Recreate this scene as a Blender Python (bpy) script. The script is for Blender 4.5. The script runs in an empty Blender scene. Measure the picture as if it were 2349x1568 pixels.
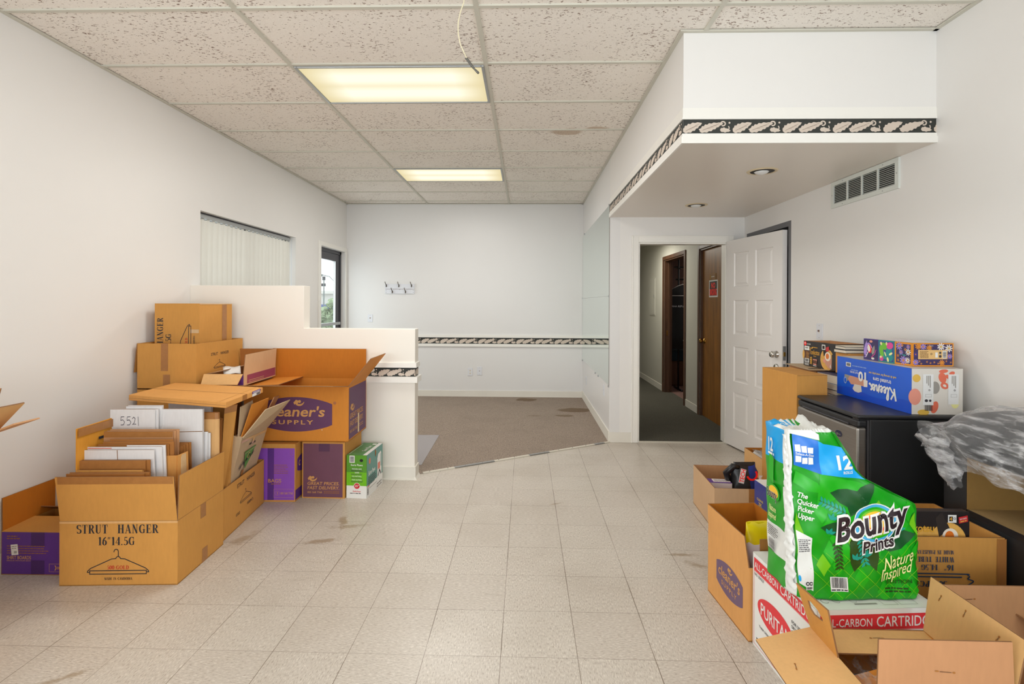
import bpy, bmesh, math, random
from mathutils import Vector, Matrix
random.seed(7)
SC = bpy.context.scene
COL = SC.collection
PI = math.pi
R = math.radians

# ---------------------------------------------------------------- camera, light, exposure
F_PX, CY_PX, W_PX, H_PX = 1177.41, 695.08, 2349, 1568
YAW, ROLL, CAM_Z = .02617, .00493, 1.40
cam_d = bpy.data.cameras.new('camera')
cam_d.sensor_fit = 'HORIZONTAL'
cam_d.sensor_width = 36
cam_d.lens = F_PX / W_PX * 36
cam_d.shift_y = -(H_PX / 2 - CY_PX) / W_PX
cam_d.clip_start = .05
cam = bpy.data.objects.new('camera', cam_d)
COL.objects.link(cam)
cam.matrix_world = (Matrix.Translation((0, 0, CAM_Z)) @ Matrix.Rotation(YAW, 4, 'Z')
                    @ Matrix.Rotation(PI / 2, 4, 'X') @ Matrix.Rotation(ROLL, 4, 'Z'))
SC.camera = cam

world = bpy.data.worlds.new('sky')
SC.world = world
world.use_nodes = True
bg = world.node_tree.nodes['Background']
bg.inputs[0].default_value = (.93, .97, 1.0, 1)
bg.inputs[1].default_value = 2.2

def area(name, loc, rot, sx, sy, power, col):
    l = bpy.data.lights.new(name, 'AREA')
    l.shape = 'RECTANGLE'
    l.size, l.size_y, l.energy, l.color = sx, sy, power, col
    o = bpy.data.objects.new(name, l)
    COL.objects.link(o)
    o.location, o.rotation_euler = loc, rot
    return o
# daylight through the shop front behind the camera, and through the glass door on the left
area('daylight_shopfront', (-.2, -2.55, 1.45), (R(142), 0, 0), 4.4, 2.1, 60, (.85, .935, 1))
area('added_side_fill', (2.12, -1.15, 1.45), (R(112), 0, R(90)), 2.2, 1.8, 70, (.84, .93, 1))  # unseen side light added to lift walls and ceiling; this wall has no window
area('added_side_fill', (-2.62, -1.15, 1.45), (R(112), 0, R(-90)), 2.2, 1.8, 108, (.84, .93, 1))  # added counterpart on the left, again with no window behind it
area('daylight_glass_door', (-2.86, 7.10, 1.15), (R(90), 0, R(-90)), .8, 2.0, 13, (.90, .96, 1))
area('corridor_lamp_light', (1.5, 7.9, 2.36), (0, 0, 0), .6, .6, 22, (1, .97, .86))

area('back_room_added_fill', (3.2, 8.2, 2.4), (0, 0, 0), .5, .5, 6, (1, .92, .82))  # unseen fill added to brighten the room off the corridor
SC.view_settings.view_transform = 'Standard'
SC.view_settings.look = 'None'
SC.view_settings.gamma = 1
SC.view_settings.use_curve_mapping = False
SC.view_settings.exposure = 0.0
try:
    SC.cycles.max_bounces = 10
    SC.cycles.diffuse_bounces = 6
    SC.cycles.transparent_max_bounces = 12
    SC.cycles.use_denoising = True
    SC.cycles.sample_clamp_indirect = 6
except Exception:
    pass

# ---------------------------------------------------------------- pixel of the photograph -> place in the room
_fw = Vector((-math.sin(YAW), math.cos(YAW), 0))
_rt = Vector((math.cos(YAW), math.sin(YAW), 0))
_up = Vector((0, 0, 1))
_r2 = _rt * math.cos(ROLL) + _up * math.sin(ROLL)
_u2 = _up * math.cos(ROLL) - _rt * math.sin(ROLL)
def at(u, v, **k):
    d = _fw + _r2 * ((u - W_PX / 2) / F_PX) - _u2 * ((v - CY_PX) / F_PX)
    o = Vector((0, 0, CAM_Z))
    (a, val), = k.items()
    i = 'xyz'.index(a)
    return o + d * ((val - o[i]) / d[i])

# ---------------------------------------------------------------- tagging
def tag(o, label=None, cat=None, group=None, kind=None):
    if label: o['label'] = label
    if cat: o['category'] = cat
    if group: o['group'] = group
    if kind: o['kind'] = kind
    return o
def empty(name, loc=(0, 0, 0), rz=0):
    o = bpy.data.objects.new(name, None)
    o.empty_display_size = .1
    COL.objects.link(o)
    o.location = loc
    o.rotation_euler = (0, 0, rz)
    return o
def thing(name, label, cat, loc=(0, 0, 0), rz=0, group=None):
    return tag(empty(name, loc, rz), label, cat, group)

# ---------------------------------------------------------------- materials
def lin(c):
    c = c / 255
    return c / 12.92 if c <= .04045 else ((c + .055) / 1.055) ** 2.4
def srgb(r, g, b):
    return (lin(r), lin(g), lin(b), 1)
MATS = {}
class NT:
    def __init__(s, m):
        s.t = m.node_tree
        s.n = s.t.nodes
        s.l = s.t.links
        s.p = s.n['Principled BSDF']
    def add(s, typ, **k):
        n = s.n.new(typ)
        for a, v in k.items():
            setattr(n, a, v)
        return n
    def link(s, a, b):
        s.l.new(a, b)
    def val(s, x, sock):
        if isinstance(x, (int, float)): sock.default_value = x
        else: s.link(x, sock)
    def math(s, op, a, b=None, c=None, clamp=False):
        n = s.add('ShaderNodeMath', operation=op, use_clamp=clamp)
        s.val(a, n.inputs[0])
        if b is not None: s.val(b, n.inputs[1])
        if c is not None: s.val(c, n.inputs[2])
        return n.outputs[0]
    def coord(s):
        return s.add('ShaderNodeTexCoord').outputs['Object']
    def mapping(s, vec, scale=(1, 1, 1), loc=(0, 0, 0), rot=(0, 0, 0)):
        n = s.add('ShaderNodeMapping')
        s.link(vec, n.inputs[0])
        n.inputs['Location'].default_value = loc
        n.inputs['Rotation'].default_value = rot
        n.inputs['Scale'].default_value = scale
        return n.outputs[0]
    def noise(s, vec, scale, detail=3, rough=.5, dims='3D'):
        n = s.add('ShaderNodeTexNoise')
        n.noise_dimensions = dims
        s.link(vec, n.inputs['Vector'])
        n.inputs['Scale'].default_value = scale
        n.inputs['Detail'].default_value = detail
        n.inputs['Roughness'].default_value = rough
        return n.outputs[0]
    def ramp(s, fac, lo, hi, a=0, b=1):
        n = s.add('ShaderNodeMapRange')
        s.link(fac, n.inputs[0])
        n.inputs[1].default_value, n.inputs[2].default_value = lo, hi
        n.inputs[3].default_value, n.inputs[4].default_value = a, b
        return n.outputs[0]
    def mix(s, fac, a, b):
        n = s.add('ShaderNodeMix', data_type='RGBA')
        s.val(fac, n.inputs[0])
        for x, i in ((a, 6), (b, 7)):
            if isinstance(x, tuple): n.inputs[i].default_value = x
            else: s.link(x, n.inputs[i])
        return n.outputs[2]
    def bump(s, h, strength, dist=.002):
        n = s.add('ShaderNodeBump')
        n.inputs['Strength'].default_value = strength
        n.inputs['Distance'].default_value = dist
        s.link(h, n.inputs['Height'])
        s.link(n.outputs[0], s.p.inputs['Normal'])
def mat(name, col, rough=.5, metal=0, spec=.5, var=0, vscale=6, bump=0, bscale=60, stretch=(1, 1, 1), **k):
    m = bpy.data.materials.new(name)
    m.use_nodes = True
    t = NT(m)
    p = t.p
    p.inputs['Base Color'].default_value = col
    p.inputs['Roughness'].default_value = rough
    p.inputs['Metallic'].default_value = metal
    p.inputs['Specular IOR Level'].default_value = spec
    if var or bump:
        v = t.mapping(t.coord(), stretch)
        if var:
            n = t.noise(v, vscale, 4, .6)
            dark = tuple(c * (1 - var) for c in col[:3]) + (1,)
            lite = tuple(min(1, c * (1 + var)) for c in col[:3]) + (1,)
            t.link(t.mix(t.ramp(n, .3, .7), dark, lite), p.inputs['Base Color'])
        if bump:
            t.bump(t.noise(v, bscale, 3), bump, .003)
    for a, v in k.items():
        p.inputs[a.replace('_', ' ')].default_value = v
    MATS[name] = m
    return m
def emit(name, col, strength):
    m = mat(name, (0, 0, 0, 1), 1)
    m.node_tree.nodes['Principled BSDF'].inputs['Emission Color'].default_value = col
    m.node_tree.nodes['Principled BSDF'].inputs['Emission Strength'].default_value = strength
    return m

mat('wall_paint', srgb(232, 230, 227), .42, spec=.35, var=.012, vscale=.8, bump=.03, bscale=45)
mat('wall_cool', srgb(226, 225, 224), .36, spec=.4, var=.012, vscale=.8, bump=.03, bscale=30)
mat('half_paint', srgb(236, 231, 222), .45, spec=.35, var=.012, vscale=1, bump=.03)
mat('trim_paint', srgb(238, 236, 230), .35, spec=.4)
mat('vinyl_base', srgb(228, 224, 214), .4, spec=.4, var=.03, vscale=3)
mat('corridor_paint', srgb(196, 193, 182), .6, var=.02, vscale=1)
mat('soffit_under', srgb(226, 218, 208), .3, spec=.4)
mat('door_white', srgb(233, 230, 227), .38, spec=.4, bump=.03, bscale=80)
mat('tbar', srgb(202, 199, 186), .5)
mat('ink_black', srgb(38, 38, 44), .6)
mat('ink_red', srgb(190, 48, 34), .6)
mat('ink_blue', srgb(38, 62, 92), .6)
mat('pen', srgb(60, 55, 70), .6)
mat('purple', srgb(90, 46, 136), .55, var=.05, vscale=8)
mat('purple_bright', srgb(140, 78, 190), .5, var=.05, vscale=8)
mat('purple_dark', srgb(70, 34, 100), .5)
mat('plum', srgb(108, 66, 86), .55, var=.06, vscale=8)
mat('plum_dark', srgb(84, 48, 78), .55)
mat('violet_oval', srgb(94, 52, 90), .55)
mat('lilac_oval', srgb(110, 86, 112), .55)
mat('magenta_strip', srgb(140, 62, 92), .55)
def kraft(name, c, stretch=(9, 9, 2)):
    m = mat(name, srgb(*c), .68, spec=.25)
    t = NT(m)
    co = t.coord()
    n1 = t.noise(co, 4, 4)
    n2 = t.noise(t.mapping(co, stretch), 9, 2)
    col = srgb(*c)
    a = tuple(x * .95 for x in col[:3]) + (1,)
    b = tuple(min(1, x * 1.05) for x in col[:3]) + (1,)
    f = t.math('ADD', t.math('MULTIPLY', n1, .6), t.math('MULTIPLY', n2, .4))
    t.link(t.mix(t.ramp(f, .35, .65), a, b), t.p.inputs['Base Color'])
    t.bump(n2, .05, .002)
    return m
kraft('kraft', (202, 146, 74))
kraft('kraft_light', (214, 168, 112))
kraft('kraft_pale', (204, 168, 130))
kraft('kraft_orange', (204, 131, 50))
kraft('kraft_dark', (164, 108, 54))
kraft('kraft_amber', (216, 148, 52))
kraft('kraft_grey', (190, 166, 134))
kraft('kraft_tan', (192, 144, 102))
kraft('kraft_top', (214, 154, 84))
kraft('kraft_inner', (186, 112, 32))
kraft('kraft_honey', (216, 158, 94))
kraft('kraft_rose', (184, 134, 94))
kraft('kraft_white', (222, 220, 220))
mat('ink_kraft', srgb(204, 150, 86), .6)
mat('corrugation', srgb(136, 96, 60), .8)
mat('tape_brown', srgb(164, 112, 62), .25, spec=.5, var=.08, vscale=30)
mat('tape_clear', srgb(206, 172, 128), .15, spec=.6, var=.05, vscale=30)
mat('staple', srgb(150, 110, 80), .35, metal=.6)
mat('paper_white', srgb(228, 226, 222), .6, var=.03)
mat('paper_cream', srgb(224, 214, 196), .7, var=.06, vscale=30, stretch=(1, 1, 20))
mat('border_dark', srgb(44, 47, 43), .6)
mat('border_leaf', srgb(206, 192, 178), .6)
mat('border_vein', srgb(150, 134, 120), .6)
mat('black_plastic', srgb(28, 28, 31), .35)
mat('black_matte', srgb(22, 22, 24), .6)
mat('dark_frame', srgb(66, 66, 72), .4, metal=.3)
mat('dark_grey', srgb(84, 84, 88), .5)
mat('frame_grey', srgb(104, 104, 107), .5)
mat('steel', srgb(150, 144, 138), .32, metal=.85, var=.04, vscale=3, stretch=(1, 1, 40))
mat('chrome', srgb(200, 198, 192), .25, metal=1)
mat('brass', srgb(176, 134, 64), .3, metal=1)
mat('nickel_dark', srgb(110, 98, 82), .35, metal=.9)
mat('alu', srgb(170, 172, 172), .35, metal=.7)
mat('plate_white', srgb(222, 224, 230), .4)
mat('grille_white', srgb(214, 218, 212), .4)
mat('plate_hole', srgb(120, 90, 78), .5)
mat('can_ring', srgb(214, 196, 162), .4)
mat('can_dark', srgb(34, 30, 28), .6)
mat('bulb', srgb(222, 222, 220), .3)
mat('wood_brown', srgb(142, 92, 32), .42, var=.35, vscale=5, stretch=(3, 3, .35))
mat('wood_casing', srgb(88, 58, 38), .45, var=.3, vscale=6, stretch=(6, 6, .6))
mat('mauve', srgb(150, 124, 116), .8)
mat('mauve_floor', srgb(120, 90, 82), .9, var=.2, vscale=20)
mat('sign_black', srgb(20, 18, 18), .4)
mat('sign_red', srgb(255, 24, 16), .4)
mat('garment', srgb(24, 26, 28), .7, bump=.3, bscale=14, stretch=(3, 3, .4))
mat('garment_blue', srgb(26, 52, 62), .8)
mat('hanger_white', srgb(206, 204, 200), .4)
mat('vane', srgb(224, 222, 214), .6, var=.02, vscale=4)
mat('cable_white', srgb(226, 216, 184), .45)
mat('tape_grey', srgb(92, 90, 84), .3, spec=.6, var=.2, vscale=60)
mat('green_box', srgb(86, 150, 40), .4, var=.06, vscale=5)
mat('green_top', srgb(84, 138, 84), .4)
mat('teal_box', srgb(82, 140, 130), .4)
mat('red_dot', srgb(206, 40, 50), .4)
mat('barcode', srgb(60, 56, 62), .6)
mat('red_band', srgb(222, 52, 60), .45)
mat('kleen_blue', srgb(6, 92, 214), .28, spec=.6, var=.04, vscale=5, bump=.12, bscale=9)
mat('kleen_wave', srgb(4, 76, 204), .28, spec=.6)
mat('kleen_white', srgb(218, 212, 204), .3, spec=.5, bump=.15, bscale=10)
mat('kleen_panel', srgb(226, 226, 226), .35)
mat('coral', srgb(226, 150, 132), .4)
mat('coral_deep', srgb(222, 110, 84), .4)
mat('mustard', srgb(222, 180, 80), .4)
mat('grey_dot', srgb(150, 146, 140), .4)
mat('yellow_text', srgb(240, 206, 60), .5)
mat('tis_purple', srgb(70, 50, 140), .4)
mat('tis_teal', srgb(30, 140, 140), .4)
mat('tis_orange', srgb(226, 144, 30), .4)
mat('tis_navy', srgb(56, 44, 92), .4)
mat('tis_green', srgb(110, 186, 50), .4)
mat('tis_pink', srgb(220, 70, 150), .4)
mat('tis_lilac', srgb(168, 140, 214), .4)
mat('tis_top', srgb(206, 196, 200), .25, spec=.6, var=.12, vscale=40)
mat('petal_white', srgb(236, 228, 220), .5)
mat('peach', srgb(224, 184, 120), .45)
mat('noodle_black', srgb(40, 34, 34), .4)
mat('noodle_brown', srgb(96, 56, 34), .4)
mat('noodle_gold', srgb(222, 166, 56), .45)
mat('noodle_bowl', srgb(222, 170, 84), .5, var=.15, vscale=40)
mat('egg_white', srgb(240, 230, 214), .4)
mat('egg_yolk', srgb(228, 120, 40), .4)
mat('pork', srgb(206, 150, 126), .5)
mat('nori', srgb(44, 36, 32), .6)
mat('red_tag', srgb(196, 42, 46), .4)
mat('bounty_green', srgb(18, 150, 22), .3, spec=.5, var=.14, vscale=9, bump=.10, bscale=22)
mat('bounty_lime', srgb(110, 186, 24), .32, spec=.5)
mat('bounty_mid', srgb(30, 168, 24), .32, spec=.5)
mat('bounty_leaf', srgb(18, 78, 34), .32, spec=.5)
mat('bounty_leaf2', srgb(40, 70, 20), .32)
mat('bounty_teal', srgb(20, 150, 130), .32)
mat('bounty_sky', srgb(20, 160, 228), .3, spec=.5)
mat('bounty_blue', srgb(20, 110, 204), .3, spec=.5)
mat('bounty_white', srgb(224, 226, 222), .3, spec=.5, bump=.35, bscale=40)
mat('bounty_brown', srgb(44, 30, 36), .35)
mat('bounty_cream', srgb(236, 232, 160), .4)
mat('rb_blue', srgb(70, 170, 220), .35)
mat('rb_yel', srgb(240, 190, 40), .35)
mat('rb_red', srgb(226, 80, 40), .35)
mat('label_white', srgb(232, 232, 228), .4)
mat('ziploc_blue', srgb(54, 66, 144), .35, spec=.5)
mat('ziploc_light', srgb(140, 170, 220), .35)
mat('bag_black', srgb(30, 29, 32), .35, spec=.5, bump=.3, bscale=30)
mat('bag_blue', srgb(20, 52, 140), .35)
mat('bag_yellow', srgb(232, 206, 20), .3, spec=.5, bump=.25, bscale=20)
mat('bag_white', srgb(226, 214, 214), .35, spec=.5)
mat('cushion_black', srgb(44, 44, 47), .5, bump=.35, bscale=10, stretch=(1, 8, 1))
mat('particle_tan', srgb(150, 116, 62), .6, var=.04, vscale=40)
mat('particle_floor', srgb(168, 140, 96), .6, var=.04, vscale=40)
mat('mat_grey', srgb(150, 144, 146), .25, spec=.5)
mat('strip_ivory', srgb(206, 200, 186), .5, var=.05)
mat('strip_grey', srgb(140, 140, 138), .5)
mat('asphalt', srgb(196, 194, 190), .9, var=.08, vscale=2)
mat('outside_wall', srgb(206, 206, 202), .8)
mat('outside_band', srgb(96, 112, 160), .8)
mat('hedge', srgb(150, 168, 136), .9, var=.4, vscale=9)
mat('pole_grey', srgb(110, 120, 120), .6)
mat('book_blue', srgb(70, 76, 110), .5)
mat('book_black', srgb(36, 36, 42), .5)
mat('book_teal', srgb(76, 120, 132), .5)
mat('logo_navy', srgb(20, 26, 62), .3)
mat('gasket', srgb(60, 58, 60), .5)
emit('lamp_panel', (1, .95, .70, 1), 1.0)
def lamp_mat():
    # acrylic panel lit by two tubes running along it: brightest over the tubes, yellower towards the ends
    t = NT(MATS['lamp_panel'])
    sx = t.add('ShaderNodeSeparateXYZ'); t.link(t.coord(), sx.inputs[0])
    e = t.math('ABSOLUTE', sx.outputs[0])
    y = t.math('ABSOLUTE', t.math('SUBTRACT', t.math('ABSOLUTE', sx.outputs[1]), .12))
    f = t.math('MULTIPLY', t.ramp(e, .38, .60, 1, 0), t.ramp(y, .04, .18, 1, .25))
    t.link(t.mix(f, (1, .84, .46, 1), (1, .97, .78, 1)), t.p.inputs['Emission Color'])
    t.link(t.ramp(f, 0, 1, .80, 1.08), t.p.inputs['Emission Strength'])
lamp_mat()

def glass_mat(name, tint=(1, 1, 1, 1), opac=.06, rough=.02):
    m = bpy.data.materials.new(name)
    m.use_nodes = True
    t = NT(m)
    t.p.inputs['Base Color'].default_value = tint
    t.p.inputs['Roughness'].default_value = rough
    tr = t.add('ShaderNodeBsdfTransparent')
    tr.inputs[0].default_value = (.96, .98, .97, 1)
    mx = t.add('ShaderNodeMixShader')
    mx.inputs[0].default_value = opac
    t.link(tr.outputs[0], mx.inputs[1])
    t.link(t.p.outputs[0], mx.inputs[2])
    t.link(mx.outputs[0], t.n['Material Output'].inputs[0])
    MATS[name] = m
glass_mat('glass', opac=.07)
def plastic_film():
    m = mat('plastic_film', srgb(238, 238, 242), .14, spec=1.0)
    t = NT(m)
    co = t.coord()
    n = t.noise(t.mapping(co, (9, 1.3, 9), rot=(0, .1, .12)), 4, 5, .6)
    n2 = t.noise(t.mapping(co, (3, 2, 3), rot=(.4, .2, .5)), 7, 4, .6)
    t.bump(n, .8, .01)
    fr = t.add('ShaderNodeLayerWeight')
    fr.inputs[0].default_value = .35
    fac = t.math('ADD', t.ramp(n, .48, .66, .06, .46), t.math('MULTIPLY', t.math('POWER', fr.outputs['Facing'], 2.0), .55))  # white streaks and pale edges painted in as the film's highlights
    fac = t.math('ADD', fac, t.ramp(n2, .58, .68, 0, .22), clamp=True)
    tr = t.add('ShaderNodeBsdfTransparent')
    mx = t.add('ShaderNodeMixShader')
    t.link(fac, mx.inputs[0])
    t.link(tr.outputs[0], mx.inputs[1])
    t.link(t.p.outputs[0], mx.inputs[2])
    t.link(mx.outputs[0], t.n['Material Output'].inputs[0])
plastic_film()
mat('mirror', (.80, .88, .84, 1), .03, metal=1)

def floor_tile_mat():
    m = mat('floor_tile', srgb(190, 181, 168), .3, spec=.4)
    t = NT(m)
    co = t.coord()
    s = .3048
    g = t.mapping(co, (1 / s, 1 / s, 1), loc=(.39604 / s, -2.03226 / s, 0))
    sep = t.add('ShaderNodeSeparateXYZ')
    t.link(g, sep.inputs[0])
    fx = t.math('FRACT', sep.outputs[0])
    fy = t.math('FRACT', sep.outputs[1])
    ex = t.math('SUBTRACT', .5, t.math('ABSOLUTE', t.math('SUBTRACT', fx, .5)))
    ey = t.math('SUBTRACT', .5, t.math('ABSOLUTE', t.math('SUBTRACT', fy, .5)))
    wob = t.noise(co, 2.2, 2)
    wx = t.ramp(wob, .35, .7, .0022, .0062)
    lx = t.math('LESS_THAN', ex, wx)
    ly = t.math('LESS_THAN', ey, t.math('MULTIPLY', wx, .75))
    line = t.math('MAXIMUM', lx, t.math('MULTIPLY', ly, .8))
    fl = t.add('ShaderNodeVectorMath', operation='FLOOR')
    t.link(g, fl.inputs[0])
    wn = t.add('ShaderNodeTexWhiteNoise', noise_dimensions='2D')
    t.link(fl.outputs[0], wn.inputs['Vector'])
    a = t.noise(t.mapping(co, (1, 3.2, 1)), 58, 3, .65)
    b = t.noise(t.mapping(co, (3.2, 1, 1), loc=(3, 1, 0)), 58, 3, .65)
    sel = t.math('GREATER_THAN', wn.outputs['Value'], .5)
    mf = t.add('ShaderNodeMix')
    t.link(sel, mf.inputs[0]); t.link(a, mf.inputs[2]); t.link(b, mf.inputs[3])
    fleck = mf.outputs[0]
    base = t.mix(t.ramp(wn.outputs['Value'], 0, 1), srgb(193, 184, 173), srgb(198, 190, 179))
    base = t.mix(t.ramp(fleck, .54, .72, 0, .9), base, srgb(226, 219, 208))
    base = t.mix(t.ramp(fleck, .46, .30, 0, .9), base, srgb(154, 142, 130))
    soil = t.noise(co, 1.1, 5, .62)
    base = t.mix(t.ramp(soil, .46, .78, 0, .42), base, srgb(148, 134, 116))
    scuff = t.noise(t.mapping(co, (1, 5, 1), rot=(0, 0, .7)), 2.4, 5, .7)
    base = t.mix(t.ramp(scuff, .64, .80, 0, .35), base, srgb(132, 118, 98))
    def blot(x, y, r, c, amt):
        nonlocal base
        rx, ry, an = r
        mp = t.mapping(t.mapping(co, (1, 1, 1), loc=(-x, -y, 0)), (1 / rx, 1 / ry, 1), rot=(0, 0, 0))
        mp = t.mapping(t.mapping(t.mapping(co, loc=(-x, -y, 0)), rot=(0, 0, -an)), (1 / rx, 1 / ry, 1))
        sx = t.add('ShaderNodeSeparateXYZ'); t.link(mp, sx.inputs[0])
        d = t.math('SQRT', t.math('ADD', t.math('POWER', sx.outputs[0], 2), t.math('POWER', sx.outputs[1], 2)))
        d = t.math('ADD', d, t.math('MULTIPLY', t.math('SUBTRACT', t.noise(co, 16, 4, .7), .5), 2.6))
        base = t.mix(t.ramp(d, .35, 1.0, amt, 0), base, c)
    for (u, v_, r, amt) in ((787, 1194, (.035, .12, .3), .6), (805, 1206, (.12, .03, .2), .45), (742, 1240, (.11, .035, .3), .6), (556, 1236, (.05, .12, -.4), .5), (1568, 1272, (.10, .02, 0), .6), (1598, 1295, (.08, .03, -.5), .55), (1274, 1155, (.06, .012, .5), .6), (140, 1556, (.12, .02, .6), .55)):
        p = at(u, v_, z=0)
        blot(p.x, p.y, r, srgb(136, 112, 78), amt)
    base = t.mix(line, base, srgb(110, 96, 80))
    t.link(base, t.p.inputs['Base Color'])
    t.link(t.ramp(soil, .3, .8, .26, .42), t.p.inputs['Roughness'])
    t.bump(t.math('SUBTRACT', 1.0, line), .25, .001)
floor_tile_mat()
def carpet_mat(name, c, c2, stains=()):
    m = mat(name, srgb(*c), .95, spec=.1)
    t = NT(m)
    co = t.coord()
    n = t.noise(co, 150, 3, .7)
    n2 = t.noise(co, 2.2, 4, .6)
    base = t.mix(t.ramp(n, .38, .62), srgb(*c2), srgb(*c))
    base = t.mix(t.ramp(n2, .5, .75, 0, .35), base, srgb(*[x * .72 for x in c]))
    for (x, y, rx, ry, amt) in stains:
        mp = t.mapping(co, (1 / rx, 1 / ry, 1), loc=(-x / rx, -y / ry, 0))
        ln = t.add('ShaderNodeVectorMath', operation='LENGTH')
        t.link(mp, ln.inputs[0])
        f = t.math('ADD', ln.outputs['Value'], t.math('MULTIPLY', t.math('SUBTRACT', t.noise(co, 7, 3), .5), .9))
        base = t.mix(t.ramp(f, .75, 1.0, amt, 0), base, srgb(104, 84, 62))
    t.link(base, t.p.inputs['Base Color'])
    t.bump(n, .7, .004)
def _c(u, v): 
    p = at(u, v, z=0); return p.x, p.y
carpet_mat('carpet', (172, 156, 142), (118, 106, 96), [(*_c(1208, 917), .16, .13, .75), (*_c(1320, 941), .26, .14, .75), (*_c(1295, 954), .13, .07, .6), (*_c(1225, 954), .10, .04, .35)])
carpet_mat('carpet_dark', (104, 101, 92), (66, 64, 56))
def ceiling_mat():
    m = mat('ceiling_tile', srgb(236, 230, 221), .9, spec=.1)
    t = NT(m)
    co = t.coord()
    v = t.mapping(co, (1, 1.9, 1), rot=(0, 0, .12))
    n = t.noise(v, 56, 3, .55)
    cl = t.noise(co, 3.0, 2)
    th = t.ramp(cl, .35, .7, .66, .595)
    spk = t.math('GREATER_THAN', n, th)
    n3 = t.noise(co, 220, 2)
    base = t.mix(t.ramp(n3, .35, .65), srgb(234, 227, 218), srgb(243, 237, 229))
    pst = at(1300, 303, z=2.88)
    pst2 = at(1365, 296, z=2.88)
    for p, rx, ry in ((pst, .16, .10), (pst2, .12, .06)):
        mp = t.mapping(co, (1 / rx, 1 / ry, 1), loc=(-p.x / rx, -p.y / ry, 0))
        sx = t.add('ShaderNodeSeparateXYZ'); t.link(mp, sx.inputs[0])
        d = t.math('SQRT', t.math('ADD', t.math('POWER', sx.outputs[0], 2), t.math('POWER', sx.outputs[1], 2)))
        f = t.math('ADD', d, t.math('MULTIPLY', t.math('SUBTRACT', t.noise(co, 9, 3), .5), 1.0))
        base = t.mix(t.ramp(f, .7, .95, .55, 0), base, srgb(170, 138, 100))
    base = t.mix(t.math('MULTIPLY', spk, .85), base, srgb(124, 98, 82))
    t.link(base, t.p.inputs['Base Color'])
    t.bump(t.math('SUBTRACT', 1.0, spk), .4, .003)
ceiling_mat()
def blinds_mat():
    m = MATS['vane']
    t = NT(m)
    tl = t.add('ShaderNodeBsdfTranslucent')
    tl.inputs[0].default_value = srgb(230, 228, 220)
    mx = t.add('ShaderNodeMixShader')
    mx.inputs[0].default_value = .12
    t.link(t.p.outputs[0], mx.inputs[1]); t.link(tl.outputs[0], mx.inputs[2])
    t.link(mx.outputs[0], t.n['Material Output'].inputs[0])
blinds_mat()
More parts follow.
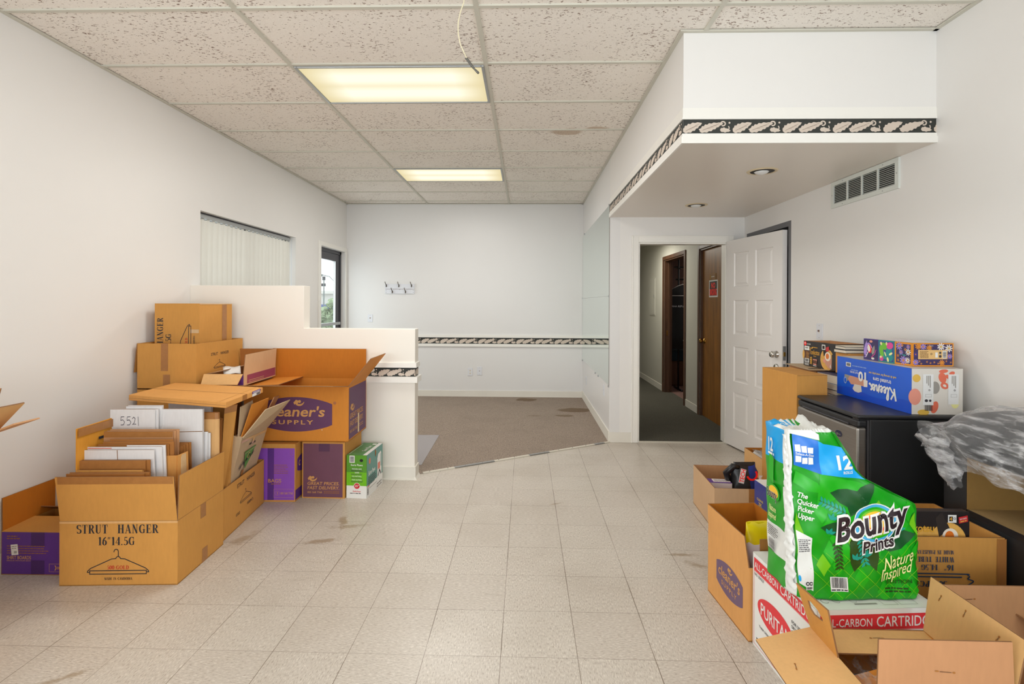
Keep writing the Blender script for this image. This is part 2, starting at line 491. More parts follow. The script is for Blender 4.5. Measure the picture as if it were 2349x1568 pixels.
# ---------------------------------------------------------------- mesh builder
class MB:
    def __init__(s):
        s.v, s.f, s.m, s.mats, s.sm = [], [], [], [], []
    def mi(s, m):
        if m not in s.mats: s.mats.append(m)
        return s.mats.index(m)
    def add(s, vs, fs, m, M=None, smooth=False):
        o = len(s.v)
        s.v += [tuple(M @ Vector(p)) if M is not None else tuple(p) for p in vs]
        k = s.mi(m)
        for f in fs:
            s.f.append([i + o for i in f]); s.m.append(k); s.sm.append(smooth)
        return s
    def hexa(s, p, m, M=None):
        return s.add(p, [(0, 3, 2, 1), (4, 5, 6, 7), (0, 1, 5, 4), (1, 2, 6, 5), (2, 3, 7, 6), (3, 0, 4, 7)], m, M)
    def box(s, x0, x1, y0, y1, z0, z1, m, M=None):
        return s.hexa([(x0, y0, z0), (x1, y0, z0), (x1, y1, z0), (x0, y1, z0), (x0, y0, z1), (x1, y0, z1), (x1, y1, z1), (x0, y1, z1)], m, M)
    def slab(s, quad, t, m, M=None):
        q = [Vector(p) for p in quad]
        n = (q[1] - q[0]).cross(q[-1] - q[0]).normalized() * t
        k = len(q)
        vs = q + [p + n for p in q]
        fs = [tuple(range(k - 1, -1, -1)), tuple(range(k, 2 * k))] + [(i, (i + 1) % k, (i + 1) % k + k, i + k) for i in range(k)]
        return s.add(vs, fs, m, M)
    def cyl(s, a, b, r, m, n=16, r2=None, caps=True, M=None):
        a, b = Vector(a), Vector(b)
        d = (b - a).normalized()
        x = d.orthogonal().normalized(); y = d.cross(x)
        r2 = r if r2 is None else r2
        vs = [a + (x * math.cos(2 * PI * i / n) + y * math.sin(2 * PI * i / n)) * r for i in range(n)]
        vs += [b + (x * math.cos(2 * PI * i / n) + y * math.sin(2 * PI * i / n)) * r2 for i in range(n)]
        s.add(vs, [(i, (i + 1) % n, (i + 1) % n + n, i + n) for i in range(n)], m, M, True)
        if caps: s.add(vs, [tuple(range(n - 1, -1, -1)), tuple(range(n, 2 * n))], m, M)
        return s
    def tube(s, pts, r, m, n=8):
        pts = [Vector(p) for p in pts]
        rs = r if isinstance(r, (list, tuple)) else [r] * len(pts)
        vs, fs, x = [], [], None
        for i, p in enumerate(pts):
            d = (pts[min(i + 1, len(pts) - 1)] - pts[max(i - 1, 0)]).normalized()
            x = d.orthogonal().normalized() if x is None else (x - d * x.dot(d)).normalized()
            y = d.cross(x)
            vs += [p + (x * math.cos(2 * PI * k / n) + y * math.sin(2 * PI * k / n)) * rs[i] for k in range(n)]
        for i in range(len(pts) - 1):
            for k in range(n):
                fs.append((i * n + k, i * n + (k + 1) % n, (i + 1) * n + (k + 1) % n, (i + 1) * n + k))
        fs += [tuple(range(n - 1, -1, -1)), tuple(range(len(pts) * n - n, len(pts) * n))]
        return s.add(vs, fs, m, None, True)
    def lathe(s, prof, m, c=(0, 0, 0), axis='z', n=20):
        vs, fs = [], []
        c = Vector(c)
        for (r, h) in prof:
            for k in range(n):
                a = 2 * PI * k / n
                p = (r * math.cos(a), r * math.sin(a), h)
                if axis == 'x': p = (p[2], p[0], p[1])
                if axis == 'y': p = (p[0], p[2], p[1])
                vs.append(c + Vector(p))
        for i in range(len(prof) - 1):
            for k in range(n):
                fs.append((i * n + k, i * n + (k + 1) % n, (i + 1) * n + (k + 1) % n, (i + 1) * n + k))
        return s.add(vs, fs, m, None, True)
    def pr(s, shape, fr, m, layer=1, fn=None):
        # print a flat shape on a face: fr = (origin, U, V, N)
        O, U, V, N = fr
        MB.n = getattr(MB, 'n', 0) + 1
        l0 = .0007 * layer + (MB.n % 40) * 5e-6   # every print a hair above the last, so none lie in one plane
        vs = [O + U * p[0] + V * p[1] + N * (l0 + i * 1.2e-6) for i, p in enumerate(shape[0])]
        if fn: vs = [fn(p) for p in vs]
        return s.add(vs, shape[1], m)
    def build(s, name, parent=None, fix=True):
        me = bpy.data.meshes.new(name)
        me.from_pydata(s.v, [], s.f)
        for m in s.mats: me.materials.append(MATS[m])
        me.polygons.foreach_set('material_index', s.m)
        me.polygons.foreach_set('use_smooth', s.sm)
        if fix:
            bm = bmesh.new(); bm.from_mesh(me)
            bmesh.ops.recalc_face_normals(bm, faces=bm.faces)
            bm.to_mesh(me); bm.free()
        me.update()
        o = bpy.data.objects.new(name, me)
        COL.objects.link(o)
        o.parent = parent
        return o
def bevel(o, w=.004, n=2, ang=35):
    b = o.modifiers.new('bevel', 'BEVEL')
    b.width, b.segments, b.limit_method, b.angle_limit = w, n, 'ANGLE', R(ang)
    return o
def struct(name, mb):
    return tag(mb.build(name), kind='structure')
def single(name, mb, label, cat, group=None):
    return tag(mb.build(name), label, cat, group)

# ---------------------------------------------------------------- flat shapes: (2-D points, faces)
def shp(points):
    return ([tuple(p) for p in points], [tuple(range(len(points)))])
def rect(x0, y0, x1, y1):
    return shp([(x0, y0), (x1, y0), (x1, y1), (x0, y1)])
def ell(cx, cy, rx, ry, n=28, a=0):
    ca, sa = math.cos(a), math.sin(a)
    return shp([(cx + rx * math.cos(t) * ca - ry * math.sin(t) * sa, cy + rx * math.cos(t) * sa + ry * math.sin(t) * ca)
                for t in [2 * PI * i / n for i in range(n)]])
def join(*ss):
    v, f = [], []
    for a in ss:
        o = len(v); v += a[0]; f += [tuple(i + o for i in q) for q in a[1]]
    return (v, f)
def tr(s, dx=0, dy=0, sx=1, sy=None, rot=0, shear=0):
    sy = sx if sy is None else sy
    c, n = math.cos(rot), math.sin(rot)
    out = []
    for (x, y) in s[0]:
        x, y = x * sx + y * sy * shear, y * sy
        out.append((x * c - y * n + dx, x * n + y * c + dy))
    return (out, s[1])
def line(pts, w, closed=False):
    # mitred stroke
    P = [Vector(p) for p in pts]
    ws = w if isinstance(w, (list, tuple)) else [w] * len(P)
    n = len(P)
    L, Rr = [], []
    for i in range(n):
        a = P[i - 1] if (i > 0 or closed) else P[i]
        b = P[(i + 1) % n] if (i < n - 1 or closed) else P[i]
        d1 = (P[i] - a); d2 = (b - P[i])
        d1 = d1.normalized() if d1.length > 1e-9 else d2.normalized()
        d2 = d2.normalized() if d2.length > 1e-9 else d1
        t = (d1 + d2)
        t = t.normalized() if t.length > 1e-6 else d1
        nn = Vector((-t.y, t.x))
        k = ws[i] / 2 / max(.35, nn.dot(Vector((-d1.y, d1.x))))
        L.append(P[i] + nn * k); Rr.append(P[i] - nn * k)
    v = [tuple(p) for p in L + Rr]
    f = [(i, i + n, (i + 1) % n + n, (i + 1) % n) for i in range(n if closed else n - 1)]
    return (v, f)
def smooth(pts, k=6):
    P = [Vector(p) for p in pts]
    P = [P[0] * 2 - P[1]] + P + [P[-1] * 2 - P[-2]]
    out = []
    for i in range(1, len(P) - 2):
        a, b, c, d = P[i - 1:i + 3]
        for j in range(k):
            t = j / k
            out.append(tuple(.5 * ((2 * b) + (c - a) * t + (2 * a - 5 * b + 4 * c - d) * t * t + (3 * b - a - 3 * c + d) * t ** 3)))
    return out + [tuple(P[-2])]
def arc(cx, cy, rx, ry, a0, a1, n=12):
    return [(cx + rx * math.cos(R(a0 + (a1 - a0) * i / n)), cy + ry * math.sin(R(a0 + (a1 - a0) * i / n))) for i in range(n + 1)]
_TC = {}
def text(s, h=1.0, bold=0.0, sx=1.0, shear=0, align='l', space=1.0):
    # sans lettering, cap height h, origin at the left (l) or centre (c) of the base line
    k = (s, bold, space)
    if k not in _TC:
        c = bpy.data.curves.new('lettering', 'FONT')
        c.body, c.size, c.offset, c.space_character = s, 1.0, bold, space
        c.resolution_u = 3
        c.fill_mode = 'FRONT'
        o = bpy.data.objects.new('lettering', c)
        COL.objects.link(o)
        dg = bpy.context.evaluated_depsgraph_get()
        me = bpy.data.meshes.new_from_object(o.evaluated_get(dg))
        _TC[k] = ([(v.co.x, v.co.y) for v in me.vertices], [tuple(p.vertices) for p in me.polygons])
        bpy.data.meshes.remove(me)
        bpy.data.objects.remove(o); bpy.data.curves.remove(c)
    v, f = _TC[k]
    q = h / .729
    v = [((x * q) * sx + y * q * shear, y * q) for x, y in v]
    if align != 'l' and v:
        x0, x1 = min(p[0] for p in v), max(p[0] for p in v)
        d = (x0 + x1) / 2 if align == 'c' else x1
        v = [(x - d, y) for x, y in v]
    return (v, f)
def fit(s, x0, x1, y0=None, h=None):
    # stretch a shape to lie between x0 and x1
    a, b = min(p[0] for p in s[0]), max(p[0] for p in s[0])
    k = (x1 - x0) / (b - a)
    return ([(x0 + (x - a) * k, y + (y0 or 0)) for x, y in s[0]], s[1])
# Roman (serif) capitals drawn as broad-nib strokes
TK, TN = .20, .06
def nib(pts, tk=TK, tn=TN):
    ws = []
    for i in range(len(pts)):
        a, b = Vector(pts[max(i - 1, 0)]), Vector(pts[min(i + 1, len(pts) - 1)])
        d = (b - a).normalized()
        ws.append(tn + (tk - tn) * d.y * d.y)
    return line(pts, ws)
def ser(x, y, w=.30):
    return rect(x - w / 2, y - .022, x + w / 2, y + .022)
def stem(x, y0=0, y1=1, s0=True, s1=True, w=TK):
    a = [line([(x, y0), (x, y1)], w)]
    if s0: a.append(ser(x, y0 + .022, w + .15))
    if s1: a.append(ser(x, y1 - .022, w + .15))
    return join(*a)
def _glyphs():
    g = {}
    g['S'] = (.60, join(nib(arc(.30, .74, .20, .23, 30, 245, 14) + arc(.30, .26, .22, .23, 90, -150, 14)), line([(.50, .72), (.50, .98)], .04), line([(.08, .28), (.08, .02)], .04)))
    g['T'] = (.70, join(stem(.35, 0, 1, True, False), rect(.03, .945, .67, 1), line([(.05, .72), (.05, 1)], .045), line([(.65, .72), (.65, 1)], .045)))
    g['R'] = (.78, join(stem(.2), nib(arc(.36, .75, .22, .222, 90, -90, 12)), rect(.2, .955, .38, 1), rect(.2, .50, .38, .55), line([(.40, .52), (.66, .03)], .17), ser(.70, .022, .2)))
    g['U'] = (.80, join(nib([(.2, 1), (.2, .35)] + arc(.40, .27, .2, .245, 180, 270, 8)), line(arc(.40, .27, .22, .245, 270, 360, 8) + [(.62, 1)], .06), ser(.2, .978, .32), ser(.62, .978, .24)))
    g['H'] = (.84, join(stem(.2), stem(.64), rect(.2, .48, .64, .53)))
    g['A'] = (.78, join(line([(.39, 1), (.64, 0)], .18), line([(.38, .98), (.12, 0)], .06), rect(.2, .30, .56, .35), ser(.12, .022, .26), ser(.65, .022, .3)))
    g['N'] = (.82, join(line([(.18, 0), (.18, 1)], .06), line([(.18, 1), (.64, 0)], .18), line([(.64, 0), (.64, 1)], .06), ser(.18, .022, .26), ser(.64, .978, .26), ser(.14, .978, .2)))
    g['G'] = (.80, join(nib(arc(.42, .5, .30, .475, 50, 300, 20)), line([(.62, .28), (.62, .95)][:1] + [(.62, .70)], .04), line([(.62, .04), (.62, .44)], .16), ser(.62, .44, .30), line([(.66, .70), (.66, .98)], .045)))
    g['C'] = (.74, join(nib(arc(.42, .5, .30, .475, 50, 315, 20)), line([(.65, .68), (.65, .98)], .045)))
    g['O'] = (.82, nib(arc(.41, .5, .30, .475, 90, 450, 26)))
    g['Q'] = g['O']
    g['E'] = (.70, join(stem(.2), rect(.2, .945, .60, 1), rect(.2, 0, .63, .055), rect(.2, .48, .48, .53), line([(.60, .72), (.60, 1)], .045), line([(.63, 0), (.63, .28)], .045), line([(.48, .38), (.48, .63)], .045)))
    g['L'] = (.68, join(stem(.2), rect(.2, 0, .62, .055), line([(.62, 0), (.62, .3)], .045)))
    g['D'] = (.80, join(stem(.2), nib(arc(.32, .5, .34, .475, 90, -90, 16)), rect(.2, .95, .34, 1), rect(.2, 0, .34, .05)))
    g['B'] = (.74, join(stem(.2), nib(arc(.34, .75, .22, .225, 90, -90, 10)), nib(arc(.36, .27, .25, .245, 90, -90, 10)), rect(.2, .955, .36, 1), rect(.2, .495, .36, .54), rect(.2, 0, .36, .045)))
    g['P'] = (.68, join(stem(.2), nib(arc(.34, .73, .24, .245, 90, -90, 12)), rect(.2, .955, .36, 1), rect(.2, .46, .36, .51)))
    g['I'] = (.42, stem(.21))
    g['K'] = (.80, join(stem(.2), line([(.24, .42), (.64, .97)], .06), line([(.36, .60), (.68, .03)], .17), ser(.64, .978, .24), ser(.69, .022, .26)))
    g['M'] = (.98, join(line([(.16, 0), (.16, 1)], .06), line([(.18, 1), (.46, .05)], .17), line([(.46, .05), (.74, 1)], .06), stem(.78), ser(.16, .022, .24), ser(.16, .978, .24)))
    g['W'] = (1.1, join(line([(.12, 1), (.34, 0)], .17), line([(.34, 0), (.54, .9)], .06), line([(.52, 1), (.76, 0)], .17), line([(.76, 0), (.98, 1)], .06), ser(.12, .978, .3), ser(.54, .978, .3), ser(.98, .978, .24)))
    g['0'] = (.58, nib(arc(.29, .5, .20, .475, 90, 450, 22)))
    g['1'] = (.48, join(stem(.26, 0, 1, True, False), line([(.06, .86), (.26, .98)], .06)))
    g['4'] = (.60, join(stem(.42, 0, 1, True, False), line([(.42, .98), (.05, .30)], .06), rect(.03, .24, .58, .30)))
    g['5'] = (.58, join(nib(arc(.26, .31, .24, .29, 120, -140, 16)), line([(.14, .56), (.17, .98)], .06), rect(.15, .90, .48, 1.0)))
    g['6'] = (.60, join(nib(arc(.30, .31, .19, .285, 90, 450, 18)), nib([(.12, .34), (.15, .60), (.27, .85), (.48, .98)])))
    g['3'] = (.56, join(nib(arc(.25, .75, .19, .22, 140, -90, 12)), nib(arc(.25, .28, .22, .255, 90, -140, 12))))
    g['.'] = (.30, ell(.15, .07, .085, .085, 10))
    g['\u00b7'] = (.36, ell(.18, .42, .07, .07, 10))
    g['"'] = (.44, join(line([(.14, .98), (.08, .70)], [.12, .04]), line([(.32, .98), (.26, .70)], [.12, .04])))
    g[' '] = (.50, ([], []))
    return g
GL = _glyphs()
def roman(s, h, x0=None, x1=None, y=0):
    x, parts = 0, []
    for c in s:
        w, sh = GL[c]
        parts.append(tr(sh, x, 0)); x += w + .05
    a = tr(join(*parts), 0, 0, h)
    if x0 is None: return tr(a, 0, y)
    return fit(a, x0, x1, y)
def hanger(w, wd, cx, y):
    # the line drawing of a strut hanger, w wide, bar bottom at y
    def T(p): return (cx + p[0] * w, y + p[1] * w)
    L = [(-.49, .0), (-.49, .02), (-.44, .065), (-.11, .215), (-.04, .222), (-.022, .25), (0, .258), (.022, .25), (.04, .222), (.11, .215), (.44, .065), (.49, .02), (.49, 0)]
    bar = [(-.455, -.03), (.455, -.03), (.455, .025), (-.455, .025)]
    hook = [(.003, .25), (.003, .335)] + arc(-.032, .335, .035, .04, 0, 190, 10)
    return join(line([T(p) for p in L], wd), line([T(p) for p in bar], wd, True), line([T(p) for p in hook], wd),
                line([T(p) for p in [(-.455, .0), (-.50, .0)]], wd), line([T(p) for p in [(.455, 0), (.50, 0)]], wd))
def smalltext(x0, x1, y, n, dy, h, seed=1):
    # rows of lettering too small to read in the photograph
    rnd = random.Random(seed)
    out = []
    for i in range(n):
        x = x0; end = x1 - rnd.random() * (x1 - x0) * .25
        while x < end:
            w = h * (1 + rnd.random() * 3.2)
            out.append(rect(x, y - i * dy, min(x + w, x1), y - i * dy + h))
            x += w + h * .6
    return join(*out)
def barcode(x0, x1, y0, y1, seed=3, vert=True):
    rnd = random.Random(seed)
    out, a, e = [], (x0 if vert else y0), (x1 if vert else y1)
    span = e - a
    while a < e:
        w = span * (.012 + .03 * rnd.random())
        b = min(a + w, e)
        out.append(rect(a, y0, b, y1) if vert else rect(x0, a, x1, b))
        a += w + span * (.012 + .03 * rnd.random())
    return join(*out)
def barrel(cx, cy, w, h):
    # the bulging badge outline of the supply cartons
    P = []
    for i in range(15):
        t = -1 + 2 * i / 14; P.append((cx + t * w / 2, cy - h / 2 * (.60 + .40 * math.cos(t * PI / 2) ** .8)))
    for i in range(15):
        t = 1 - 2 * i / 14; P.append((cx + t * w / 2, cy + h / 2 * (.60 + .40 * math.cos(t * PI / 2) ** .8)))
    return shp(P)
def emblem(cx, cy, s):
    # a shirt, a head and two outstretched arms
    return join(tr(shp([(-.55, .1), (-.28, .40), (0, .28), (-.12, -.1), (-.34, .02), (-.42, -.12)]), cx, cy, s),
                tr(ell(.08, .22, .15, .15, 14), cx, cy, s),
                tr(line(arc(.06, .32, .50, .46, 215, 345, 12), [.05, .10, .15, .18, .2, .2, .2, .18, .16, .14, .10, .07, .04]), cx, cy, s))
def leaf(L, W, n=5, ja=.36):
    # a lobed acanthus leaf, stem at 0, tip at L
    up, dn = [], []
    k = n * 4
    for i in range(k + 1):
        t = i / k
        w = W * (math.sin(PI * min(1, t ** .72)) ** .7) * (1 - ja * (abs(((t * n) % 1) - .35)) * 1.8)
        bend = .16 * L * math.sin(t * PI * .9) * t
        up.append((t * L - .10 * L * math.sin(t * PI), w + bend * .4)); dn.append((t * L + .06 * L * math.sin(t * PI), -w * .9 + bend * .4))
    return shp(up + dn[::-1][1:])
def border(x0, x1, h, rep, layer=1):
    """leaf scroll wallpaper between x0 and x1, height h: list of (shape, material, layer)"""
    A, Bv = [], []
    n = int(math.ceil((x1 - x0) / rep)) + 1
    def clip(s): # keep whole faces that start and end inside
        return s
    for i in range(n):
        bx = x0 + i * rep
        one = [tr(leaf(h * 1.45, h * .36, 5), bx + .00 * rep, h * .14, 1, rot=R(24)),
               tr(leaf(h * 1.75, h * .33, 6), bx + .33 * rep, h * .16, 1, rot=R(18)),
               tr(leaf(h * .75, h * .20, 3), bx + .74 * rep, h * .26, 1, rot=R(-6)),
               line([(bx + .68 * rep + a * .01 * rep, h * .5) for a in (0,)] + arc(bx + .80 * rep, h * .70, h * .16, h * .15, 180, -120, 10), [.09 * h] * 12),
               line(arc(bx + .86 * rep, h * .40, h * .22, h * .20, 200, 400, 10), .07 * h),
               ell(bx + .93 * rep, h * .76, h * .07, h * .07, 10), ell(bx + .33 * rep, h * .30, h * .06, h * .05, 10)]
        vein = [line([(bx + .05 * rep, h * .20), (bx + .05 * rep + h * .9, h * .66)], .03 * h),
                line([(bx + .39 * rep, h * .24), (bx + .39 * rep + h * 1.15, h * .70)], .03 * h)]
        for k in range(3):
            q = .25 + .2 * k
            vein.append(line([(bx + .05 * rep + h * .9 * q, h * (.20 + .46 * q)), (bx + .05 * rep + h * (.9 * q + .22), h * (.20 + .46 * q + .02))], .022 * h))
            vein.append(line([(bx + .39 * rep + h * 1.15 * q, h * (.24 + .46 * q)), (bx + .39 * rep + h * (1.15 * q + .26), h * (.24 + .46 * q + .0))], .022 * h))
        for s in one:
            if min(p[0] for p in s[0]) >= x0 - 1e-6 and max(p[0] for p in s[0]) <= x1 + .004: A.append(s)
            elif min(p[0] for p in s[0]) < x1: A.append(([(min(max(p[0], x0), x1), min(max(p[1], 0), h)) for p in s[0]], s[1]))
        for s in vein:
            if max(p[0] for p in s[0]) <= x1: Bv.append(s)
    return [(rect(x0, 0, x1, h), 'border_dark', 1), (join(*A), 'border_leaf', 2), (join(*Bv), 'border_vein', 3)]
X, Y, Z = Vector((1, 0, 0)), Vector((0, 1, 0)), Vector((0, 0, 1))
def fr(o, u, v):
    u, v = Vector(u), Vector(v)
    return (Vector(o), u, v, u.cross(v).normalized())
def turned(f, w):
    # the same face read turned a quarter turn: text runs up the face (w = the face's width)
    O, U, V, N = f
    return (O + U * w, V, -U, N)
def flipped(f, w, h):
    O, U, V, N = f
    return (O + U * w + V * h, -U, -V, N)

# ---------------------------------------------------------------- cartons
T_ = .005
def faces(w, d, h):
    return {'front': fr((-w / 2, -d / 2, 0), X, Z), 'right': fr((w / 2, -d / 2, 0), Y, Z), 'left': fr((-w / 2, d / 2, 0), -Y, Z),
            'back': fr((w / 2, d / 2, 0), -X, Z), 'top': fr((-w / 2, -d / 2, h), X, Y)}
def flap_mb(side, w, d, h, L, ang, inset=(0, 0), m='kraft', m2=None, span=None):
    """a carton flap hinged on the rim; ang 0 stands up, 90 lies outward, -90 folds in"""
    a = R(ang)
    if side == 'front': p0, p1, out = Vector((-w / 2, -d / 2, h)), Vector((w / 2, -d / 2, h)), -Y
    if side == 'back': p0, p1, out = Vector((w / 2, d / 2, h)), Vector((-w / 2, d / 2, h)), Y
    if side == 'right': p0, p1, out = Vector((w / 2, -d / 2, h)), Vector((w / 2, d / 2, h)), X
    if side == 'left': p0, p1, out = Vector((-w / 2, d / 2, h)), Vector((-w / 2, -d / 2, h)), -X
    if span: p0, p1 = p0.lerp(p1, span[0]), p0.lerp(p1, span[1])
    e = (p1 - p0).normalized()
    dr = Z * math.cos(a) + out * math.sin(a)
    n = out * math.cos(a) - Z * math.sin(a)   # outer face normal
    q = [p0 + e * .002, p1 - e * .002, p1 + dr * L - e * inset[1], p0 + dr * L + e * inset[0]]
    b = MB()
    i = [p - n * T_ for p in q]
    b.add(q + i, [(0, 1, 2, 3)], m)
    b.add(q + i, [(7, 6, 5, 4)], m2 or m)
    b.add(q + i, [(0, 4, 5, 1), (1, 5, 6, 2), (2, 6, 7, 3), (3, 7, 4, 0)], 'corrugation')
    b.frame = (p0, e, dr, n)
    b.iframe = (p1 - n * T_, -e, dr, -n)
    return b
def carton(name, label, w, d, h, loc, rz, flaps=(), m='kraft', m2=None, closed=False, prints=None, cat='box', group=None, fl=True):
    """loc = front left floor corner; flaps = list of dicts(side, L, ang, ...)"""
    c, s = math.cos(rz), math.sin(rz)
    ctr = Vector(loc) + Vector((c * w / 2 - s * d / 2, s * w / 2 + c * d / 2, 0))
    root = thing(name, label, cat, ctr, rz, group)
    b = MB()
    m2 = m2 or m
    x, y = w / 2, d / 2
    t = T_
    if closed:
        b.box(-x, x, -y, y, 0, h, m)
        b.pr(rect(0, d / 2 - .001, w, d / 2 + .001), faces(w, d, h)['top'], 'corrugation', .4)
    else:
        b.box(-x, x, -y, y, 0, t, m2)
        o = [(-x, -y), (x, -y), (x, y), (-x, y)]
        i = [(-x + t, -y + t), (x - t, -y + t), (x - t, y - t), (-x + t, y - t)]
        for k in range(4):
            a_, b_ = o[k], o[(k + 1) % 4]
            c_, d_ = i[k], i[(k + 1) % 4]
            b.add([(*a_, 0), (*b_, 0), (*b_, h), (*a_, h)], [(0, 1, 2, 3)], m)
            b.add([(*d_, t), (*c_, t), (*c_, h), (*d_, h)], [(0, 1, 2, 3)], m2)
            b.add([(*a_, h), (*b_, h), (*d_, h), (*c_, h)], [(0, 1, 2, 3)], 'corrugation')
    if prints: prints(b, faces(w, d, h), w, d, h)
    b.build('carton_body', root, fix=False)
    for q in flaps:
        q = dict(q)
        pr = q.pop('pr', None)
        tape = q.pop('tape', None)
        fb = flap_mb(w=w, d=d, h=h, m=q.pop('m', m), m2=q.pop('m2', m2), **q)
        if pr: pr(fb)
        o = fb.build('flap', root, fix=False)
        if tape:
            tb = MB(); tb.pr(rect(*tape[:4]), fb.frame, tape[4], 1); tb.build('tape_strip', o, fix=False)
    return root
def strip(root, f, r, m='tape_brown', name='tape_strip', layer=1):
    b = MB(); b.pr(rect(*r), f, m, layer)
    return b.build(name, root, fix=False)
# ================================================================ the room
XL, XR, XP, YB, YA, H, SZ, YS = -2.69, 2.20, .853, 7.645, 5.22, 2.88, 2.275, 2.815
b = MB(); b.box(XL - .05, 3.9, -2.7, 11.2, -.08, 0, 'floor_tile'); struct('floor', b)
b = MB()
cp = [(-.836, 4.196), (XP, 5.212), (XP, YB), (XL, YB), (XL, 4.165), (-.86, 4.165)]
b.add([(x, y, 0) for x, y in cp] + [(x, y, .005) for x, y in cp], [tuple(range(6, 12))] + [(i, (i + 1) % 6, (i + 1) % 6 + 6, i + 6) for i in range(6)], 'carpet')
struct('carpet_floor', b)
b = MB(); b.box(.955, XR + .12, YA + .02, 11, 0, .006, 'carpet_dark'); struct('corridor_carpet_floor', b)
b = MB(); b.box(1.14, 2.02, YA - .002, YA + .03, .0, .008, 'strip_ivory'); struct('door_2_threshold', b)
# carpet edging strip, ivory with grey bare stretches and nail heads
b = MB()
p0, p1 = Vector((-.836, 4.196, 0)), Vector((XP, 5.212, 0))
e = (p1 - p0).normalized(); nrm = Vector((e.y, -e.x, 0))
L = (p1 - p0).length
def seg(a, c, m, hgt):
    q = [p0 + e * a - nrm * .014, p0 + e * c - nrm * .014, p0 + e * c + nrm * .016, p0 + e * a + nrm * .016]
    b.slab([q[3], q[2], q[1], q[0]][::-1], .0001, m)
    b.hexa([*(v + Z * .0005 for v in (q[3], q[2], q[1], q[0])), *(v + Z * hgt for v in (q[3], q[2], q[1], q[0]))], m)
seg(0, L, 'strip_ivory', .008)
for a, c in ((.28, .44), (.44, .66), (1.02, 1.24), (1.78, 1.9)): seg(a, c, 'strip_grey', .0092)
for k in range(12):
    q = p0 + e * (.06 + k * L / 12.2) + nrm * .0; b.cyl(q + Z * .008, q + Z * .0102, .004, 'dark_frame', 8)
struct('trim_carpet_edge', b)

b = MB(); b.box(XL - .2, 3.9, -2.7, 11.2, H + .004, H + .1, 'ceiling_tile'); struct('ceiling', b)
# suspended grid
b = MB()
for k in range(-1, 4):
    x = -1.4722 + 1.2192 * k
    if XL + .05 < x < XR - .05:
        b.box(x - .012, x + .012, -2.6, YS if x > XP else YB, H - .006, H + .004, 'tbar')
for k in range(-8, 9):
    y = 2.5552 + .6096 * k
    if -2.5 < y < YB - .02:
        b.box(XL, XR if y < YS else XP, y - .011, y + .011, H - .005, H + .004, 'tbar')
struct('trim_ceiling_grid', b)
b = MB()
w_ = .022
b.box(XL, XL + w_, -2.6, YB, H - .008, H, 'tbar')
b.box(XL, XP, YB - w_, YB, H - .008, H, 'tbar')
b.box(XP - w_, XP, YS, YB, H - .008, H, 'tbar')
b.box(XP - w_, XR, YS - w_, YS, H - .008, H, 'tbar')
b.box(XR - w_, XR, -2.6, YS, H - .008, H, 'tbar')
struct('trim_ceiling_edge', b)

# walls
WY0, WY1, WZ0, WZ1 = 4.175, 5.94, .92, 2.155       # blind-covered window
DY0, DY1, DZ1 = 6.66, 7.575, 2.145                 # glass door
b = MB()
xo = XL - .17
b.box(xo, XL, -2.7, WY0, 0, H, 'wall_paint')
b.box(xo, XL, WY0, WY1, 0, WZ0, 'wall_paint'); b.box(xo, XL, WY0, WY1, WZ1, H, 'wall_paint')
b.box(xo, XL, WY1, DY0, 0, H, 'wall_paint')
b.box(xo, XL, DY0, DY1, DZ1, H, 'wall_paint')
b.box(xo, XL, DY1, YB + .15, 0, H, 'wall_paint')
struct('wall_left', b)
b = MB(); b.box(XL, XP, YB, YB + .15, 0, H, 'wall_cool'); struct('wall_back', b)
b = MB(); b.box(XP, .9549, YA, 11, 0, H, 'wall_cool'); struct('wall_partition', b)
b = MB()
b.box(.955, 1.14, YA, YA + .11, 0, SZ + .01, 'wall_paint')
b.box(1.14, 2.02, YA, YA + .11, 2.02, SZ + .01, 'wall_paint')
b.box(2.02, XR, YA, YA + .11, 0, SZ + .01, 'wall_paint')
struct('wall_alcove', b)
RD0, RD1, RDZ = 4.315, 5.17, 2.10                  # dark doorway behind the open door
b = MB()
xo = XR + .12
b.box(XR, xo, -2.7, RD0, 0, H, 'wall_paint')
b.box(XR, xo, RD0, RD1, RDZ, H, 'wall_paint')
b.box(XR, xo, RD1, YA, 0, H, 'wall_paint')
struct('wall_right', b)
b = MB()
b.box(XR, xo, RD0, RD0 + .045, 0, RDZ, 'frame_grey'); b.box(XR, xo, RD1 - .045, RD1, 0, RDZ, 'frame_grey')
b.box(XR, xo, RD0 + .045, RD1 - .045, RDZ - .045, RDZ, 'frame_grey')
b.box(XR + .085, xo, RD0 + .045, RD1 - .045, 0, RDZ - .045, 'frame_grey')
struct('door_3', b)
# soffit: drop over the corridor door
b = MB()
b.box(XP, XR, YS, YA - .0005, SZ, H, 'wall_paint')
b.add([(XP + .001, YS + .001, SZ - .0006), (XR, YS + .001, SZ - .0006), (XR, YA, SZ - .0006), (XP + .001, YA, SZ - .0006)], [(3, 2, 1, 0)], 'soffit_under')
struct('wall_soffit', b)
b = MB()
e_ = .012
b.box(XP - e_, XR, YS - e_, YS, SZ - .004, SZ + .032, 'trim_paint'); b.box(XP - e_, XP, YS, YA, SZ - .004, SZ + .032, 'trim_paint')
b.box(XP - .006, XR, YS - .006, YS, SZ + .032, SZ + .05, 'trim_paint'); b.box(XP - .006, XP, YS, YA, SZ + .032, SZ + .05, 'trim_paint')
b.box(XP - .008, XR, YS - .008, YS, SZ + .127, SZ + .136, 'trim_paint'); b.box(XP - .008, XP, YS, YA, SZ + .127, SZ + .136, 'trim_paint')
b.box(XP - .003, XR, YS - .003, YS, SZ + .136, SZ + .19, 'trim_paint'); b.box(XP - .003, XP, YS, YA, SZ + .136, SZ + .19, 'trim_paint')
